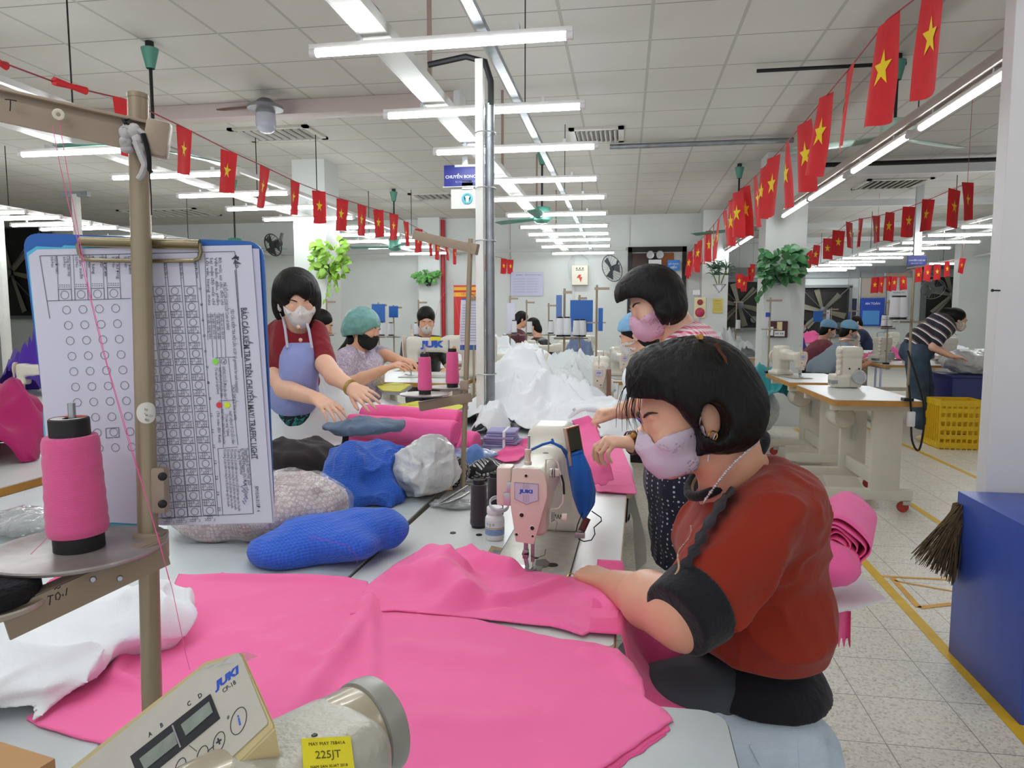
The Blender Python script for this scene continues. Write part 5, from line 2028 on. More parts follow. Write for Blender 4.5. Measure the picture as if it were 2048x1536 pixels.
class Head:
 """C: middle between the ears; f: where the face points; u: up"""

 def __init__(s, C, f, u, k=1.0):
  s.C, s.k = Vector(C), k
  s.f = Vector(f).normalized()
  s.u = (Vector(u) - s.f * s.f.dot(Vector(u))).normalized()
  s.r = s.f.cross(s.u)
  s.M = basis(s.r, s.f, s.u, s.C)
  s.R = s.M.to_3x3()

 def p(s, x, y, z):
  return s.C + (s.r * x + s.f * y + s.u * z) * s.k

 def e(s, x, y, z, rx, ry, rz, k=None):
  q = ('e', s.p(x, y, z), (rx * s.k, ry * s.k, rz * s.k), s.R)
  return q if k is None else q + (k,)

 def c(s, a, b, ra, rb, k=None):
  q = ('c', s.p(*a), s.p(*b), ra * s.k, rb * s.k)
  return q if k is None else q + (k,)

 def prims(s, lids=True):
  L = [s.e(0, -.010, .038, .072, .090, .080), s.e(0, .036, -.004, .060, .055, .066), s.e(0, .036, -.058, .046, .048, .046),
             s.e(0, .068, -.088, .020, .018, .016), s.c((-.030, .079, .024), (.030, .079, .024), .010, .010, .008),
             s.c((0, .088, .008), (0, .105, -.030), .006, .0105, .008), s.e(.010, .096, -.033, .008, .010, .007, .006), s.e(-.010, .096, -.033, .008, .010, .007, .006)]
  for x in (-1, 1):
   L += [s.e(x * .036, .064, -.026, .024, .026, .024), s.e(x * .075, -.008, -.008, .006, .019, .030, .006), s.e(x * .078, -.014, .004, .004, .015, .018, .004), s.e(x * .073, .0, -.034, .005, .010, .010, .005)]
   if lids:
    L.append(s.e(x * .031, .0775, .001, .0150, .0110, .0100, .006))
  L += [s.e(0, .090, -.055, .021, .010, .006, .006), s.e(0, .087, -.064, .018, .010, .007, .006)]
  return L

 def local(s, P):
  q = (P - V3(s.C)) / s.k
  return q @ np.array([[s.R[i][j] for j in range(3)] for i in range(3)], np.float32)

 def face_parts(s, parent):
  for x in (-1, 1):
   pts = [s.p(x * (.014 + .037 * t), .0915 - .016 * t * t, .0245 + .007 * math.sin(t * 2.6)) for t in (0, .25, .5, .75, 1)]
   MB().tube(pts, [.0017 * s.k, .0026 * s.k, .0026 * s.k, .002 * s.k, .0008 * s.k], 6).wbuild('eyebrow', M_brow, parent)
   pts = [s.p(x * (.017 + .028 * t), .0885 - .013 * t * t - .002, -.0045 - .0035 * math.sin(t * PI) + .002 * t) for t in (0, .25, .5, .75, 1)]
   MB().tube(pts, [.0006 * s.k, .0011 * s.k, .0013 * s.k, .0013 * s.k, .0007 * s.k], 6).wbuild('eyelashes', M_brow, parent)

 def mask(s, parent, m, h=.004, top=-.012, side=.020, loops=True, bulge=.012, loop_m=None, low=-.112):
  base = union(s.prims(False), .015)
  bl = union([s.e(0, .066, -.052, .046, .046 + bulge, .050)], 0)

  def f(P):
   L = s.local(P)
   d = smin(base(P) - .0055 * s.k, bl(P), .012)
   t = top + .016 * np.exp(-(L[:, 0] / .016) ** 2) - .012 * np.exp(-((np.abs(L[:, 0]) - .036) / .016) ** 2)
   d = smax(d, (L[:, 2] - t) * s.k, .003)
   d = smax(d, (side + .25 * np.maximum(0, -.035 - L[:, 2]) - L[:, 1]) * s.k, .003)
   d = smax(d, (low - L[:, 2]) * s.k, .003)
   return np.maximum(d, -(base(P) - .001))
  lo = V3(s.C) - .16 * s.k
  o = sdf_obj('face_mask', f, (lo, lo + .32 * s.k), h, m, parent, 2)
  if loops:
   for x in (-1, 1):
    for z0, z1 in ((-.018, .016), (-.080, -.034)):
     pts = [s.p(x * .066, side + .006, z0), s.p(x * .0745, .010, (z0 + z1) / 2), s.p(x * .080, -.008, z1)]
     MB().tube(pts, .0014 * s.k, 6).wbuild('ear_loop', loop_m or m, o) if False else adopt_sub(MB().tube(pts, .0014 * s.k, 6), 'ear_loop', loop_m or m, o)
  return o

def adopt_sub(mb, name, m, parent):
 """sub-part of a world-space part (the part itself sits under a thing)"""
 o = link(name, mb.mesh(name), m)
 o.parent = parent
 top = parent.parent
 W = Matrix.Translation(top.location) @ top.rotation_euler.to_matrix().to_4x4()
 Wp = W @ parent.matrix_parent_inverse @ Matrix.Translation(parent.location)
 o.matrix_parent_inverse = Wp.inverted()
 return o

def rot_about(v, ax, a):
 return Matrix.Rotation(a, 3, ax) @ v

def hand(W, d, n, side, curl=(.35, .5, .35), s=1.0, thumb=(.6, .25), spread=.06, curls=None, fat=1.0):
 """palm, five fingers and thumb as capsules. W wrist, D towards the knuckles, N out of the palm, SIDE +1/-1: where the thumb is (D x N)"""
 d = Vector(d).normalized()
 n = Vector(n)
 n = (n - d * n.dot(d)).normalized()
 t = d.cross(n) * side
 W = Vector(W)
 L = []
 offs = [(.027, .083), (.0092, .088), (-.0090, .084), (-.0262, .076)]
 lens = [(.041, .024, .019), (.045, .028, .020), (.042, .026, .020), (.032, .019, .018)]
 rad = [(.0088, .0078, .0070), (.0092, .0080, .0072), (.0088, .0076, .0068), (.0078, .0066, .0060)]
 for i, ((o, l), ls, rs) in enumerate(zip(offs, lens, rad)):
  K = W + (d * l + t * o - n * (.004 * (1 - abs(i - 1.3) / 2))) * s
  L.append(('c', W + (t * o * .55 + d * .004) * s, K, .0145 * s * fat, .0105 * s * fat, .010))
  dd = (d + t * (spread * (1.2 - i))).normalized()
  a = 0
  p = K
  cc = curls[i] if curls else curl
  axx = dd.cross(n).normalized()
  for j in range(3):
   a += cc[j]
   q = p + rot_about(dd, axx, a) * ls[j] * s
   L.append(('c', p, q, rs[j] * s * fat, (rs[j + 1] if j < 2 else rs[j] * .86) * s * fat, .0035))
   p = q
 b = W + (d * .022 + t * .020 + n * .004) * s
 dt = (d * math.cos(thumb[0]) + t * math.sin(thumb[0]) + n * .25).normalized()
 k1 = b + dt * .040 * s
 L.append(('c', b, k1, .0150 * s, .0105 * s, .008))
 ax_ = t.cross(d) * -1
 d2 = (dt + (d - t * .35 + n * .25) * thumb[1]).normalized()
 k2 = k1 + d2 * .030 * s
 L.append(('c', k1, k2, .0102 * s, .0092 * s, .004))
 d3 = (d2 + (d - t * .5 + n * .2) * thumb[1]).normalized()
 L.append(('c', k2, k2 + d3 * .023 * s, .0092 * s, .0074 * s, .003))
 return L

def person(label, base):
 return thing('person', label, 'person', base)

def solid(name, prims, k, h, m, parent, cuts=(), subs=(), wr=0.0, freq=8.0, seed=1, it=2, aniso=(1, 1, 1), lo=None, hi=None, kc=.006, fn=None, sharp=1.0):
 """implicit solid: union PRIMS, minus SUBS, on the inner side of CUTS (point, outward normal), creased by WR"""
 g = union(prims, k)
 sb = union(subs, .01) if subs else None
 fr = np.array(aniso, np.float32) * freq

 def f(P):
  d = g(P)
  if wr:
   d = d - wr * (folds(P, fr, seed, sharp) - .45)
  if sb is not None:
   d = smax(d, -sb(P), kc)
  for p, n in cuts:
   d = smax(d, d_plane(P, p, n), kc)
  if fn is not None:
   d = fn(P, d)
  return d
 b = prim_bounds(prims, wr + 2.5 * h)
 return sdf_obj(name, f, b, h, m, parent, it)

def m_pattern(name, kind, a, b, scale, c=None, rough=.85, rot=(0, 0, 0)):
 """printed cloth in object space: gingham, dots, stripes, floral"""
 t = NT(name)
 v = t.coord(rot=rot)
 s = t.sep(v)
 if kind == 'gingham':
  h = t.math('GREATER_THAN', t.math('FRACT', t.math('MULTIPLY', t.math('ADD', s[0], t.math('MULTIPLY', s[1], .8)), scale)), .5)
  w_ = t.math('GREATER_THAN', t.math('FRACT', t.math('MULTIPLY', s[2], scale)), .5)
  col = t.mix(t.math('MULTIPLY', t.math('ADD', h, w_), .5), a, b)
 elif kind == 'dots':
  vo = t.n('ShaderNodeTexVoronoi', feature='F1')
  vo.inputs['Scale'].default_value = scale
  vo.inputs['Randomness'].default_value = .15
  t.l(v, vo.inputs['Vector'])
  col = t.mix(t.math('LESS_THAN', vo.outputs['Distance'], .25), a, b)
 elif kind == 'stripes':
  f = t.math('FRACT', t.math('MULTIPLY', s[2], scale))
  col = t.ramp(f, [(0, a), (.45, a), (.46, b), (.62, b), (.63, a), (.70, a), (.71, c or b), (.75, c or b), (.76, a)])
  t.t.nodes[-1]
  for nd in t.t.nodes:
   if nd.type == 'VALTORGB':
    nd.color_ramp.interpolation = 'CONSTANT'
 elif kind == 'floral':
  n1 = t.noise(v, scale, 3, .6)
  n2 = t.noise(v, scale * 1.7, 2, .6)
  col = t.mix(t.math('GREATER_THAN', n1, .55), a, b)
  col = t.mix(t.math('GREATER_THAN', n2, .60), col, c or b)
 elif kind == 'squares':
  fx = t.math('ABSOLUTE', t.math('SUBTRACT', t.math('FRACT', t.math('MULTIPLY', t.math('ADD', s[0], s[1]), scale)), .5))
  fz = t.math('ABSOLUTE', t.math('SUBTRACT', t.math('FRACT', t.math('MULTIPLY', t.math('SUBTRACT', s[2], t.math('MULTIPLY', s[1], .6)), scale)), .5))
  m_ = t.math('MAXIMUM', fx, fz)
  col = t.mix(t.math('MULTIPLY', t.math('LESS_THAN', m_, .27), t.math('GREATER_THAN', m_, .10)), a, b)
 t.base(col)
 t.b.inputs['Roughness'].default_value = rough
 t.b.inputs['Sheen Weight'].default_value = .15
 t.bump(t.noise(v, 24, 4), .2, .01)
 MATS[name] = t.m
 return t.m

# ---------------------------------------------------------------- the woman in the red top at the machine
YB = 1.36
w1 = person('woman in a rust red top with black cuffs, sewing at the ivory machine', (J(1520, 1500, YB).x, YB, 0))
H1 = Head(J(1379, 832, 1.31), RT * -.95 - UPV * .28 - FW * .14, UPV * .95 - RT * .28, .95)
wr1 = J(1228, 1170, 1.45)
el1 = J(1370, 1230, 1.135)
prims = H1.prims()
prims += [H1.c((0, -.022, -.045), (0, -.055, -.115), .056, .056, .02)]
prims += [('c', H1.p(0, -.05, -.09), J(1478, 985, YB), .055, .075, .03)]
prims += [pell(1474, 1012, YB, 62, 60, .125)]
# near forearm and hand
mid = el1.lerp(wr1, .45)
prims += [('c', el1, mid, .059, .050, .02), ('c', mid, wr1, .048, .031, .02)]
hd = (J(1146, 1150, 1.555) - wr1)
prims += hand(wr1 + hd.normalized() * .004 + Vector((0, 0, .004)), hd + Vector((0, 0, .012)), Vector((-.1, .1, -1)), -1, s=1.04, curls=[(.30, .2, .1), (.45, .35, .2), (.6, .5, .3), (.7, .6, .3)], thumb=(.5, .3), fat=1.08)
# far arm
wr2, el2 = J(1352, 1168, 1.60), J(1470, 1250, 1.60)
prims += [('c', el2, wr2, .045, .029, .02)]
prims += hand(wr2, J(1300, 1160, 1.59) - wr2, Vector((-.35, -.2, -.8)), 1, s=1.0, curl=(.5, .45, .3), thumb=(.35, .2))
body1 = solid('body', prims, .016, .0036, M_skin, w1, it=2)
H1.face_parts(w1)
M_mask1 = mat('pale_lilac_mask', 'cbbccb', .8, bump=(500, .12, .002))
H1.mask(w1, M_mask1, .0032, side=.010, bulge=.0, low=-.098, loop_m=mat('white_ear_loop', 'dcdce2', .7))
# hair
hp = [pell(1388, 783, 1.312, 129, 112, .108, .05), pell(1458, 822, 1.312, 70, 74, .100), pell(1430, 850, 1.312, 62, 52, .094), pell(1300, 745, 1.312, 42, 45, .07)]
a_, b_ = J(1425, 872, 1.235), J(1366, 884, 1.245)
hp += [('c', a_, J(1392, 893, 1.238), .030, .016, .02), ('c', J(1392, 893, 1.238), b_, .016, .003, .006)]
so = [pell(1296, 852, 1.29, 64, 62, .30, .35), pell(1340, 880, 1.27, 46, 48, .20, .3), H1.e(-.095, -.002, -.010, .05, .024, .036)]

def strands(dirv, amp, fr, seed, part=None):
 """fine grooves that run along DIRV"""
 D = Vector(dirv).normalized()
 x = D.orthogonal().normalized()
 y = D.cross(x)
 B = np.array([[x[i], y[i], D[i] * .08] for i in range(3)], np.float32)

 def g(P, d):
  q = P @ B
  return d + amp * (np.abs(vnoise(q, fr, seed)) * 1.2 + .5 * np.abs(vnoise(q, fr * 2.3, seed + 2)) - .6)
 return g

hair1 = solid('hair', hp, .03, .0036, M_hair, w1, subs=so, fn=strands(RT * .45 - UPV * .9, .0030, 120, 4), it=1, kc=.010)
mb = MB()
R1 = random.Random(5)
for k in range(16):
 x0 = 1272 + R1.uniform(-10, 22)
 y0 = 762 + R1.uniform(-10, 12)
 Yk = 1.24 + R1.uniform(0, .09)
 bx = R1.uniform(-22, 6)
 mb.tube([J(x0, y0, Yk), J(x0 - 14 + bx * .3, y0 + 25, Yk), J(x0 - 18 + bx * .6, y0 + 60, Yk - .005), J(x0 - 10 + bx, y0 + 92 + R1.uniform(-22, 18), Yk)], [.0008, .0008, .0006, .0003], 4)
mb.wbuild('fringe_strands', M_hair, w1)
mb = MB()
for k in range(16):
 t0 = k / 15
 Yk = 1.215 + .06 * t0
 mb.tube([J(1428 + 14 * t0, 688 - 8 * t0, Yk + .03), J(1448 + 16 * t0, 716 - 8 * t0, Yk + .018), J(1466 + 14 * t0, 750 - 10 * t0, Yk + .02), J(1478 + 10 * t0, 790 - 14 * t0, Yk + .03)], [.0006, .0016, .0016, .0004], 5)
mb.wbuild('hair_highlight', M_hairb, w1)
# ponytail band on the crown
c = J(1392, 676, 1.30)
MB().box(c, (.0075, .07, .010), M=basis(RT, FW, UPV), bev=.002).wbuild('hair_tie', mat('amber_hair_tie', 'b98632', .3, .4), w1)
MB().tube([H1.p(-.083, .0, -.036) + Vector((0, 0, 0)) + (H1.f * math.cos(k * .63) + H1.u * math.sin(k * .63)) * .008 for k in range(10)], .0012, 6, True).wbuild('earring', mat('gold_metal', 'd6a853', .25, 1), w1)
MB().tube([H1.p(.083, .0, -.036) + (H1.f * math.cos(k * .63) + H1.u * math.sin(k * .63)) * .008 for k in range(10)], .0012, 6, True).wbuild('earring', MATS['gold_metal'], w1)

# rust red top
M_rust = m_cloth('rust_red_knit', '8e2c1b', wr=.3, scale=14, var=.08)
M_blk = m_cloth('black_rib_knit', '1b1b20', wr=.3, scale=30)
tp = [pell(1500, 1085, YB, 128, 150, .165), pell(1548, 1010, YB, 78, 105, .165), pell(1412, 1105, YB, 62, 82, .135), pell(1510, 1225, YB, 137, 150, .17), pell(1508, 1335, YB, 140, 100, .172)]
sh, cu = J(1530, 1035, 1.215), J(1396, 1206, 1.135)
tp += [('c', sh, cu, .074, .069, .04)]
sh2, cu2 = J(1470, 1010, 1.52), J(1470, 1190, 1.58)
tp += [('c', sh2, cu2, .075, .066, .05)]
npl = (J(1464, 950, 1.30), RT * -.654 + UPV * .757 - FW * .10)
nk = None
e_in, e_out = J(1397, 1206, 1.135), J(1349, 1243, 1.10)
cdir = (e_out - e_in).normalized()
hemz = J(1505, 1362, 1.2).z

def sleeve_cut(P, d):
 # only the near sleeve ends at the cuff plane
 pl = d_plane(P, e_in, cdir)
 near = smax(pl, P[:, 1] - 1.215, .01)
 return np.where(P[:, 1] < 1.22, smax(d, pl, .004), d)

top1 = solid('red_top', tp, .032, .0048, M_rust, w1, wr=.026, freq=6.5, seed=6, aniso=(1, 1, 1.3), cuts=[(Vector((0, 0, hemz)), (0, 0, -1)), npl], fn=sleeve_cut, it=2, kc=.012, sharp=1.2)
solid('cuff', [('c', e_in - cdir * .012, e_out, .071, .063)], 0, .004, M_blk, w1, cuts=[(e_in - cdir * .008, -cdir), (e_out, cdir)], it=1)
MB().lathe([(.0665, 0), (.068, .03), (.064, .055)], J(1470, 1190, 1.58), (J(1462, 1215, 1.585) - J(1470, 1190, 1.58)), 32).wbuild('cuff', M_blk, w1)
solid('waistband', [pell(1508, 1372, YB, 141, 90, .172), pell(1512, 1395, YB, 132, 55, .165)], .02, .005, M_blk, w1, cuts=[(Vector((0, 0, hemz + .004)), (0, 0, 1)), (J(1505, 1448, 1.2), (0, 0, -1))], wr=.006, freq=12, it=2)
# neckband, gold trim and the lace down the front
def neck_ring():
 c, n = npl
 n = n.normalized()
 e1_ = (RT * .757 + UPV * .654)
 e1_ = (e1_ - n * n.dot(e1_)).normalized()
 e2_ = n.cross(e1_)
 c = J(1468, 948, YB)
 c = c - n * (c - npl[0]).dot(n)
 return [c + e1_ * (.088 * math.cos(k * PI / 6)) + e2_ * (.074 * math.sin(k * PI / 6)) for k in range(12)]

def smooth_ring(pts, n=6, closed=True):
 out = []
 m_ = len(pts)
 for i in range(m_ if closed else m_ - 1):
  p0, p1, p2, p3 = (pts[(i - 1) % m_], pts[i], pts[(i + 1) % m_], pts[(i + 2) % m_]) if closed else (pts[max(i - 1, 0)], pts[i], pts[i + 1], pts[min(i + 2, m_ - 1)])
  for j in range(n):
   t = j / n
   out.append(.5 * ((2 * p1) + (p2 - p0) * t + (2 * p0 - 5 * p1 + 4 * p2 - p3) * t * t + (3 * p1 - p0 - 3 * p2 + p3) * t ** 3))
 if not closed:
  out.append(pts[-1])
 return out

rg3 = smooth_ring(neck_ring())
MB().tube(rg3, .0095, 10, True).wbuild('neckband', M_blk, w1)
ctr = sum(rg3, Vector()) / len(rg3)
MB().tube([p + (ctr - p).normalized() * .006 - FW * .006 for p in rg3], .0035, 6, True).wbuild('gold_trim', mat('dull_gold_trim', '8d7a5c', .4, .4, bump=(700, .8, .004)), w1)

def on_front(f, px, py, Y0=1.0, Y1=1.6, off=.003):
 d = ray(px, py)
 ts = np.linspace(Y0 / d.y, Y1 / d.y, 1400)
 P = np.array([[*(EYE + d * float(t))] for t in ts], np.float32)
 v = f(P)
 k = int(np.argmax(v < 0)) if (v < 0).any() else len(ts) // 2
 return Vector(P[k].tolist()) - d.normalized() * off

g_top = union(tp, .032)
lc = [(1462, 972), (1446, 1000), (1428, 1028), (1410, 1058), (1396, 1086), (1384, 1108), (1370, 1132)]

def lace_pt(u, v):
 k = min(int(u * 6), 5)
 t = u * 6 - k
 x = lc[k][0] + (lc[k + 1][0] - lc[k][0]) * t
 y = lc[k][1] + (lc[k + 1][1] - lc[k][1]) * t
 wd = 10 + 3.5 * math.sin(u * 34)
 return on_front(g_top, x + (v - .5) * 2 * wd * .85, y + (v - .5) * wd * .9, off=.0045)

MB().sheet(lace_pt, 36, 3).wbuild('lace_trim', M_blk, w1)
M_beads = mat('beige_beads', 'c7a284', .5)
mb = MB()
for i in range(30):
 t = i / 29
 x, y = 1382 - 36 * t + 6 * math.sin(t * 9), 1052 + 100 * t
 mb.ball(on_front(g_top, x, y, off=.001), .0022, sub=1)
mb.wbuild('bead_trim', M_beads, w1)
# necklace of small clear stones
mb = MB()
nl = [J(*p) for p in ((1514, 884, 1.30), (1500, 895, 1.272), (1486, 908, 1.258), (1470, 922, 1.25), (1452, 942, 1.247), (1436, 962, 1.252), (1420, 984, 1.268), (1407, 1003, 1.29))]
nl = smooth_ring(nl, 5, False)
for i, p in enumerate(nl):
 mb.ball(p - FW * .004, .0026 if i % 3 else .0038, sub=1)
mb.wbuild('necklace', mat('clear_stones', 'd9d0cb', .1, .3, coat=.6), w1)
# ring finger
rc = J(1142, 1157, 1.50)
MB().lathe([(.0105, -.0015), (.012, 0), (.0105, .0015)], rc, (J(1130, 1150, 1.53) - rc), 20).wbuild('finger_ring', MATS['gold_metal'], w1)

# jeans
def m_denim():
 t = NT('light_denim')
 v = t.coord()
 n = t.noise(v, 9, 4)
 n2 = t.noise(t.coord(scale=(1, 1, 6)), 60, 2)
 t.base(t.mix(t.math('ADD', t.math('MULTIPLY', n, .7), t.math('MULTIPLY', n2, .35)), '9fb6cc', 'd6e0e8'))
 t.b.inputs['Roughness'].default_value = .85
 t.bump(t.math('ADD', t.noise(v, 16, 4), t.math('MULTIPLY', t.noise(v, 700, 1), .1)), .4, .02)
 return t.m

hipL, hipR = J(1540, 1490, 1.27), J(1540, 1490, 1.46)
kL, kR = J(1280, 1520, 1.25), J(1290, 1510, 1.50)
kL.z, kR.z = .60, .60
jp = [pell(1540, 1485, YB, 122, 88, .178), ('c', hipL, kL, .092, .068, .03), ('c', hipR, kR, .092, .068, .03),
      ('c', kL, Vector((kL.x + .02, kL.y, .10)), .062, .045, .02), ('c', kR, Vector((kR.x + .02, kR.y, .10)), .062, .045, .02)]
M_denim = m_denim()
solid('jeans', jp, .03, .006, M_denim, w1, wr=.012, freq=10, seed=3, it=2)
g_j = union(jp, .03)
for pts in (((1595, 1480), (1600, 1560)), ((1595, 1480), (1665, 1484)), ((1500, 1490), (1520, 1530))):
 P = [on_front(g_j, pts[0][0] + (pts[1][0] - pts[0][0]) * t, pts[0][1] + (pts[1][1] - pts[0][1]) * t, .9, 1.7, .0) for t in (0, .25, .5, .75, 1)]
 MB().tube(P, .002, 5).wbuild('jeans_seam', M_denim, w1)
# dark apron over the lap
solid('lap_apron', [('c', J(1420, 1400, 1.30), J(1335, 1420, 1.30), .085, .085, .02), ('c', J(1420, 1400, 1.42), J(1335, 1420, 1.45), .08, .08, .02)], .03, .007, mat('slate_apron', '3b4047', .8), w1, wr=.008, it=2)
for k in (kL, kR):
 MB().ball((k.x - .05, k.y, .035), (.12, .045, .034), sub=3).wbuild('shoe', M_dark, w1)
# stool
stl = thing('stool', 'pale lilac plastic stool under the woman in red', 'stool', (hipL.x + .02, YB, 0))
M_lil = mat('lilac_plastic', 'a9aed6', .4)
MB().box((0, 0, .43), (.32, .34, .03), bev=.012).build('seat', M_lil, stl)
for sx in (-1, 1):
 for sy in (-1, 1):
  MB().prism([(sx * .12 - .025, sy * .13 - .025, .42), (sx * .12 + .025, sy * .13 - .025, .42), (sx * .12 + .025, sy * .13 + .025, .42), (sx * .12 - .025, sy * .13 + .025, .42)], (sx * .06, sy * .05, -.42)).build('leg', M_lil, stl)

# ---------------------------------------------------------------- woman in pink gingham, standing at the ironing table
Y2 = 2.45
w2 = person('standing woman in a pink gingham shirt and dotted navy apron, folding pink cloth', (J(1370, 1100, Y2).x, Y2, 0))
H2 = Head(J(1316, 611, Y2), RT * -.92 - UPV * .36 - FW * .18, UPV * .93 - RT * .36)
prims = H2.prims()
prims += [('c', H2.p(0, -.03, -.05), J(1362, 668, Y2), .054, .060, .02), pell(1365, 690, Y2, 45, 30, .10)]
el_, wr_ = J(1352, 856, 2.20), J(1268, 886, 2.13)
prims += limb([(1352, 850, 2.20, 34), (1310, 868, 2.16, 29), (1268, 886, 2.13, 21)])
prims += hand(wr_, J(1222, 884, 2.10) - wr_, Vector((-.15, .1, -1)), -1, s=.98, curls=[(.75, .75, .4), (.95, .85, .5), (1.0, .9, .5), (1.0, .9, .5)], thumb=(.35, .2))
wr3 = J(1243, 822, 2.50)
prims += limb([(1335, 800, 2.62, 28), (1290, 810, 2.56, 24), (1243, 822, 2.50, 17)])
prims += hand(wr3, J(1196, 826, 2.46) - wr3, Vector((-.2, -.1, -1)), 1, s=.98, curls=[(.75, .7, .4), (.9, .8, .5), (.95, .9, .5), (1.0, .9, .5)], thumb=(.3, .25))
for y_, x0 in ((2.37, 1368), (2.54, 1380)):
 A_ = J(x0, 980, y_)
 prims += [('c', A_, Vector((A_.x + .01, y_, .48)), .06, .05), ('c', Vector((A_.x + .01, y_, .48)), Vector((A_.x + .02, y_, .08)), .052, .038)]
solid('body', prims, .016, .0045, M_skin2, w2, it=2)
H2.face_parts(w2)
H2.mask(w2, mat('pink_mask', 'd9a9c0', .8, bump=(500, .12, .002)), .004, side=.014, bulge=.004, low=-.100, loop_m=MATS['white_ear_loop'])
hp = [pell(1302, 592, Y2 + .005, 69, 64, .108), pell(1338, 617, Y2, 34, 37, .100), ('c', J(1325, 630, Y2 - .085), J(1312, 652, Y2 - .09), .034, .012, .02), pell(1250, 585, Y2, 18, 22, .07)]
so = [pell(1262, 638, Y2, 40, 44, .25, .30), pell(1290, 655, Y2 - .04, 28, 28, .2)]
solid('hair', hp, .025, .0045, M_hair, w2, subs=so, fn=strands(RT * .3 - UPV * .95, .0030, 110, 8), it=1, kc=.008)
M_ging = m_pattern('pink_gingham', 'gingham', 'efe6e8', 'd8466f', 62)
tp = [pell(1372, 740, Y2, 62, 95, .15), pell(1392, 700, Y2, 45, 52, .16), pell(1378, 860, Y2, 62, 80, .145)]
tp += limb([(1388, 700, 2.30, 42), (1372, 800, 2.22, 36)]) + limb([(1388, 700, 2.60, 40), (1350, 780, 2.64, 32)])
solid('gingham_shirt', tp, .03, .006, M_ging, w2, wr=.010, freq=9, seed=5, cuts=[(J(1345, 664, Y2), RT * -.55 + UPV * .83)])
M_navy = m_pattern('navy_dots', 'dots', '1c2036', 'c9cde0', 62)
ap = [pell(1350, 880, Y2 - .01, 64, 55, .155), pell(1356, 960, Y2, 66, 90, .17), pell(1362, 1060, Y2, 62, 70, .18), pell(1366, 1120, Y2, 60, 30, .18)]
solid('dotted_apron', ap, .04, .006, M_navy, w2, wr=.012, freq=7, seed=9, aniso=(1.4, 1.4, .5), cuts=[(J(1350, 838, Y2), (0, 0, 1)), (J(1350, 1120, Y2), (0, 0, -1))])
for y_ in (2.36, 2.56):
 MB().tube([J(1310, 850, y_), J(1345, 760, y_ - .03), J(1362, 690, y_), J(1378, 662, y_ + .03)], .007, 6).wbuild('apron_strap', mat('grey_strap', '85868e', .8), w2)
mb = MB()
bc = J(1266, 885, 2.13)
bx_ = (J(1250, 888, 2.12) - bc).normalized()
for k in range(4):
 mb.lathe([(.033, -.004), (.037, 0), (.033, .004)], bc - bx_ * (k * .009 - .010), bx_ + Vector((0, .1 * (k - 1.5), 0)), 20)
mb.wbuild('bead_bracelet', mat('brown_beads', '5c3d22', .35, bump=(250, 1, .01), var=(150, .6)), w2)
MB().ball(bc + Vector((0, -.03, .026)), .009, sub=2).wbuild('amber_bead', mat('amber', 'b8791f', .2, coat=.5), w2)
for y_ in (2.37, 2.54):
 MB().ball((J(1372, 980, y_).x - .04, y_, .035), (.12, .045, .034), sub=3).wbuild('shoe', M_dark, w2)

# ---------------------------------------------------------------- woman in the dark red sweater, at left
Y3 = 2.92
w3 = person('standing woman in a dark red sweater and lavender apron, reaching over the white cloth', (J(590, 830, Y3).x, Y3 + .05, 0))
H3 = Head(J(594, 600, Y3), RT * .42 - UPV * .42 - FW * .80, UPV * .90 + RT * .08 - FW * .42)
prims = H3.prims()
prims += [('c', H3.p(0, -.03, -.05), J(590, 655, Y3 + .03), .054, .06, .02)]
eA, wA = J(556, 772, 2.86), J(632, 796, 2.66)
prims += limb([(552, 752, 2.90, 21), (570, 778, 2.84, 20), (632, 797, 2.66, 13.5)])
prims += hand(wA, J(664, 818, 2.60) - wA, Vector((.1, .25, -1)), 1, s=1.0, curl=(.25, .25, .2), thumb=(.5, .2), spread=.1)
eB, wB = J(655, 740, 2.85), J(705, 777, 2.68)
prims += limb([(650, 728, 2.87, 20), (668, 752, 2.80, 18), (706, 777, 2.68, 13)])
prims += hand(wB, J(736, 794, 2.60) - wB, Vector((.25, .6, -.8)), -1, s=1.0, curl=(.25, .3, .2), thumb=(.5, .2), spread=.1)
for dx in (-.08, .08):
 A_ = J(590, 860, Y3 + .08)
 prims += [('c', A_ + Vector((dx, 0, 0)), Vector((A_.x + dx, Y3 + .08, .48)), .06, .05), ('c', Vector((A_.x + dx, Y3 + .08, .48)), Vector((A_.x + dx, Y3 + .08, .08)), .052, .038)]
solid('body', prims, .016, .005, M_skin2, w3, it=2)
H3.face_parts(w3)
H3.mask(w3, mat('white_mask', 'd5d0ca', .8, bump=(400, .1, .002)), .0045, side=.002, bulge=.0, top=-.004, low=-.104, loop_m=MATS['white_ear_loop'])
hp = [H3.e(0, -.004, .046, .084, .102, .088), pell(592, 582, Y3 + .02, 45, 46, .105), pell(566, 610, Y3 + .03, 20, 36, .07), pell(624, 606, Y3 + .03, 17, 34, .06), pell(592, 606, Y3 + .07, 40, 42, .06)]
so = [H3.e(.004, .125, -.034, .056, .085, .080), H3.e(.018, .125, .012, .034, .07, .052)]
solid('hair', hp, .025, .0048, M_hair, w3, subs=so, fn=strands(Vector((0, 0, 1)), .003, 110, 11), it=1, kc=.008)
M_dred = m_cloth('dark_red_knit', '7e1c26', wr=.3, scale=22)
tp = [pell(592, 700, Y3 + .06, 52, 64, .13), pell(592, 770, Y3 + .09, 46, 50, .12), pell(592, 652, Y3 + .06, 44, 18, .10)]
tp += limb([(554, 668, 2.98, 25), (546, 752, 2.92, 22)]) + limb([(632, 668, 3.0, 24), (654, 730, 2.88, 21)])
p1, p2 = J(549, 750, 2.9), J(653, 728, 2.88)

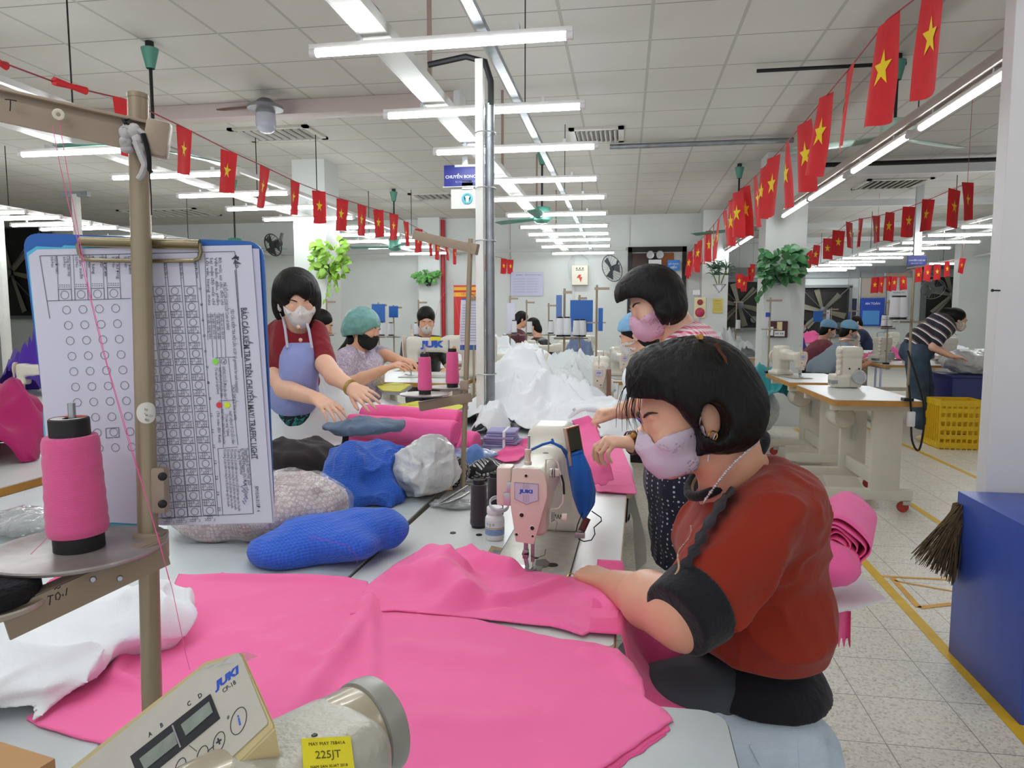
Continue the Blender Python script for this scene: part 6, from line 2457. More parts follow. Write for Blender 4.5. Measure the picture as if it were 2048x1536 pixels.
def sl3(P, d):
 l = d_plane(P, J(549, 757, 2.9), Vector((.1, 0, -1)))
 r = d_plane(P, J(656, 733, 2.87), RT * .5 - UPV * .85)
 d = np.where(P[:, 0] < p1.x + .04, smax(d, l, .004), d)
 return np.where(P[:, 0] > p2.x - .04, smax(d, r, .004), d)

solid('red_sweater', tp, .03, .006, M_dred, w3, wr=.009, freq=9, seed=4, fn=sl3, subs=[('c', H3.p(0, .02, -.10), J(596, 640, Y3 - .05), .058, .05)])
M_lav = m_cloth('lavender_apron', '8f98cb', wr=.35, scale=12)
ap = [pell(598, 735, Y3 - .03, 40, 62, .085), pell(585, 790, Y3 - .0, 52, 50, .11)]
arm_x = J(600, 690, Y3).x
solid('apron', ap, .03, .006, M_lav, w3, wr=.008, freq=8, seed=14, aniso=(1.3, 1.3, .6), cuts=[(J(600, 686, Y3 - .08), (0, 0, 1))])
for a_, b_ in (((575, 690), (566, 628)), ((624, 690), (612, 632))):
 MB().tube([J(a_[0], a_[1] + 6, Y3 - .10), J((a_[0] + b_[0]) / 2, (a_[1] + b_[1]) / 2, Y3 - .085), J(b_[0], b_[1] + 8, Y3 - .02), J(b_[0] + 4, b_[1] - 2, Y3 + .06)], .006, 6).wbuild('apron_strap', mat('pale_apron_binding', 'b9b4c4', .8), w3)
for x, y in ((597, 654), (601, 680)):
 MB().ball(J(x, y, Y3 - .088), (.009, .006, .009), sub=2).wbuild('pearl_button', mat('pearl', 'd6b49a', .2, coat=.5), w3)
M_skirt = m_pattern('teal_black_print', 'floral', '14181c', '1f5f63', 40, '2a8a86')
solid('printed_skirt', [pell(592, 830, Y3 + .08, 56, 60, .16), pell(592, 930, Y3 + .08, 58, 60, .17)], .04, .007, M_skirt, w3, wr=.008, cuts=[(J(592, 790, Y3), (0, 0, 1))])
bc = J(703, 776, 2.685)
MB().lathe([(.030, -.004), (.034, 0), (.030, .004)], bc, J(740, 795, 2.62) - bc, 20).lathe([(.030, -.003), (.033, 0), (.030, .003)], bc - (J(740, 795, 2.62) - bc).normalized() * .010, J(740, 795, 2.62) - bc, 20).wbuild('bangle', mat('jade_gold_bangle', 'b59a4a', .3, .4), w3)
for dx in (-.08, .08):
 MB().ball((J(590, 860, Y3 + .08).x + dx, Y3 + .04, .035), (.045, .12, .034), sub=3).wbuild('shoe', M_dark, w3)

# ---------------------------------------------------------------- seated woman in the teal hair net
Y4 = 3.95
w4 = person('seated woman in a teal hair net, black mask and lilac print shirt', (J(720, 800, Y4).x, Y4, 0))
H4 = Head(J(727, 658, Y4), RT * .88 - UPV * .30 - FW * .38, UPV * .95 + RT * .25)
prims = H4.prims()
prims += [('c', H4.p(0, -.03, -.05), J(712, 706, Y4), .055, .065, .02)]
wA = J(765, 740, 3.62)
prims += limb([(690, 770, 3.72, 14), (726, 757, 3.66, 13), (765, 740, 3.62, 9.5)])
prims += hand(wA, J(786, 732, 3.62) - wA, Vector((.1, .2, -1)), 1, curl=(.5, .5, .3))
wB = J(797, 719, 4.02)
prims += limb([(765, 708, 4.08, 13), (797, 719, 4.02, 9)])
prims += hand(wB, J(818, 722, 3.98) - wB, Vector((.1, 0, -1)), -1, curl=(.3, .4, .3))
solid('body', prims, .016, .006, M_skin, w4, it=2)
H4.face_parts(w4)
H4.mask(w4, mat('black_mask', '121214', .8), .005, side=.0, bulge=.0, top=-.020, low=-.108)
M_net = mat('teal_hair_net', '6fa39d', .4, alpha=.92, bump=(160, .5, .01), var=(24, .25))
solid('hair_net', [pell(724, 647, Y4, 36, 34, .118), pell(705, 662, Y4, 22, 20, .10)], .03, .006, M_net, w4, subs=[H4.e(0, .115, -.034, .09, .08, .062), ('e', H4.p(0, .02, -.12), (.12, .12, .10), H4.R)], wr=.008, freq=22, seed=6, kc=.008)
solid('hair', [pell(706, 680, Y4 + .0, 13, 16, .07), ('c', J(698, 690, Y4), J(680, 702, Y4 - .02), .035, .015, .02), H4.e(0, -.03, .01, .075, .085, .07)], .02, .006, M_hair, w4, subs=[H4.e(0, .09, -.03, .09, .06, .09)], it=1)
M_lil2 = m_pattern('lilac_print_cotton', 'floral', 'b3a6b8', 'c9bccb', 60, '9a7f98')
tp = [pell(724, 745, Y4 + .02, 46, 50, .16), pell(712, 790, Y4 + .02, 52, 40, .16), pell(708, 712, Y4, 32, 22, .16)]
tp += limb([(692, 722, 3.80, 20), (684, 768, 3.74, 18)]) + limb([(735, 702, 4.12, 18), (768, 708, 4.09, 15)])
solid('lilac_shirt', tp, .035, .008, M_lil2, w4, wr=.014, freq=8, seed=3, subs=[('c', H4.p(0, .02, -.07), J(733, 716, Y4 - .12), .055, .03)])
mb = MB()
for s_ in (-1, 1):
 mb.prism([J(716, 698, Y4 - .10), J(724 + s_ * 6, 706, Y4 - .13), J(732, 722, Y4 - .15), J(724, 706, Y4 - .14)], (0, -.004, 0))
mb.wbuild('shirt_collar', M_lil2, w4, False)

def seat_for(x, y, z=.46):
 o = thing('stool', 'x', 'stool', (x, y, 0))
 MB().box((0, 0, z), (.34, .34, .03), bev=.01).build('seat', M_lil, o)
 for sx in (-1, 1):
  for sy in (-1, 1):
   MB().box((sx * .14, sy * .14, z / 2), (.03, .03, z)).build('leg', M_lil, o)
 return o

p = J(705, 800, Y4)
solid('trousers', [('c', Vector((p.x, Y4 - .08, .58)), Vector((p.x + .42, Y4 - .1, .56)), .09, .065), ('c', Vector((p.x, Y4 + .1, .58)), Vector((p.x + .42, Y4 + .1, .56)), .09, .065),
                   ('c', Vector((p.x + .42, Y4 - .1, .56)), Vector((p.x + .40, Y4 - .1, .08)), .06, .045), ('c', Vector((p.x + .42, Y4 + .1, .56)), Vector((p.x + .40, Y4 + .1, .08)), .06, .045), ('e', Vector((p.x + .02, Y4, .68)), (.16, .18, .16))], .03, .01, mat('dark_trousers', '23242b', .85), w4)
for s_ in (-.1, .1):
 MB().ball((p.x + .45, Y4 + s_, .035), (.12, .045, .034), sub=2).wbuild('shoe', M_dark, w4)
o = seat_for(p.x, Y4)
o['label'] = 'lilac stool under the woman in the teal hair net'
seat0 = o

# ---------------------------------------------------------------- ironing table, iron, pink strips
M_legw = M_frame
it_ = thing('ironing_table', 'white covered ironing table between the white sewing table and the grey bench', 'table', (-.27, 2.76, TOP))
table_top(it_, .60, .82, M_lam, MATS['pale_wood_edge'])
legs_T(it_, .58, .74)
wc = patch('cloth_cover', [(-.56, 2.37), (.028, 2.37), (.028, 3.15), (-.56, 3.15)], TOP + .0008, m_cloth('ironing_cloth', 'dfe0e2', wr=.25), [([(-.5, 2.5), (-.2, 2.7), (0, 2.75)], .006, .03)], res=.014, amp=.003, world=True)
tag(wc, 'white cloth spread on the ironing table under the iron', 'cloth')

def flap(u, v):
 y = 2.37 + .42 * u
 q = max(0, v - .12)
 return Vector((.022 + .014 * min(1, v * 8) + .02 * math.sin(u * 9 + v * 3) * v + .05 * q * (1 - u), y + .03 * v * (u - .5), TOP + .004 - max(0, v - .06) * (.19 + .16 * abs(math.sin(u * 3.3 + .5)))))

o = MB().sheet(flap, 24, 16).build('cloth_flap', MATS['ironing_cloth'], None, True, 180)
recenter(o)
tag(o, 'white cloth corner hanging over the edge beside the dotted apron', 'cloth')
pk = patch('fabric_piece', [(1193, 984), (1274, 989), (1262, 940), (1240, 888), (1175, 884), (1180, 930)], TOP + .005, M_pink, res=.008, amp=.002, seed=5)
tag(pk, 'flat pink piece lying on the ironing table beside the blue pouch', 'fabric')
pts = [(1160, 836, 2.46, 17), (1172, 850, 2.45, 19), (1181, 880, 2.36, 20), (1190, 910, 2.22, 21), (1199, 935, 2.17, 22), (1207, 965, 2.14, 21)]

def strip_(u, v):
 k = min(int(u * 5), 4)
 t = u * 5 - k
 x, y, Y, w_ = [pts[k][i] + (pts[k + 1][i] - pts[k][i]) * t for i in range(4)]
 fo = abs(v - .55) * 2
 return J(x + (v - .5) * 2 * w_, y + (v - .5) * (-10) + (6 if .3 < v < .7 and u > .9 else 0), Y - .012 * (1 - fo))

o = MB().sheet(strip_, 24, 8).build('fabric_strip', M_pink, None, True, 30)
o.modifiers.new('thickness', 'SOLIDIFY').thickness = .0015
recenter(o)
tag(o, 'folded pink strip held up in both hands of the gingham woman', 'fabric strip')
for k, (px, lab) in enumerate((([(1022, 888), (1060, 876), (1108, 884), (1100, 894), (1040, 898)], 'small pink scrap behind the ivory machine top'), ([(985, 915), (1030, 880), (1058, 905), (1036, 922), (1010, 925)], 'pink scrap between the patterned bag and the ivory machine'))):
 o = patch('fabric_scrap', px, TOP + .012 * k + .004, M_pinkd, [([px[0], px[2]], .02, .02)], res=.009, seed=k)
 tag(o, lab, 'fabric scrap')
# the iron: nose towards the left
ir = thing('iron', 'purple and white steam iron standing on the ironing cloth', 'iron', at_z(1165, 868, TOP + .006), 0)
ir.rotation_euler.z = PI + .12
M_purp, M_wpl = mat('purple_plastic', '8f2a9a', .25, coat=.4), mat('white_plastic', 'dddce0', .3)
so_ = [(.125, 0), (.09, .03), (.03, .048), (-.06, .052), (-.105, .045), (-.11, 0), (-.105, -.045), (-.06, -.052), (.03, -.048), (.09, -.03)]
MB().prism([(x, y, .001) for x, y in so_], (0, 0, .012), .001).build('soleplate', M_steel, ir)
MB().prism([(x * .98, y * .98, .013) for x, y in so_], (0, 0, .014), .003).build('skirt', M_wpl, ir)
g = union([('e', (-.02, 0, .03), (.098, .044, .04)), ('c', (.09, 0, .03), (.02, 0, .075), .012, .02), ('c', (-.085, 0, .04), (-.075, 0, .10), .022, .018)], .02)
sdf_obj('iron_body', lambda P: smax(g(P), .025 - P[:, 2], .002), ((-.14, -.07, 0), (.13, .07, .14)), .005, M_purp, None, 2).parent = ir
MB().tube(smooth_ring([Vector(p) for p in ((.075, 0, .05), (.045, 0, .095), (0, 0, .118), (-.05, 0, .118), (-.085, 0, .10), (-.095, 0, .06))], 5, False), .0125, 10).build('handle', M_wpl, ir)
MB().cyl((.03, 0, .105), (.045, 0, .125), .008, seg=12).build('spray_nozzle', M_wpl, ir)
MB().tube([(-.095, 0, .10), (-.14, .0, .13), (-.2, .06, .10), (-.24, .12, .02), (-.2, .2, .004)], .004, 6).build('power_cord', M_wpl, ir)
o = thing('phone', 'dark phone lying flat on the ironing cloth behind the pink strip', 'phone', at_z(1206, 868, TOP + .006))
MB().box((0, 0, .004), (.07, .14, .008), bev=.003).build('phone_case', M_dark, o)
MB().box((0, 0, .0085), (.062, .13, .001)).build('phone_screen', mat('blue_black_glass', '20242c', .08), o)

# ---------------------------------------------------------------- cloth and bags on the bench
def lump(name, px, py, sz, m, lab, cat, seed=1, wr=.02, fr=8, z=TOP, dy=0, rot=0.0, h=.008, extra=(), dz=0, sharp=1.2, an=(1, 1, 1), group=None):
 """heap whose base front sits at the photo point"""
 p = at_z(px, py, z)
 o = heap(name, (p.x, p.y + dy, z + dz), sz, m, seed=seed, h=h, wr=wr, freq=fr, R=Matrix.Rotation(rot, 3, 'Z') if rot else None, extra=extra, sharp=sharp, aniso=an)
 return tag(o, lab, cat, group)

M_bluec = m_gauze('royal_blue_gauze', '2458b8')
M_slate = m_cloth('slate_blue_cloth', '5f6f86', wr=.4)
M_plast = mat('white_plastic_bag', 'd9dada', .25, alpha=.9, coat=.4, bump=(26, .7, .02))
M_sq = m_pattern('black_square_print', 'squares', '17181b', 'cfcfcf', 62)
M_brown = m_cloth('brown_black_cloth', '2f2829', wr=.4)
lump('cloth_heap', 722, 1000, (.25, .26, .17), M_bluec, 'crumpled royal blue cloth heap on the bench', 'cloth heap', 41, .045, 8, dy=.07, h=.005, extra=[((-.07, -.10, .015), (.10, .07, .035)), ((.06, -.09, .02), (.09, .08, .04))], sharp=1.6)
lump('cloth_heap', 720, 940, (.30, .20, .06), M_slate, 'slate grey cloth draped over the top of the royal blue heap', 'cloth heap', 43, .022, 9, dy=.04, dz=.13, rot=.25, h=.006)
lump('plastic_bag', 838, 1000, (.22, .24, .17), M_plast, 'clear white plastic bag beside the royal blue heap', 'plastic bag', 44, .02, 13, dy=.06, h=.006, extra=[((.03, -.02, .16), (.05, .05, .05))], sharp=2)
lump('patterned_bag', 902, 978, (.115, .12, .105), M_sq, 'black and white patterned cloth bundle left of the far thread pole', 'cloth bundle', 45, .014, 14, dy=.03, h=.005)
lump('patterned_bag', 968, 968, (.14, .12, .075), M_sq, 'black and white patterned cloth bundle right of the far thread pole', 'cloth bundle', 46, .014, 14, dy=.05, h=.005)
# pink rolls stacked behind
M_pk2 = m_cloth('pink_roll_cloth', 'f56aa8', wr=.3, scale=12)
p0, p1 = at_z(690, 905, TOP), at_z(915, 925, TOP)
d = (p1 - p0)
for k, (z, r, dy, lab) in enumerate(((.035, .05, .10, 'flattened pink cloth fold under the big pink roll'), (.105, .052, .06, 'big pink fabric roll lying on the bench'), (.135, .045, .22, 'pink fabric roll behind the big one, with torn end folds'))):
 a, b = p0 + Vector((0, dy, z)), p1 + Vector((-.02 * k, dy, z))
 ax_ = (b - a).normalized()
 q = [('c', a, b, r, r * .94)]
 if k == 0:
  q.append(('c', a + Vector((0, .14, 0)), b + Vector((.05, .12, 0)), r, r))
 gg = union(q, .03)

 def f(P, gg=gg, a=a, b=b, ax_=ax_, k=k):
  dd = gg(P) - .010 * (folds(P, (4, 14, 14), 50 + k) - .4)
  dd = smax(dd, d_plane(P, b, ax_), .006)
  return smax(smax(dd, -d_plane(P, a, ax_), .02), TOP + .001 - P[:, 2], .004)
 lo, hi = prim_bounds(q, .03)
 o = sdf_obj('fabric_roll', f, (lo, hi), .007, M_pk2)
 if k:
  mb = MB()
  e1 = Vector((0, 0, 1)).cross(ax_).normalized()
  e2 = ax_.cross(e1)
  P = [b + ax_ * .001 + (e1 * math.cos(t * .35) + e2 * math.sin(t * .35)) * (r * .9 * (1 - t / 62)) for t in range(58)]
  sp = mb.tube(P, .0016, 4).build('roll_spiral', M_pinkd, None)
  recenter(o)
  sp.parent = o
  sp.location = -o.location
 else:
  recenter(o)
 tag(o, lab, 'fabric roll', 'pink rolls on the bench')
drape('cloth_heap', 560, 905, .36, .60, .26, M_gcloth, 'grey white checked cloth draped beside the clipboard', 'cloth heap', 47, -.5, dy=.30, freq=5, res=.009)
lump('cloth_heap', 575, 965, (.30, .26, .14), M_brown, 'dark brown cloth bundle under the grey white cloth', 'cloth heap', 48, .03, 8, dy=.08, h=.008)
drape('cloth_heap', 690, 852, .70, .60, .10, M_wcloth, 'white cloth spread on the bench under the hands of the sweater woman', 'cloth heap', 49, .2, dy=.12, freq=6, res=.01)
lump('cloth_scrap', 632, 965, (.08, .04, .03), m_cloth('coral_cloth', 'd4584e'), 'small coral red scrap between the brown bundle and the blue heap', 'cloth scrap', 50, .008, 20, h=.006)
# lavender folded stack with a white band
ls = thing('folded_stack', 'stack of folded lavender cloth tied with a white band', 'folded cloth', at_z(1000, 900, TOP))
for k in range(7):
 rr = random.Random(k)
 MB().box((rr.uniform(-.008, .008), .05 + rr.uniform(-.01, .01), .008 + k * .0115), (.15 - k * .004, .13, .010), rz=rr.uniform(-.12, .12), bev=.004).build('folded_piece', m_cloth('lavender_cotton', '9d9cc6'), ls)
MB().box((.02, .05, .043), (.012, .142, .084), bev=.004).build('white_band', M_wcloth, ls)
drape('cloth_heap', 968, 880, .16, .34, .14, M_wcloth, 'white cloth bundle behind the lavender stack', 'cloth heap', 51, -.3, dy=.22, freq=8, res=.008)
lump('plastic_bag', 905, 928, (.34, .14, .05), mat('blue_tinted_bag', '8fa6cf', .2, alpha=.85, coat=.5, bump=(30, .6, .02)), 'clear bag of blue cloth behind the patterned bundles', 'plastic bag', 52, .01, 14, dy=.08, h=.007)
lump('cloth_scrap', 945, 950, (.07, .06, .10), m_cloth('light_blue_cloth', '6f93d4'), 'light blue cloth scrap between the two patterned bundles', 'cloth scrap', 53, .012, 18, dy=.05, h=.006)
lump('cloth_heap', 1250, 852, (.26, .18, .05), m_cloth('violet_cloth', '5a3fae'), 'violet cloth lying behind the iron', 'cloth heap', 54, .012, 9, dy=.05, h=.008)
# white plastic knick-knacks by the iron
for k, (x, y, lab) in enumerate(((1033, 858, 'small white jar on the cloth left of the iron'),)):
 q = at_z(x, y, TOP)
 o = thing('jar', lab, 'jar', q + Vector((0, 0, .006)))
 MB().lathe([(0, 0), (.03, 0), (.032, .004), (.032, .028), (.026, .032), (0, .032)], seg=20).build('jar_body', M_wpl, o)
 MB().lathe([(.0, .032), (.02, .032), (.02, .05), (0, .052)], seg=20).build('jar_cap', M_wpl, o)
# grey-white heaps of garments on the far bench
for k, (x, y, sx, sy, hh, m, lab) in enumerate((
  (-.47, 3.95, .82, 1.15, .20, M_wcloth, 'big white garment heap in front of the gingham woman'),
  (-.16, 3.62, .50, .62, .12, M_wcloth, 'low white garment spread left of the gingham woman hands'),
  (-.72, 4.85, .60, .95, .24, M_wcloth, 'white garment heap behind the white cable post'),
  (-.40, 5.55, .62, .85, .22, M_gcloth, 'white garment heap under the white thread cones'),
  (-1.05, 6.95, .80, .95, .26, M_wcloth, 'white garment pile at the foot of the far machines'),
  (-.62, 6.75, .50, .45, .16, m_cloth('pale_blue_cloth', '8fb0da'), 'pale blue folded cloth on the white garment heaps'),
  (-.45, 7.25, .44, .42, .24, m_cloth('denim_grey', '6d7c99'), 'denim grey cloth beside the pale blue cloth'),
  (-1.6, 8.3, 1.2, .9, .24, M_wcloth, 'far white garment pile before the maroon sewer'))):
 drape('garment_heap', 0, 0, sx, sy, hh, m, lab, 'garment heap', 60 + k, .3 * (k % 3 - 1), at=(x, y, TOP), freq=5, res=.012, group='white garment heaps', rough=.95, z=.784)
# yellow work sheets
for k, (pp, z, lab) in enumerate(([[(790, 812), (835, 803), (935, 812), (885, 834), (800, 822)], TOP + .10, 'yellow work booklet behind the pink roll'], [[(752, 772), (790, 766), (822, 770), (800, 784), (765, 782)], .953, 'yellow work sheet on the table of the hair net woman'])):
 P = [at_z(x, y, z) for x, y in pp]
 o = thing('booklet', lab, 'booklet', P[0])
 MB().prism(P, (0, 0, .004)).wbuild('cover', mat('yellow_sheet', 'd5cf3f', .6), o, False)
 MB().prism([p + Vector((.004, .006, -.018)) for p in P], (0, 0, .017)).wbuild('pages', mat('grey_pages', '9a98a4', .6), o, False)
 mb = MB()
 for q in range(4):
  a = P[0].lerp(P[2], .25 + q * .15)
  mb.box(a + Vector((0, .0, .0045)), (.05, .004, .0006), rz=.3)
 mb.wbuild('writing', s_ink, o)

# ---------------------------------------------------------------- far thread stand at the machine
A2, B2 = J(941, 478, 2.26), J(925, 985, 2.24)
B2.z = TOP + .001
ts = thing('thread_stand', 'beige thread stand rising behind the plum cones with two pink cones', 'thread stand', B2)
MB().cyl(A2, B2, .0085, seg=18).wbuild('pole', M_pole, ts)
a, b = J(950, 498, 2.25), J(826, 469, 2.30)
d = (b - a).normalized()
n = d.cross(Vector((0, 0, 1))).normalized()
MB().box((a + b) / 2, ((b - a).length, .004, .030), M=basis(d, n, n.cross(d)), bev=.001).wbuild('thread_beam', M_pole2, ts)
MB().box(a, (.02, .022, .036), M=basis(d, n, n.cross(d)), bev=.003).wbuild('beam_clamp', M_pole2, ts)
a, b = J(936, 795, 2.24), J(845, 812, 2.16)
d = (b - a).normalized()
n = d.cross(Vector((0, 0, 1))).normalized()
MB().box((a + b) / 2, ((b - a).length + .02, .02, .03), M=basis(d, n, n.cross(d)), bev=.002).wbuild('disc_arm', M_pole2, ts)
MB().box(J(929, 770, 2.22), (.026, .024, .03), bev=.003).wbuild('arm_clamp', M_pole2, ts)
for x, y, Y, r, lab in ((850, 790, 2.16, .080, 'pink thread cone on the front disc of the far thread stand'), (898, 776, 2.30, .072, 'pink thread cone on the rear disc of the far thread stand')):
 c_ = J(x, y, Y)
 MB().lathe([(0, 0), (r * .95, 0), (r, .004), (r * .97, .005), (r * .4, .003), (0, .003)], c_, seg=40).wbuild('spool_disc', M_disc, ts)
 MB().cyl(c_, c_ + Vector((0, 0, .16)), .003, seg=8).wbuild('spindle', M_steel, ts)
 cone(J(x if x < 870 else 905, y, Y) + Vector((0, 0, .0036)), lab, .0228, .0196, .105, M_thpink, .012, .010)
MB().tube([J(852, 705, 2.16), J(880, 600, 2.2), J(905, 560, 2.24), J(920, 650, 2.2), J(926, 720, 2.2)], .0005, 4).wbuild('thread_run', th, ts)
# second clipboard, at the red board
cb2 = thing('clipboard', 'blue clipboard with a white sheet hung behind the far thread pole', 'clipboard', J(950, 700, 4.6))
P = [J(x, y, 4.6) for x, y in ((925, 597), (971, 597), (968, 700), (920, 700))]
MB().prism(P, (0, .004, 0)).wbuild('board', M_blueb, cb2, False)
MB().prism([J(x, y, 4.59) for x, y in ((922, 600), (964, 600), (958, 690), (918, 690))], (0, .004, 0)).wbuild('form_page', M_paper, cb2, False)
mb = MB()
for k in range(14):
 mb.box(J(941 - k * .3, 610 + k * 5.5, 4.586), (.11, .001, .002))
mb.wbuild('form_print', INK, cb2)
MB().box(J(945, 598, 4.585), (.06, .012, .016)).wbuild('clip', M_clip, cb2)
MB().cyl(J(947, 590, 4.605), Vector((J(947, 590, 4.605).x, 4.605, TOP)), .008, seg=8).wbuild('holder_rod', M_pole, cb2)

# ---------------------------------------------------------------- right aisle: tables on castors, overlock machine, blue box
M_owood = mat('orange_wood_edge', 'c08a45', .5, var=(14, .15))
M_red = mat('red_castor', 'b23a33', .4)

def desk(loc, label, rz=0, L=1.08, w=.56, top=.80):
 """sewing desk; long side along local y"""
 o = thing('sewing_table', label, 'table', (loc[0], loc[1], top), rz, 'sewing tables in the aisle and the bays')
 out = round_rect(w, L, .02)
 MB().prism([(x, y, -.04) for x, y in out], (0, 0, .037)).build('table_board', M_owood, o, True, 30)
 MB().prism([(x, y, -.003) for x, y in round_rect(w - .006, L - .006, .018)], (0, 0, .003)).build('table_sheet', M_lam, o, True, 30)
 for sy in (-1, 1):
  y = sy * (L / 2 - .18)
  MB().box((.12, y, -.38), (.19, .055, .62), bev=.004).build('leg', M_frame, o)
  MB().box((.12, y - .03 * sy, -.33), (.012, .07, .16)).build('leg_slot', M_greylam, o)
  MB().box((.0, y, -.065), (w * .9, .06, .05), bev=.004).build('top_rail', M_frame, o)
  MB().box((.02, y, -.675), (w, .07, .07), bev=.004).build('foot', M_frame, o)
  for sx in (-1, 1):
   c = Vector((.02 + sx * (w / 2 - .05), y, -.76))
   k = MB().box(c + Vector((.02, 0, .03)), (.05, .04, .03), bev=.004).build('castor', M_alu, o)
   MB().lathe([(0, -.012), (.034, -.012), (.038, -.008), (.038, .008), (.034, .012), (0, .012)], c, (0, 1, 0), 20).build('wheel', M_red, k)
 MB().box((.08, 0, -.58), (.03, L - .42, .10), bev=.004).build('stretcher', M_frame, o)
 MB().box((-.05, -.1, -.7), (.24, .34, .015), M=Matrix.Rotation(.3, 4, 'X')).build('pedal', M_frame, o)
 m_ = MB().lathe([(0, -.12), (.07, -.12), (.085, -.09), (.085, .08), (.07, .11), (0, .115)], (-.06, .08, -.19), (0, 1, 0), 24).build('motor', M_mach, o)
 MB().box((-.06, .08, -.10), (.05, .12, .10)).build('motor_mount', M_frame, o)
 return o

dk = desk((1.675, 5.56), 'near wheeled sewing table in the right aisle, under the overlock machine')
d2 = dup(dk, (1.675, 6.86, .80), 0, 'second wheeled sewing table in the right aisle, behind the overlock table')

def make_overlock():
 o = thing('overlock_machine', 'x', 'overlock machine')
 pr = [('b', (0, 0, .16), (.075, .085, .16), .012, None), ('b', (-.07, 0, .05), (.06, .10, .05), .015, None), ('b', (.0, .0, .27), (.08, .09, .03), .012, None)]
 g = union(pr, .01)
 sdf_obj('machine_body', lambda P: smax(g(P), .001 - P[:, 2], .002), ((-.16, -.13, -.01), (.12, .13, .34)), .007, M_mach, o, 1)
 for k in range(6):
  MB().lathe([(0, 0), (.018, .002), (.02, .012), (.014, .016), (.018, .026), (.008, .03), (0, .03)], (-.088, -.07, .08 + k * .042), (-.7, -.7, 0), 14).build('tension_knob', mat('cream_knob', 'ddd3b8', .35), o)
 MB().lathe([(0, 0), (.05, .0), (.055, .01), (.05, .03), (.02, .034), (0, .034)], (.05, -.09, .085), (0, -1, 0), 24).lathe([(.03, .034), (.04, .036), (.03, .038)], (.05, -.09, .085), (0, -1, 0), 24).build('handwheel', M_alu, o)
 MB().lathe([(0, 0), (.018, .001), (.018, .006), (0, .006)], (.082, -.03, .27), (1, 0, 0), 14).build('lamp_socket', M_black, o)
 for x, z in ((-.05, .29), (.05, .29), (.05, .15), (-.02, .15)):
  MB().lathe([(0, .002), (.006, .0015), (.007, 0)], (x, -.087, z), (0, -1, 0), 10).build('screw', M_dark, o)
 MB().tube([(-.06, .02, .32), (-.08, .0, .37), (-.04, 0, .38), (.04, 0, .375), (.08, 0, .35)], .004, 6).build('thread_wire', M_steel, o)
 MB().box((-.13, -.06, .045), (.05, .09, .03), bev=.004).build('cloth_plate', M_steel, o)
 return o

ov = make_overlock()
p = at_z(1703, 776, .803)
ov.location, ov['label'] = (p.x, p.y + .09, .803), 'cream overlock machine with a column of tension knobs on the near aisle table'
ov['group'] = 'overlock machines'
# lockstitch copies
M0 = make_lockstitch(False)
M0.location = (1.58, 6.75, .8035)
M0.rotation_euler = (0, 0, .25)
M0['label'], M0['group'] = 'ivory sewing machine on the second aisle table, left of the overlock machine', 'lockstitch sewing machines'
cnt = [0]

def machine(x, y, rz, lab, src=None, z=.786):
 return dup(src or M0, (x, y, z), rz, lab, None, 'overlock machines' if src else 'lockstitch sewing machines')

p = at_z(1199, 797, .8)
machine(p.x, p.y, .0, 'ivory sewing machine with a brown strap facing the camera, left of the gingham woman')
MB().box((.062, .0, .12), (.03, .012, .19), bev=.004).build('brown_strap', mat('brown_strap', '8a5f50', .6), COL.objects[-1].parent if False else [o_ for o_ in COL.objects if o_.get('label', '').startswith('ivory sewing machine with a brown strap')][0])
machine(-.16, 5.75, .1, 'ivory sewing machine just behind the one with the brown strap')
machine(.0, 6.6, .2, 'ivory sewing machine beside the sewer in the blue cap')
p = at_y(822, 748, 4.85)
jk = machine(p.x, p.y, -PI / 2 + .05, 'ivory sewing machine seen from the side, in front of the hair net woman', z=.9345)
jk.scale = (1.2,) * 3
machine(-1.2, 6.5, -PI / 2, 'ivory sewing machine half behind the far thread pole')
machine(-1.55, 8.85, -1.2, 'ivory sewing machine with its handwheel towards the white heaps, right of the cable post')
machine(-1.05, 8.6, -1.0, 'ivory sewing machine behind the pale blue cloth')
machine(-.05, 8.0, -.4, 'ivory machine under the small metal thread rack near the blue boards')
machine(-1.5, 11.2, .9, 'far ivory sewing machine in front of the woman in the maroon top')
machine(-.75, 11.3, -.5, 'far ivory sewing machine between the white thread cones')
machine(1.35, 10.5, PI / 2, 'ivory sewing machine on the table left of the right pillar')
machine(-4.3, 4.5, -PI / 2, 'cream sewing machine at the left edge behind the clipboard')
machine(-2.18, 2.8, .3, 'cream sewing machine beside the dark pink pile at the left edge')
mb = MB()
add_mesh(mb, text_mesh('JUKI', .05, basis((0, 1, 0), (0, 0, 1), (1, 0, 0), (.0465, .15, .19)), .0005, 'CENTER', .003, 1.5))
bl = mb.build('brand_lettering', M_logo, jk, False)
MB().box((.046, .16, .225), (.004, .06, .02)).build('yellow_sticker', MATS['yellow_label_paper'], jk)
MB().lathe([(0, .01), (.014, .009), (.018, .002), (.02, 0)], (.044, .27, .17), (1, 0, 0), 18).build('orange_dial', mat('orange_dial', 'd98a1e', .4), jk)
for k, (x, y, r, lab) in enumerate(((3.2, 9.55, .3, 'cream overlock machine behind the grey shirted sewer'), (3.55, 9.4, .1, 'cream overlock machine right of the grey shirted sewer'), (3.95, 9.5, -.2, 'cream overlock machine by the tall thread rack'), (3.25, 10.9, 1.2, 'cream overlock machine between the two blue capped sewers'), (3.7, 12.5, .6, 'far cream overlock machine in front of the blue poster'), (4.4, 12.7, .4, 'far cream overlock machine under the white notice'))):
 machine(x, y, r, lab, ov)
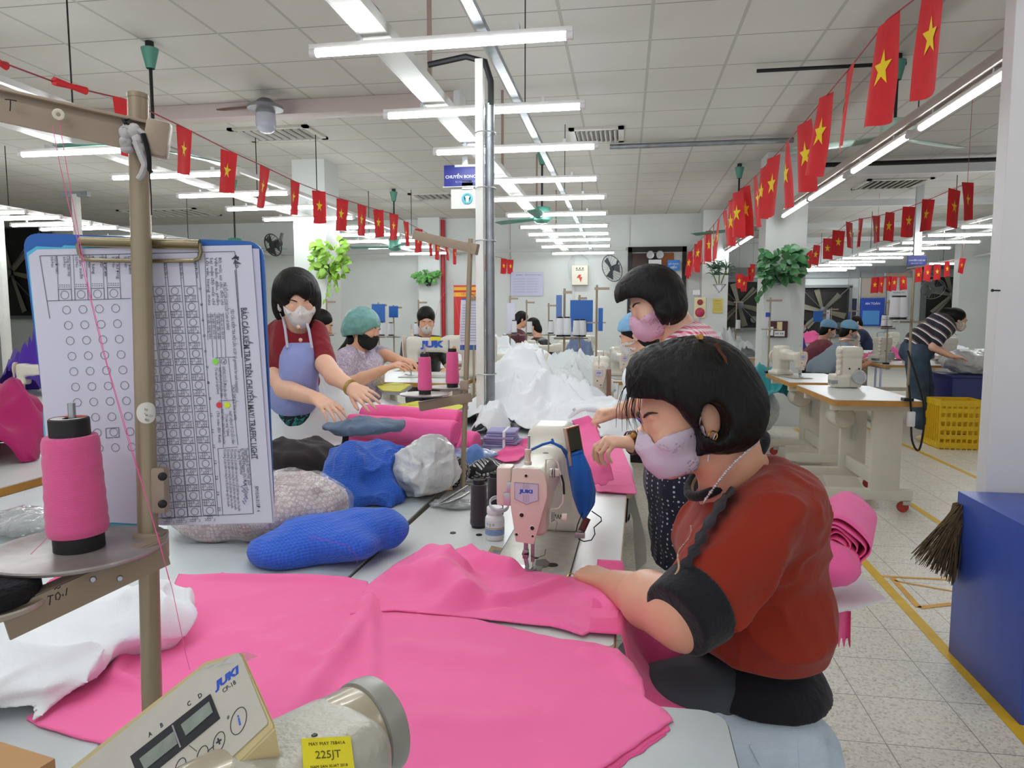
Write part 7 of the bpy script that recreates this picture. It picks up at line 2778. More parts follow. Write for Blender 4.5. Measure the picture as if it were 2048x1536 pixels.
# long tables under them
for k, (x0, x1, y, L, top, lab) in enumerate(((-1.78, -1.03, 4.85, .9, .933, 'table of the hair net woman with an orange edge'), (-1.75, -.24, 7.0, 1.35, .784, 'table under the white garments in the middle distance'), (-2.35, -.5, 8.35, 1.25, .784, 'long table before the black haired sewers'), (-2.6, -.2, 11.4, 1.0, .784, 'far table in front of the wall posters'), (-.22, .9, 7.4, 2.1, .784, 'table right of the white thread cones'), (.95, 1.95, 10.7, .7, .784, 'table with an orange edge left of the right pillar'),
                                       (3.08, 4.9, 10.2, 2.2, .784, 'table in front of the capped sewers'), (3.2, 5.2, 12.65, 1.1, .784, 'far table behind the capped sewers'), (3.0, 4.05, 14.6, 1.2, .784, 'farthest table in the right bay'), (2.3, 2.9, 11.95, .7, .784, 'small table under the purple cloth pile'), (-3.4, -2.4, 7.5, 1.4, .784, 'table with the blue boards behind the hair net woman'), (-4.8, -3.0, 4.4, 1.0, .784, 'table at the left edge behind the clipboard'), (-3.3, -2.05, 2.5, 1.0, .784, 'near left table under the dark pink pile'))):
 o = thing('sewing_table', lab, 'table', ((x0 + x1) / 2, y, top), 0, 'sewing tables in the aisle and the bays')
 table_top(o, x1 - x0, L, M_lam, M_owood)
 legs_T(o, x1 - x0, L, top)

# ---------------------------------------------------------------- right front: roll, paper, blue box, broom, crate, bin
pc = thing('fabric_roll', 'loosely rolled pink fabric standing out behind the woman in red', 'fabric roll', J(1672, 1150, 2.0))
c = J(1668, 1090, 2.0)
axr = Vector((.35, .94, .0)).normalized()
e1, e2 = Vector((0, 0, 1)).cross(axr).normalized(), Vector((0, 0, 1))

def spiral(u, v):
 t = u * 9.2 * PI
 r = .016 + .0021 * t + .003 * math.sin(t * 2.3 + 1)
 sq = 1 + .16 * math.cos(2 * t)
 return c + e1 * (r * math.cos(t) * sq * 1.05) + e2 * (r * math.sin(t) * (2 - sq) * .92) + axr * (v * .34 + .006 * math.sin(t * 1.7))

o = MB().sheet(spiral, 190, 8).wbuild('rolled_sheet', M_pk2, pc, True, 180)
o.modifiers.new('thickness', 'SOLIDIFY').thickness = .003
lump('cloth_heap', 1668, 1200, (.20, .30, .13), M_pk2, 'folded pink cloth under the loose roll', 'cloth heap', 81, .014, 10, z=.62, dy=.14, h=.008)
P = [J(x, y, Y) for x, y, Y in ((1600, 1160, 2.25), (1722, 1153, 2.25), (1774, 1198, 1.95), (1648, 1228, 1.80), (1590, 1225, 1.80))]
o = MB().prism(P, (0, 0, -.006)).build('paper_sheet', mat('white_paper', 'dcdce0', .6), None, False)
recenter(o)
tag(o, 'white paper sheet sticking out under the pink cloth behind the woman in red', 'paper')
o = thing('side_rack', 'narrow grey rack hidden behind the woman in red, carrying the pink roll', 'rack', (.415, 2.05, 0))
MB().box((0, 0, .592), (.21, .40, .02)).build('shelf', M_greylam, o)
for sx in (-1, 1):
 for sy in (-1, 1):
  MB().box((sx * .09, sy * .17, .29), (.02, .02, .58)).build('leg', M_frame, o)

def fringe(u, v):
 x = 1650 + 52 * u - 8 * v * math.sin(u * 3)
 return J(x, 1222 + v * (62 + 12 * math.sin(u * 40) * (v > .9)), 1.92 + .02 * math.sin(u * 9))

o = MB().sheet(fringe, 40, 8).build('fabric_piece', M_pinkd, None, True, 180)
recenter(o)
tag(o, 'ragged deep pink piece hanging under the white paper', 'fabric')

def m_blue():
 t = NT('streaky_blue_paint')
 v = t.coord(scale=(1, 1, .35), rot=(.3, .1, 0))
 n = t.noise(v, 5, 5, .6)
 t.base(t.mix(n, '2b3c92', '4564c2'))
 t.b.inputs['Roughness'].default_value = .35
 t.bump(t.noise(v, 30, 3), .06, .004)
 return t.m

o = thing('blue_box', 'tall streaky blue box standing before the grey partition', 'box', (1.66, 2.745, 0))
mbl = m_blue()
MB().box((0, 0, .3325), (.69, .53, .665), bev=.004).build('box_body', mbl, o)
MB().box((0, -.268, .33), (.66, .006, .63)).build('front_panel', mat('dark_navy_panel', '11163a', .4), o)  # front face of the same box, coloured darker than its other sides
br = thing('broom', 'straw broom head sticking out beside the blue box', 'broom', (1.36, 3.02, .42))
mb = MB()
R2 = random.Random(3)
nk_ = J(1925, 1010, 2.99)
for k in range(170):
 t = R2.random()
 ex, ey = 1820 + 92 * t ** .8 + R2.uniform(-4, 4), 1118 + 50 * t + R2.uniform(-16, 8)
 e = J(ex, ey, 2.96 + R2.uniform(-.05, .03))
 s_ = nk_ + Vector((R2.uniform(-.03, .01), R2.uniform(-.03, .02), R2.uniform(-.05, .01)))
 m_ = s_.lerp(e, .5) + Vector((0, 0, .012))
 mb.tube([s_, m_, e], [.0035, .003, .0012], 4)
mb.wbuild('bristles', mat('dry_straw', '5d4c33', .8, var=(60, .4)), br)
MB().cyl(nk_, nk_ + Vector((.10, -.01, .02)), .02, seg=10).wbuild('handle', M_wood, br)

cr = thing('plastic_crate', 'yellow slotted plastic crate standing before the navy bin', 'crate', (3.42, 8.0, 0))
M_ycr = mat('yellow_crate_plastic', 'e3b90f', .4)
w_, d_, h_ = .42, .36, .50
MB().box((0, 0, .02), (w_ - .04, d_ - .04, .02)).build('crate_floor', M_ycr, cr)
for k in range(2):
 s_ = -1 if k else 1
 mb = MB()
 for z in (.04, .13, .22, .31, .40, .475):
  mb.box((0, s_ * d_ / 2, z), (w_, .012, .045 if z > .04 and z < .47 else .06))
 for i in range(9):
  mb.box((-w_ / 2 + w_ * i / 8, s_ * d_ / 2, h_ / 2), (.014, .016, h_))
 mb.build('long_side', M_ycr, cr, False)
 mb = MB()
 for z in (.04, .475):
  mb.box((s_ * w_ / 2, 0, z), (.012, d_, .06))
 for i in range(8):
  mb.box((s_ * w_ / 2, -d_ / 2 + d_ * i / 7, h_ / 2), (.016, .014, h_))
 mb.build('short_side', M_ycr, cr, False)
bn = thing('storage_bin', 'navy blue plastic bin with a bulging white bag, in front of the striped sweater woman', 'bin', (3.95, 8.75, 0))
MB().prism([(-.36, -.26, .02), (.36, -.26, .02), (.36, .26, .02), (-.36, .26, .02)], (0, 0, .68), .01).build('bin_body', mat('navy_plastic', '1d2b72', .35), bn)
MB().box((0, 0, .70), (.78, .58, .03), bev=.008).build('bin_rim', MATS['navy_plastic'], bn)
o = heap('plastic_bag', (3.90, 8.7, .718), (.72, .5, .28), M_plast, seed=82, h=.014, wr=.04, freq=8, sharp=2)
tag(o, 'white plastic bag bulging out of the navy bin', 'plastic bag')
# glass notice board behind the partition edge
nb_ = thing('notice_board', 'glass fronted notice board in a silver frame beside the grey partition', 'notice board', (2.0, 3.72, 1.42))
for z0, z1, y0, y1 in ((0, .9, .42, .45), (0, .9, -.45, -.42), (0, .03, -.45, .45), (.87, .9, -.45, .45), (.55, .60, -.45, .45), (.26, .285, -.45, .45)):
 MB().box((0, (y0 + y1) / 2, (z0 + z1) / 2), (.04, y1 - y0, z1 - z0), bev=.006).build('frame_rail', M_alu, nb_)
MB().box((0, 0, .45), (.004, .86, .86)).build('glass_pane', mat('notice_glass', 'dfe8ea', .03, trans=.0, alpha=.18, coat=1), nb_, False)
o = MB().box((.012, .24, .735), (.004, .36, .24)).build('red_notice', mat('faded_red_notice', '93585c', .6), nb_, False)
mb = MB()
for k in range(4):
 mb.box((.009, .22, .66 + k * .045), (.002, .18 - .03 * (k % 2), .016))
mb.build('notice_writing', mat('pale_writing', 'cdb6ae', .6), nb_)
MB().box((.012, .2, .055), (.004, .40, .05)).build('yellow_notice', mat('tan_notice', 'b99d6a', .6), nb_, False)
for y in (-.4, .4):
 MB().cyl((0, y, .9), (0, y, CEIL - 1.42), .008, seg=8).build('hanger', M_alu, nb_)
nl_ = MB().cyl((0, 0, 0), (0, -.035, .0), .003, seg=8).lathe([(0, 0), (.006, .001), (.006, .004), (0, .004)], (0, -.038, 0), (0, 1, 0), 10).build('nail', M_dark)
nl_.location = J(2000, 581, 3.03)
nl_.rotation_euler = (0, 0, -1.2)
tag(nl_, 'bent nail in the grey partition wall', 'nail')

# ---------------------------------------------------------------- flags
M_flag = mat('red_flag_cloth', 'd4232b', .7, var=(6, .06))
M_star = mat('yellow_star', 'f2cf1c', .6)
M_cord = mat('flag_cord', '9a3340', .6)

def star_pts(cx, cz, R):
 return [(cx + R * (1 if k % 2 == 0 else .40) * math.sin(k * PI / 5), cz + R * (1 if k % 2 == 0 else .40) * math.cos(k * PI / 5)) for k in range(10)]

FL = []
for v in range(4):
 rr = random.Random(v + 3)
 a_, b_, c_ = rr.uniform(.04, .12), rr.uniform(0, 6), rr.uniform(-.14, .14)
 wav = lambda x, z, a_=a_, b_=b_, c_=c_: a_ * math.sin(x * 4.2 + b_) * min(1, -z * 1.4 + .15) + c_ * z * z * .5
 me = MB().sheet(lambda u, w_: (u, wav(u, -w_), -w_ * 1.42 + .04 * math.sin(u * 3 + b_) * w_), 8, 10).mesh('flag')
 me.materials.append(M_flag)
 mb = MB()
 for s_ in (-1, 1):
  pts = star_pts(.5, -.66, .27)
  ctr_ = mb.bm.verts.new((.5, wav(.5, -.46) + s_ * .012, -.66))
  vs = [mb.bm.verts.new((x, wav(x, z / 1.42) + s_ * .012, z)) for x, z in pts]
  for k in range(10):
   mb.bm.faces.new((ctr_, vs[k], vs[(k + 1) % 10]))
 ms = mb.mesh('star', False)
 ms.materials.append(M_star)
 FL.append((me, ms))

def bunting(label, pts, size, turn=0.0, skip=(), seed=0, asp=(.65, 1)):
 """cord through PTS (world), a flag at each point"""
 o = thing('flag_bunting', label, 'bunting', pts[0])
 MB().tube(pts, .004, 5).wbuild('cord', M_cord, o)
 for p in (pts[0], pts[-1]):
  MB().tube([p, Vector((p.x, p.y, CEIL))], .002, 4).wbuild('tie_string', M_cord, o)
 rr = random.Random(seed)
 for k, p in enumerate(pts):
  if k in skip:
   continue
  q = pts[min(k + 1, len(pts) - 1)] - pts[max(k - 1, 0)]
  ang = math.atan2(q.y, q.x) + turn + rr.uniform(-.35, .35)
  me, ms = FL[rr.randrange(4)]
  f = bpy.data.objects.new('flag', me)
  COL.objects.link(f)
  f.parent = o
  f.location = p - o.location - Vector((math.cos(ang), math.sin(ang), 0)) * size * asp[0] * .5
  f.rotation_euler = (rr.uniform(-.12, .12), rr.uniform(-.1, .1), ang)
  f.scale = (size * asp[0] * rr.uniform(.9, 1.1), size, size * asp[1] * rr.uniform(.95, 1.1))
  s_ = bpy.data.objects.new('star', ms)
  COL.objects.link(s_)
  s_.parent = f
 return o

R_ = [(1866, -30), (1776, 38), (1702, 133), (1652, 192), (1609, 244), (1574, 285), (1549, 312), (1527, 336), (1511, 352), (1489, 373), (1476, 384), (1461, 402), (1449, 421), (1438, 436), (1427, 450), (1417, 462), (1408, 472), (1400, 481), (1393, 489), (1387, 496), (1381, 503), (1376, 509), (1370, 515)]
bunting('string of red star flags along the right aisle tubes, running to the back door', [at_z(x, y, 2.62 if y < 380 else 2.55) for x, y in R_], .25, .12, seed=4, asp=(.68, 1.22))
L_ = [(-30, 112), (125, 170), (248, 198), (368, 255), (458, 301), (530, 334), (590, 363), (638, 382), (684, 398), (724, 410), (757, 420), (787, 428), (812, 444), (838, 458), (858, 468), (876, 477), (893, 484), (910, 490), (940, 500), (975, 510), (1008, 517), (1020, 520)]
lb = bunting('string of red star flags running away over the left tubes', [at_z(x, y, 2.5) for x, y in L_], .20, -.5, skip=(0, 1), seed=2)
for (x0, y0, x1, y1) in ((108, 160, 172, 180), (-10, 120, 12, 130)):
 MB().tube([at_z(x0, y0 + 2, 2.5), at_z((x0 + x1) / 2, (y0 + y1) / 2 + 2, 2.5), at_z(x1, y1 + 2, 2.5)], [.022, .014, .02], 8).wbuild('rolled_flag', M_flag, lb)
Q_ = [(1935, 366), (1909, 377), (1858, 399), (1818, 414), (1781, 425), (1752, 433), (1722, 438), (1698, 444), (1678, 460), (1655, 477), (1635, 490), (1618, 499), (1603, 509), (1592, 520)]
bunting('string of red star flags across the right bay, right of the right pillar', [at_z(x, y, 2.5) for x, y in Q_], .20, -.9, seed=9, asp=(.85, 1.12))
S_ = [(1926, 517), (1894, 523), (1874, 528), (1857, 531), (1838, 535), (1806, 547), (1790, 551), (1778, 553), (1764, 554), (1751, 555)]
bunting('small string of red flags in front of the far right notices', [at_y(x, y, 12.5) for x, y in S_], .17, .2, seed=12)
bunting('red flags drooping in the gap left of the right pillar', [at_y(x, y, 15.0) for x, y in ((1478, 548), (1490, 552), (1502, 535), (1506, 528))], .2, .3, seed=14)

# ---------------------------------------------------------------- fans
M_fang = mat('fan_grey_metal', '5c5f62', .4, .5)

def exhaust(loc, label, S=1.25, rz=0):
 o = thing('exhaust_fan', label, 'fan', loc, rz, 'big exhaust fans')
 for a, b in (((0, .0, S / 2), (S + .1, .2, .07)), ((0, 0, -S / 2), (S + .1, .2, .07)), ((S / 2, 0, 0), (.07, .2, S)), ((-S / 2, 0, 0), (.07, .2, S))):
  MB().box(a, b).build('frame_side', mat('fan_frame', '6d7072', .4, .5), o, False)
 MB().box((0, .09, 0), (S, .02, S)).build('dark_opening', mat('dark_opening', '15130f', .6), o, False)
 for k in range(6):
  M = Matrix.Rotation(k * PI / 3 + .2, 4, 'Y')
  MB().prism([M @ Vector(p) for p in ((.07, .03, -.04), (S * .46, .05, -.10), (S * .46, .01, .06), (.07, .0, .04))], M @ Vector((0, .012, 0))).build('blade', mat('fan_blade', '7c7868', .5, .2), o, False)
 for s_ in (-1, 1):
  MB().cyl((-S / 2 * s_, -.07, -S / 2), (S / 2 * s_, -.07, S / 2), .014, seg=8).build('strut', M_fang, o)
 MB().lathe([(0, 0), (.10, 0), (.11, .03), (.05, .05), (0, .05)], (0, -.06, 0), (0, -1, 0), 20).build('hub', M_fang, o)
 MB().lathe([(0, 0), (.09, 0), (.09, .03), (0, .03)], (S * .3, -.03, -S * .3), (0, -1, 0), 18).build('motor_pulley', M_fang, o)
 return o

exhaust(at_y(1646, 622, 20.15), 'large dark exhaust fan in the far wall right of the right pillar', 1.3)
exhaust(at_y(1905, 590, 20.15), 'large dark exhaust fan at the far right behind the small wall fan', 1.4)
exhaust(at_y(1478, 610, 20.1), 'exhaust fan seen through the gap left of the right pillar', 1.3)
exhaust(at_y(20, 545, 14.15), 'dark exhaust fan at the far left behind the clipboard', 2.0)

def wall_fan(loc, label, f, R=.22, m=None):
 f = Vector(f).normalized()
 o = thing('wall_fan', label, 'fan', loc, 0, 'small wall fans')
 m = m or M_fang
 T = frame_z(f)
 mb = MB()
 mb.tube([T @ Vector((R * math.cos(k * PI / 12), R * math.sin(k * PI / 12), 0)) for k in range(24)], .008, 6, True)
 for k in range(20):
  a = k * PI / 10
  mb.tube([T @ Vector((R * math.cos(a), R * math.sin(a), 0)), T @ Vector((R * .6 * math.cos(a), R * .6 * math.sin(a), .05)), T @ Vector((.04 * math.cos(a), .04 * math.sin(a), .06))], .0025, 4)
 mb.build('cage', m, o)
 for k in range(3):
  M = T @ Matrix.Rotation(k * 2 * PI / 3, 4, 'Z')
  MB().prism([M @ Vector(p) for p in ((.03, -.02, 0), (R * .8, -.09, .02), (R * .85, .07, -.01), (.03, .03, 0))], M.to_3x3() @ Vector((0, 0, .004))).build('blade', m, o, False)
 MB().cyl(T @ Vector((0, 0, -.12)), T @ Vector((0, 0, .02)), .05, seg=14).build('motor', m, o)
 MB().cyl(T @ Vector((0, 0, -.12)), T @ Vector((0, .1, -.2)), .02, seg=8).build('bracket', m, o)
 return o

wall_fan(at_y(1224, 537, 13.9), 'dark wall fan left of the back door', (-.7, -.7, -.35), .26, mat('charcoal_fan', '3a3d42', .5))
wall_fan(at_y(1866, 578, 15.5), 'grey wall fan on the white wall behind the striped sweater woman', (-.1, -.9, -.5), .22)
wall_fan(at_y(546, 490, 8.5), 'black wall fan beside the left pillar over the sweater woman', (-.3, -.8, -.3), .14, M_black)

# ---------------------------------------------------------------- plants
def leafy(loc, label, n, spread, leaf, m, seed, hang=(), pot=True, spiky=False):
 o = thing('potted_plant', label, 'plant', loc)
 rr = random.Random(seed)
 mb = MB()

 def lf(p, d, s, n_=None):
  d = Vector(d).normalized()
  n_ = Vector((rr.uniform(-.5, .5), -1, rr.uniform(.1, .9))) if n_ is None else n_
  x = d.cross(n_).normalized()
  n_ = x.cross(d)
  if spiky:
   mb.tube([p, p + d * s * .5 + Vector((0, 0, .02)), p + d * s - Vector((0, 0, s * .12))], [.006, .009, .001], 4)
   return
  q = [p, p + d * s * .28 + x * s * .36 + n_ * s * .04, p + d * s * .62 + x * s * .28, p + d * s - n_ * s * .1, p + d * s * .62 - x * s * .28, p + d * s * .28 - x * s * .36 + n_ * s * .04]
  c_ = p + d * s * .4 - n_ * s * .06
  vs = [mb.bm.verts.new(v) for v in q]
  cv = mb.bm.verts.new(c_)
  for k in range(6):
   mb.bm.faces.new((vs[k], vs[(k + 1) % 6], cv))
 for k in range(n):
  if spiky:
   base = Vector((rr.choice((-.11, .0, .12)) + rr.uniform(-.02, .02), -.06, rr.choice((.20, .34, .30))))
   a = rr.uniform(0, 2 * PI)
   lf(base, (math.cos(a), math.sin(a) * .5 - .1, rr.uniform(-.1, .9)), rr.uniform(.16, .28))
   continue
  a, b, r = rr.uniform(0, 2 * PI), rr.uniform(-.9, 1), rr.random() ** .5
  p = Vector((math.cos(a) * r * spread[0], -.08 - abs(math.sin(a * 1.7)) * r * spread[1], .10 + spread[2] * b * (1.15 - r * .6)))
  lf(p, (math.cos(a) * .8, -.4, rr.uniform(-.9, .35)), leaf * rr.uniform(.7, 1.2))
 for hx, hz in hang:
  for t in range(5):
   lf(Vector((hx * (t + 1) / 5, -.10, .05 + hz * (t + 1) / 5)), (rr.uniform(-.6, .6), -.3, -1), leaf * .8)
 f = mb.build('foliage', m, o, True, 180)
 st_m = mat('plant_stem', '55702f', .6)
 mb = MB()
 for hx, hz in hang or ((0, .1),):
  mb.tube([(0, -.06, .06), (hx * .6, -.09, .05 + hz * .4), (hx, -.10, .05 + hz)], .004, 5)
 if spiky:
  for x, z in ((-.11, .22), (0, .34), (.12, .30)):
   mb.tube([(x * .2, -.06, 0), (x, -.06, z)], .010, 6)
 mb.build('stem', st_m, o)
 MB().lathe([(0, -.1), (.05, -.1), (.075, .03), (.07, .03), (0, .02)], (0, -.09, 0), seg=18).build('pot', M_dark if not spiky else M_wpl, o)
 mb = MB()
 mb.tube([(-.11, -.02, .02), (-.11, -.17, .02), (.11, -.17, .02), (.11, -.02, .02)], .005, 5).tube([(-.11, -.15, .02), (0, -.15, -.12), (.11, -.15, .02)], .006, 5).tube([(0, -.15, -.12), (0, -.01, -.12)], .005, 5)
 mb.build('bracket', M_fang, o)
 return o

M_leaf = mat('deep_green_leaf', '3f7446', .4, var=(14, .35))
M_leafy = mat('yellow_green_leaf', '86b340', .45, var=(12, .3))
leafy(at_y(1556, 550, 9.18), 'dark green trailing plant in a bracket on the right pillar', 120, (.24, .16, .27), .13, M_leaf, 3, hang=((-.26, -.30), (-.2, -.12)))
leafy(at_y(645, 535, 8.68) + Vector((.18, 0, 0)), 'yellow green trailing plant on the left pillar behind the sweater woman', 120, (.22, .16, .28), .11, M_leafy, 5, hang=((.06, -.3), (-.1, -.45)))
leafy(at_y(859, 562, 14.03), 'small green plant on the back pillar left of the red pipe', 70, (.22, .16, .14), .12, mat('fresh_green_leaf', '5d9a4c', .45, var=(12, .3)), 7)
leafy(at_y(1437, 572, 13.70), 'spiky leaved plant in a white pot left of the right pillar', 70, (.3, .2, .3), .2, mat('dark_spiky_leaf', '33533a', .5, var=(12, .3)), 9, spiky=True)

# ---------------------------------------------------------------- signs, boxes and papers on the walls
def panel(name, label, cat, px, Y, m, depth=.02, parts=(), texts=()):
 """flat thing on a wall: px = (x0, y0, x1, y1) of its face"""
 x0, y0, x1, y1 = px
 a, b = at_y(x0, y1, Y), at_y(x1, y0, Y)
 o = thing(name, label, cat, ((a.x + b.x) / 2, Y, min(a.z, b.z)))
 w_, h_ = b.x - a.x, abs(b.z - a.z)
 MB().box((0, depth / 2, h_ / 2), (w_, depth, h_), bev=min(.006, depth * .3)).build('face', m, o, False)
 for nm, mm, (u0, v0, u1, v1), dd in parts:
  MB().box(((u0 + u1) / 2 * w_ - w_ / 2, -dd / 2, h_ * (1 - (v0 + v1) / 2)), ((u1 - u0) * w_, dd, (v1 - v0) * h_)).build(nm, mm, o, False)
 for tx, mm, uc, vc, sz, bold in texts:
  mb = MB()
  me = text_mesh(tx, 1, Matrix.Identity(4), 0, 'CENTER', bold)
  wx = max(v.co.x for v in me.vertices) * 2
  k = sz * w_ / wx
  me.transform(basis((1, 0, 0), (0, 0, 1), (0, -1, 0), (uc * w_ - w_ / 2, -.008, h_ * (1 - vc))) @ Matrix.Diagonal((k, k, k, 1)))
  add_mesh(mb, me)
  mb.build('lettering', mm, o, False)
 return o, w_, h_

M_signb = mat('indigo_sign', '2a2f86', .35)
M_signw = mat('sign_white', 'd8dcee', .5)
M_txt = mat('grey_print', '70727f', .6)
o, w_, h_ = panel('hanging_sign', 'indigo line sign with a white emblem card, left of the cable post', 'sign', (888, 328, 972, 374), 5.6, M_signb, .012, [('white_rim', M_wpl, (-.02, 1, 1.02, 1.03), .012), ('tape_scrap', M_signw, (.26, 0, .76, .10), .004)], [('CHUYỀN BONOBOS', M_signw, .5, .56, .92, .02), ('BONOBOS LINE', mat('sign_dim', '8b90c4', .5), .52, .80, .48, 0)])
sign_o = o
MB().box((0, 0.006, (2.61 - o.location.z + h_) / 2), (.045, .02, 2.62 - o.location.z - h_), bev=.004).build('hanger', M_alu, o)
o, w_, h_ = panel('hanging_sign', 'white card with a turquoise round emblem under the indigo sign', 'sign', (902, 377, 968, 418), 5.6, mat('white_card', 'd6d6d0', .6), .008)
mb = MB()
mb.tube([(.036 * math.cos(k * PI / 10), -.004, h_ * .5 + .036 * math.sin(k * PI / 10)) for k in range(20)], .0085, 6, True)
mb.prism([(-.026, -.004, h_ * .5 + .026), (-.022, -.004, h_ * .5 - .005), (-.012, -.004, h_ * .5), (-.012, -.004, h_ * .5 - .026)], (0, -.004, 0)).prism([(.026, -.004, h_ * .5 + .026), (.022, -.004, h_ * .5 - .005), (.012, -.004, h_ * .5), (.012, -.004, h_ * .5 - .026)], (0, -.004, 0))
mb.build('round_emblem', mat('turquoise_print', '53b6c9', .5), o)
MB().box((0, .006, h_ + .03), (.09, .012, .075)).build('clip', M_alu, o)
for ch in list(o.children):          # the card hangs from the sign and moves with it
 ch.parent = sign_o
 ch.location = o.location - sign_o.location
 ch.name = 'emblem_card' if ch.name.startswith('face') else ch.name
bpy.data.objects.remove(o)
o, w_, h_ = panel('hanging_sign', 'indigo line sign hanging in the right bay before the tubes', 'sign', (1814, 511, 1853, 531), 11.8, M_signb, .02, [], [('CHUYỀN CHỊ EM', M_signw, .5, .5, .86, .02), ('SẢN XUẤT SỐ 2', M_signw, .5, .8, .6, 0)])
MB().box((0, .01, (CEIL - o.location.z + h_) / 2), (.10, .06, CEIL - o.location.z - h_)).build('hanger', M_alu, o)
YW = 14.27
panel('wall_poster', 'pale lilac printed poster on the back wall right of the cable post', 'poster', (1021, 544, 1086, 592), YW, mat('lilac_poster', 'c2c2dd', .5), .012, [], [('QUY ĐỊNH', M_txt, .27, .12, .2, .01), ('NỘI QUY AN TOÀN LAO ĐỘNG', M_txt, .7, .12, .5, .01)] + [('quy trình sản xuất chuyền may', M_txt, .27 + .42 * (k % 2), .28 + .11 * (k // 2), .36, 0) for k in range(12)])
o, w_, h_ = panel('electric_cabinet', 'cream electric cabinet with a red bolt mark on the back wall', 'electric cabinet', (1143, 530, 1176, 570), 14.15, mat('cream_cabinet', 'd9d4c2', .45), .14, [('dark_slot', M_dark, (.25, .23, .75, .26), .006)])
MB().prism([(-.02, -.004, h_ * .52), (-.06, -.004, h_ * .35), (-.01, -.004, h_ * .36), (.02, -.004, h_ * .12), (.05, -.004, h_ * .40), (.01, -.004, h_ * .39), (.03, -.004, h_ * .52)], (0, -.003, 0)).build('red_bolt', mat('red_paint', 'c9342c', .5), o, False)
for k in range(3):
 MB().lathe([(0, .004), (.012, .003), (.014, 0)], (-.06 + k * .06, 0, h_ * .84), (0, -1, 0), 10).build('indicator', M_dark, o)
MB().tube([(-.2, .06, .1), (-.24, .06, .4), (-.16, .08, .58), (0, .1, .62), (.16, .08, .5), (.18, .06, .42)], .008, 5).build('cable', M_greylam, o)
rp = thing('fire_pipe', 'red fire pipe running down the back wall', 'pipe', at_y(885, 640, 14.2))
MB().cyl(at_y(885, 440, 14.2), Vector((at_y(885, 440, 14.2).x, 14.2, .02)), .045, seg=12).wbuild('pipe_run', mat('fire_red', 'b3202c', .4), rp)
M_rb = mat('red_board', 'cc2f2a', .5)
M_yb = mat('yellow_stripe_board', 'f0b41c', .5)
panel('red_board', 'red notice board with yellow stripes on the back wall behind the far thread pole', 'notice board', (908, 570, 968, 690), 14.25, M_rb, .04, [('yellow_stripe', M_yb, (0, .03, 1, .085), .005), ('yellow_stripe', M_yb, (0, .12, 1, .19), .005)], [('TỔ CẮT MAY', M_rb, .5, .155, .5, .02)])
o, w_, h_ = panel('fire_alarm_panel', 'cream alarm panel with two red round fittings on the white pillar', 'alarm panel', (1388, 595, 1412, 636), 13.85, mat('cream_panel', 'ddd0a4', .45), .05)
MB().lathe([(0, .02), (.05, .015), (.055, 0)], (0, 0, h_ * .77), (0, -1, 0), 16).build('call_point', mat('dark_red', '8e2a30', .4), o)
MB().lathe([(0, .03), (.06, .03), (.085, .01), (.09, 0)], (0, 0, h_ * .27), (0, -1, 0), 18).build('alarm_bell', mat('crimson', 'b23056', .4), o)
o, w_, h_ = panel('exit_lamp', 'small white emergency lamp above the alarm panel', 'lamp', (1386, 580, 1400, 590), 13.87, M_wpl, .03)
panel('wall_notice', 'yellow notice under the spiky plant', 'notice', (1425, 597, 1446, 626), 13.88, mat('yellow_notice_paper', 'd9c45e', .6), .006, [], [('THÔNG BÁO', M_txt, .5, .16, .7, .01)] + [('nội dung thông báo', M_txt, .5, .32 + k * .12, .8, 0) for k in range(5)])
sr = thing('alarm_bell', 'red round alarm bell high on the white pillar by the flags', 'bell', at_y(1394, 521, 13.88))
MB().lathe([(0, .06), (.03, .06), (.09, .045), (.11, .015), (.11, 0)], (0, 0, 0), (0, -1, 0), 20).build('gong', mat('bell_red', '9c2226', .35), sr)
MB().lathe([(0, .064), (.03, .062), (.032, .058)], (0, 0, 0), (0, -1, 0), 14).build('centre', M_yb, sr)
o, w_, h_ = panel('emergency_light', 'twin headed emergency light above the back door', 'lamp', (1297, 519, 1323, 536), 14.15, M_wpl, .08)
for s_ in (-1, 1):
 MB().lathe([(0, .02), (.07, .03), (.08, .0), (.05, -.06), (0, -.07)], (s_ * .09, 0, h_ + .09), (0, -1, -.1), 18).build('lamp_head', M_alu, o)
panel('door_sign', 'blue sign hung at the back door', 'sign', (1335, 520, 1360, 541), 14.12, mat('sky_blue_sign', '2f7fd0', .4), .012, [], [('LỐI THOÁT', M_signw, .5, .38, .85, .03), ('HIỂM', M_signw, .5, .72, .5, .03)])
# right pillar fittings
YP = 9.16
o, w_, h_ = panel('socket_board', 'dark red socket board on the right pillar', 'socket board', (1537, 642, 1576, 675), YP, mat('maroon_board', '4a1f22', .4), .03, [('breaker', mat('breaker_cream', 'd9c79a', .4), (.42, .05, .68, .55), .03), ('white_socket', M_wpl, (.28, .60, .82, .92), .03), ('white_socket', M_wpl, (-.08, .35, .22, .88), .03)])
mb = MB()
for u_ in (-.0, .06, .36, .45, .62, .72):
 mb.box((u_ * w_ - w_ / 2, -.032, h_ * (.24 if u_ > .3 else .4)), (.008, .004, .018))
mb.build('socket_slots', M_black, o)
panel('junction_box', 'white junction box on the side of the right pillar', 'box', (1592, 589, 1604, 615), 9.4, M_wpl, .1)
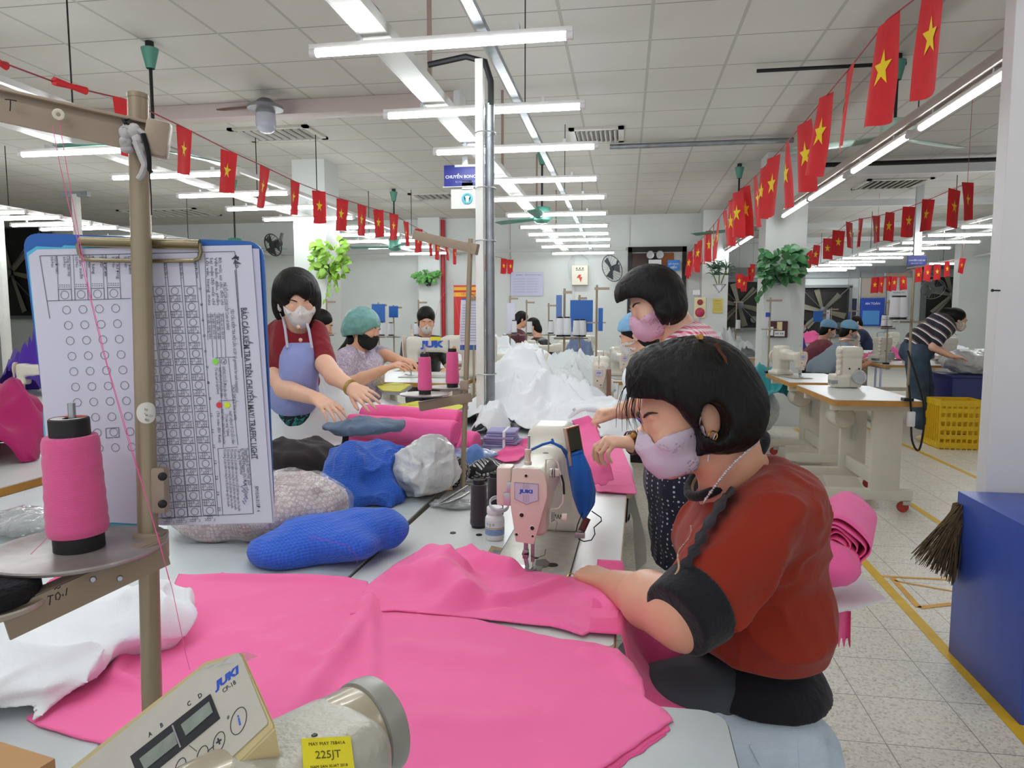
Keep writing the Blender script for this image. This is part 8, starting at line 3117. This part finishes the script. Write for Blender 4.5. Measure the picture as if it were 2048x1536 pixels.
# posters in the far right bay
YF = 20.25
panel('wall_poster', 'royal blue poster with white lettering on the far right wall', 'poster', (1719, 596, 1770, 652), YF - .05, mat('royal_blue_poster', '1e46b0', .5), .02, [('pale_figure', mat('pale_blue_figure', '4e93d6', .5), (.1, .45, .8, .95), .01)], [('AN TOÀN', M_signw, .5, .2, .6, .02)])
panel('wall_notice', 'white printed notice right of the royal blue poster', 'notice', (1776, 579, 1817, 642), YF - .05, M_wpl, .02, [], [('THÔNG TIN', M_txt, .5, .1, .6, .01)] + [('nội quy an toàn lao động', M_txt, .5, .2 + k * .09, .8, 0) for k in range(7)])
panel('banner', 'navy banner between the far fan and the royal blue poster', 'banner', (1703, 597, 1714, 640), YF + .03, mat('navy_banner', '1a2346', .5), .02)
slab('window_1', at_y(1722, 595, 20.28) - Vector((0, .01, .0)), at_y(1772, 555, 20.28) + Vector((0, .01, 0)), mat('tan_blind', 'b9ada0', .6))
slab('wall_stub', (7.0, 16.5, 0), (8.1, 16.8, CEIL), M_white)
"""posts"""
for x0, x1 in ((1690, 1700), (1712, 1720), (1770, 1776)):
 slab('trim_12', at_y(x0, 760, 20.2), at_y(x1, 545, 20.22) + Vector((0, .05, 0)), M_alu)

# ---------------------------------------------------------------- people farther back
def far_person(label, px, py, Y, ang, shirt, hair=True, cap=None, maskm=None, hip=.60, lean=.30, reach=.42, h=.011, bun=False, tilt=.35):
 """seated sewer: head at a photo point, facing angle ANG (0 = to the right of the picture, pi/2 = away)"""
 C = at_y(px, py, Y)
 g = Vector((math.cos(ang), math.sin(ang), 0))
 r = g.cross(Vector((0, 0, 1)))
 H = Head(C, g * math.cos(tilt) - Vector((0, 0, math.sin(tilt))), Vector((0, 0, 1)) * math.cos(tilt) + g * math.sin(tilt))
 hp_ = Vector((C.x, Y, 0)) - g * lean + Vector((0, 0, hip))
 o = person(label, Vector((hp_.x, hp_.y, 0)))
 nb2 = C - g * .08 - Vector((0, 0, .17))
 prims = H.prims() + [('c', H.p(0, -.03, -.05), nb2, .055, .065, .02)]
 sh_ = []
 for s in (-1, 1):
  S_ = nb2 + r * s * .16 - Vector((0, 0, .05))
  E_ = S_ + g * .14 - Vector((0, 0, .24)) + r * s * .05
  W_ = Vector((C.x, Y, 0)) + g * (reach - lean * .2) + r * s * .10 + Vector((0, 0, max(.84, E_.z + .02)))
  W_ = E_ + (W_ - E_).normalized() * min(.25, (W_ - E_).length)
  prims += [('c', S_.lerp(E_, .4), E_, .045, .040), ('c', E_, W_, .040, .026)]
  prims += hand(W_, W_ - E_ + Vector((0, 0, -.05)), Vector((0, 0, -1)), s, curl=(.4, .4, .3))
  sh_ += [('c', S_, S_.lerp(E_, .62), .07, .058)]
  K_ = hp_ + g * .42 + r * s * .10 + Vector((0, 0, -.06))
  F_ = Vector((K_.x - g.x * .04, K_.y - g.y * .04, .06))
  prims += []
  MB().ball(F_ + g * .05 - Vector((0, 0, .025)), (.06, .06, .03), sub=1).wbuild('shoe', M_dark, o)
 solid('body', prims, .016, h * .8, M_skin, o, it=1)
 sh_ += [('c', nb2 - Vector((0, 0, .10)), hp_ + Vector((0, 0, .08)), .145, .155), ('e', nb2 - Vector((0, 0, .09)), (.19 if abs(g.x) < .6 else .15, .15 if abs(g.x) < .6 else .19, .11)), ('c', nb2 + r * .1 - Vector((0, 0, .07)), nb2 - r * .1 - Vector((0, 0, .07)), .08, .08)]
 solid('shirt', sh_, .05, h, shirt, o, wr=.014, freq=8, seed=int(px), it=1, subs=[('c', H.p(0, .02, -.07), nb2 + g * .07, .05, .03)])
 tr = [('e', hp_ + Vector((0, 0, -.01)), (.17, .17, .13))]
 for s in (-1, 1):
  K_ = hp_ + g * .42 + r * s * .10 + Vector((0, 0, -.06))
  tr += [('c', hp_ + r * s * .09 - Vector((0, 0, .04)), K_, .085, .065), ('c', K_, Vector((K_.x - g.x * .04, K_.y - g.y * .04, .08)), .06, .045)]
 solid('trousers', tr, .03, h * 1.4, MATS['dark_trousers'], o, it=1)
 H.face_parts(o)
 if maskm:
  H.mask(o, maskm, h * .7, side=.0, bulge=0, low=-.105, loops=False)
 hm = [H.e(0, -.015, .045, .083, .098, .090), H.e(0, -.055, -.03, .072, .06, .09)]
 if bun:
  hm.append(H.e(0, -.13, .0, .04, .07, .05))
 solid('hair', hm, .02, h * .8, M_hair, o, subs=[H.e(0, .115, -.025, .062, .080, .085)], it=1)
 if cap:
  solid('cap', [H.e(0, -.02, .062, .098, .115, .085)], .01, h * .8, cap, o, cuts=[(H.p(0, .0, .035), H.p(0, .25, -1) - H.C)], wr=.008, freq=20, it=1)
 st2 = dup(seat0, (hp_.x, hp_.y, 0), 0, 'lilac stool under the ' + ' '.join(label.split(',')[0].split()[:11]))
 return o

M_cap = m_cloth('light_blue_cap', '86b5d8', wr=.4, scale=30)
M_mw = MATS['white_mask']
far_person('sewer in a blue cap, half hidden behind the chin of the gingham woman', 1272, 672, 4.4, PI - .2, M_wcloth, cap=M_cap, maskm=M_mw)
far_person('sewer in a maroon top with long black hair, right of the cable post', 1043, 640, 10.5, .4, mat('maroon_cotton', '5b2f3a', .9), bun=True)
far_person('black haired sewer right of the woman in maroon, behind white cones', 1066, 655, 9.6, PI, M_black)
far_person('sewer in black bending low behind the ivory side-on machine', 852, 642, 6.3, -1.2, M_black, maskm=M_mw)
far_person('black haired sewer in a coral print blouse behind the hair net woman', 641, 650, 5.6, .3, m_pattern('coral_print', 'floral', 'e0a89c', 'd4705f', 22, 'efd5cc'), bun=True)
far_person('sewer in a maroon tee and pale blue cap, right of the right pillar', 1657, 660, 10.6, .05, mat('dusty_maroon', '8a4a56', .9, bump=(40, .3)), cap=M_cap, maskm=M_mw, lean=.36)
far_person('sewer in a grey blue shirt and pale blue cap, in front of the overlocks', 1699, 663, 9.7, .02, mat('grey_blue_shirt', '9fb0bd', .9, bump=(40, .3)), cap=M_cap, maskm=mat('grey_mask', '9aa0a8', .8), lean=.36)
far_person('sewer in black with tied hair, just right of the right pillar', 1600, 650, 12.6, .0, M_black, maskm=M_mw, bun=True)
far_person('distant dark haired sewer in front of the royal blue poster', 1712, 645, 14.5, PI, mat('navy_shirt', '232a4a', .9))

# standing woman in the striped sweater
Y5 = 8.35
w5 = person('woman in a black and white striped sweater and jeans, bending over the navy bin', (J(1838, 855, Y5).x, Y5, 0))
H5 = Head(J(1913, 640, Y5), RT * .90 - UPV * .42 - FW * .15, UPV * .9 + RT * .42)
prims = H5.prims() + [('c', H5.p(0, -.03, -.05), J(1888, 655, Y5), .054, .06, .02)]
for Yk, dx in ((Y5 - .14, 0), (Y5 + .12, -4)):
 prims += limb([(1880 + dx, 680, Yk, 9), (1866 + dx, 694, Yk - .03, 8), (1904 + dx, 712, Yk - .05, 5)])
 W_ = J(1904 + dx, 712, Yk - .05)
 prims += hand(W_, J(1930 + dx, 716, Yk - .05) - W_, Vector((0, 0, -1)), 1, curl=(.2, .3, .2))
solid('body', prims, .016, .008, M_skin2, w5, it=1)
H5.face_parts(w5)
H5.mask(w5, M_mw, .007, side=0, bulge=0, low=-.1, loops=False)
solid('hair', [pell(1908, 631, Y5, 21, 16, .10), H5.e(0, -.12, .035, .05, .07, .05), ('c', J(1886, 628, Y5), J(1878, 640, Y5), .05, .03)], .02, .008, M_hair, w5, subs=[H5.e(0, .115, -.03, .062, .08, .085)], it=1)
MB().tube([H5.p(.05 * math.cos(k * PI / 5), -.10, .035 + .045 * math.sin(k * PI / 5)) for k in range(10)], .012, 6, True).wbuild('hair_tie', mat('tan_hair_tie', 'c29a72', .6), w5)
M_str = m_pattern('striped_knit', 'stripes', '20222c', 'e2dedb', 13, 'b98a9a', rot=(0, -.75, 0))
sw = [('c', J(1878, 652, Y5), J(1838, 684, Y5), .145, .15), ('e', J(1880, 655, Y5), (.14, .19, .13))]
for Yk in (Y5 - .15, Y5 + .14):
 sw += limb([(1886, 660, Yk, 14), (1876, 684, Yk - .02, 11)])
solid('striped_sweater', sw, .04, .01, M_str, w5, wr=.012, it=1)
M_dj = mat('dark_denim', '37485a', .85, bump=(50, .4), var=(9, .35))
jn = [pell(1833, 702, Y5, 32, 26, .17)]
for Yk, x in ((Y5 - .10, 1836), (Y5 + .10, 1846)):
 jn += limb([(1834, 712, Yk, 22), (x, 770, Yk, 18), (x + 6, 845, Yk, 15)])
solid('jeans', jn, .03, .011, M_dj, w5, wr=.016, freq=9, it=1)
for Yk, x in ((Y5 - .12, 1845), (Y5 + .10, 1855)):
 P = J(x, 850, Yk)
 MB().ball((P.x + .06, Yk, .045), (.13, .05, .045), sub=2).wbuild('shoe', mat('beige_shoe', 'c9bb95', .6), w5)

# ---------------------------------------------------------------- thread stands and white cones among the far machines
def stand(px, py0, py1, Y, label, cones=(), card=None, arm=18, z1=.785):
 a, b = at_y(px, py0, Y), at_y(px, py1, Y)
 b.z = z1
 m = mpp(a)
 o = thing('thread_stand', label, 'thread stand', b, 0, 'thread stands of the far machines')
 MB().cyl(Vector((b.x, Y, a.z)), b, .009, seg=8).wbuild('pole', M_pole, o)
 MB().box(a + Vector((arm * m * .4, 0, -.03)), (arm * m, .02, .02)).wbuild('thread_beam', M_pole2, o)
 MB().box(b + Vector((0, 0, .01)), (.06, .06, .02)).wbuild('pole_base', M_dark, o)
 for k, (dx, cy) in enumerate(cones):
  c = at_y(px + dx, cy, Y - .05)
  MB().lathe([(0, 0), (.07, 0), (.073, .004), (0, .004)], c, seg=18).wbuild('spool_disc', M_disc, o)
  q = dup(cone_w, c + Vector((0, 0, .0045)), 0, 'white thread cone, number', group='white thread cones')
  q['label'] = 'white cone %s, %s' % ('left of the pole' if dx < 0 else 'right of the pole', label.split(',')[0].replace('thread stand', 'stand'))
 MB().box(((b.x), Y - .02, (at_y(px, cones[0][1], Y).z if cones else a.z - .3) - .012), (.16, .02, .012)).wbuild('disc_arm', M_pole2, o)
 if card:
  x0, y0, x1, y1, m_ = card
  P0, P1 = at_y(x0, y1, Y - .03), at_y(x1, y0, Y - .03)
  MB().box((P0 + P1) / 2, (abs(P1.x - P0.x), .006, abs(P1.z - P0.z)), bev=.002).wbuild('work_board', m_, o, False)
 return o

cone_w = cone((-1.0, 3.95, .9), 'white thread cone standing on the table before the gingham woman', .036, .03, .13, M_thwhite, .012, .010, 'white thread cones')
cone_w.location = at_z(1140, 740, TOP)
M_cyb = mat('light_blue_board', '59b0d8', .6)
stand(1128, 577, 740, 5.6, 'thread stand with two white cones, the nearer right of the cable post', ((-8, 674), (6, 674)), (1112, 590, 1124, 662, mat('steel_blue_board', '5877b0', .5)))
stand(1158, 590, 720, 6.4, 'thread stand with white cones before the royal blue board', ((-5, 674), (7, 674)), (1140, 600, 1186, 664, M_blueb))
stand(1192, 570, 725, 6.0, 'black topped thread stand left of the gingham woman face', (), (1196, 616, 1206, 662, M_blueb), 30)
stand(1020, 592, 700, 8.0, 'thread stand with a white sheet near the maroon sewer', ((8, 668),), (1014, 606, 1030, 668, M_paper))
stand(1053, 600, 700, 8.4, 'plain thread stand before the back poster', ((6, 668),))
stand(1097, 606, 700, 8.2, 'plain thread stand under the electric cabinet', ((5, 668),))
stand(655, 598, 690, 7.0, 'thread stand left of the hair net woman', ((4, 668),))
stand(758, 605, 690, 7.6, 'thread stand with a blue board behind the hair net', ((6, 672),), (744, 608, 770, 645, M_blueb))
stand(788, 610, 690, 7.9, 'thread stand with a smaller blue board behind the hair net', ((-6, 672),), (778, 612, 796, 635, M_blueb))
stand(838, 600, 690, 8.0, 'thread stand above the sewer in black', ((-5, 672), (5, 672)))
stand(1815, 540, 790, 5.03, 'tall thread rack pole at the overlock table', ((-12, 640), (-26, 640)), None, -46, .80)
stand(1773, 600, 700, 9.2, 'thread stand behind the overlock heads', ((-5, 655), (6, 655)))
stand(1640, 622, 690, 12.3, 'thread stand with a blue card right of the pillar', ((4, 668),), (1626, 622, 1646, 644, M_blueb))
stand(1660, 615, 690, 12.4, 'thread stand with a white card right of the pillar', ((5, 664),), (1652, 620, 1660, 645, M_paper))
stand(1700, 618, 690, 11.0, 'thread stand over the grey blue sewer', ((-4, 660),), (1696, 624, 1701, 645, M_blueb))
stand(1536, 595, 745, 7.35, 'white thread stand with a blue collar in front of the right pillar', (), (1531, 625, 1541, 634, mat('collar_blue', '2b3f9c', .4)), 30, .80)
stand(1470, 600, 715, 10.8, 'thread stand with a white cone left of the pillar', ((6, 660),))
# garments and bits around the far machines
for k, (x, y, sx, sy, hh, z, m, lab) in enumerate((
  (1.45, 10.75, .9, .5, .32, .785, M_gcloth, 'white garment pile left of the right pillar'), (1.30, 7.9, 1.3, .7, .36, .42, m_cloth('teal_cloth', '3f9aa0'), 'teal cloth heaped at the foot of the right pillar'),
  (2.6, 11.95, .55, .5, .34, .785, m_cloth('purple_cloth', '4b2c94'), 'purple cloth pile beside the maroon tee sewer'),
  (4.4, 9.3, .7, .3, .05, .785, M_wpl, 'white cloth on the table behind the overlock machine'), (-2.62, 2.45, .60, .7, .27, .785, m_cloth('dark_pink_cloth', 'b32a68', wr=.4), 'dark pink gathered pile at the left edge'),
  (-2.45, 3.0 - .1, .4, .3, .26, .785, M_plast, 'white plastic bag left of the clipboard'), (-4.2, 4.7, .9, .5, .5, .785, MATS['purple_cloth'], 'purple cloth at the far left edge'), (3.5, 14.5, .7, .5, .2, .785, M_pk2, 'bright pink cloth by the capped sewers'),
  (3.5, 10.3, .7, .5, .12, .785, M_pk2, 'pink cloth on the table before the maroon tee sewer'), (4.35, 10.2, .6, .5, .2, .785, M_wcloth, 'white folded cloth behind the striped sweater woman hands'), (-2.1, 11.2, .7, .6, .2, .785, M_wcloth, 'white garments along the far tables'))):
 drape('garment_heap', 0, 0, sx, sy, hh, m, lab, 'garment heap', 90 + k, 0, z=z, at=(x, y, z), freq=5, res=.02, rough=.95)
o = heap('cloth_sack', (1.35, 8.3, .002), (.75, .6, .62), mat('white_sack', 'd2d3d6', .6, bump=(9, .6, .05)), seed=77, h=.02, wr=.04, freq=6)
tag(o, 'white sack on the floor under the teal cloth', 'sack')
o = thing('chair', 'cream plastic chair back at the left edge behind the near spool disc', 'chair', at_z(40, 1010, .6))
q = at_z(60, 985, TOP)
MB().box((0, 0, .25), (.34, .03, .05), bev=.012).build('top_rail', mat('cream_plastic', 'd5cfbf', .4), o)
for k in range(5):
 MB().box((-.15 + k * .075, 0, .13), (.02, .02, .22)).build('back_slat', MATS['cream_plastic'], o)
o.location = (q.x, q.y + .3, TOP - .05)
o = lump('plastic_bag', 40, 1075, (.26, .2, .06), MATS['crinkled_clear_bag'], 'clear bag lying on the bench at the left edge', 'plastic bag', 120, .014, 14, dy=.05, h=.007)
pw = thing('power_cable', 'black cable looping down from the near aisle table', 'cable', (1.95, 5.1, .2))
MB().tube(smooth_ring([J(*p) for p in ((1815, 700, 5.0), (1830, 745, 5.0), (1846, 800, 5.0), (1848, 850, 5.0), (1838, 900, 5.0), (1824, 880, 5.0), (1822, 820, 5.0), (1818, 770, 5.0))], 5, False), .007, 6).wbuild('cable_run', M_black, pw)
MB().box(J(1822, 838, 5.0), (.045, .03, .1), bev=.006).wbuild('cable_connector', M_wpl, pw)
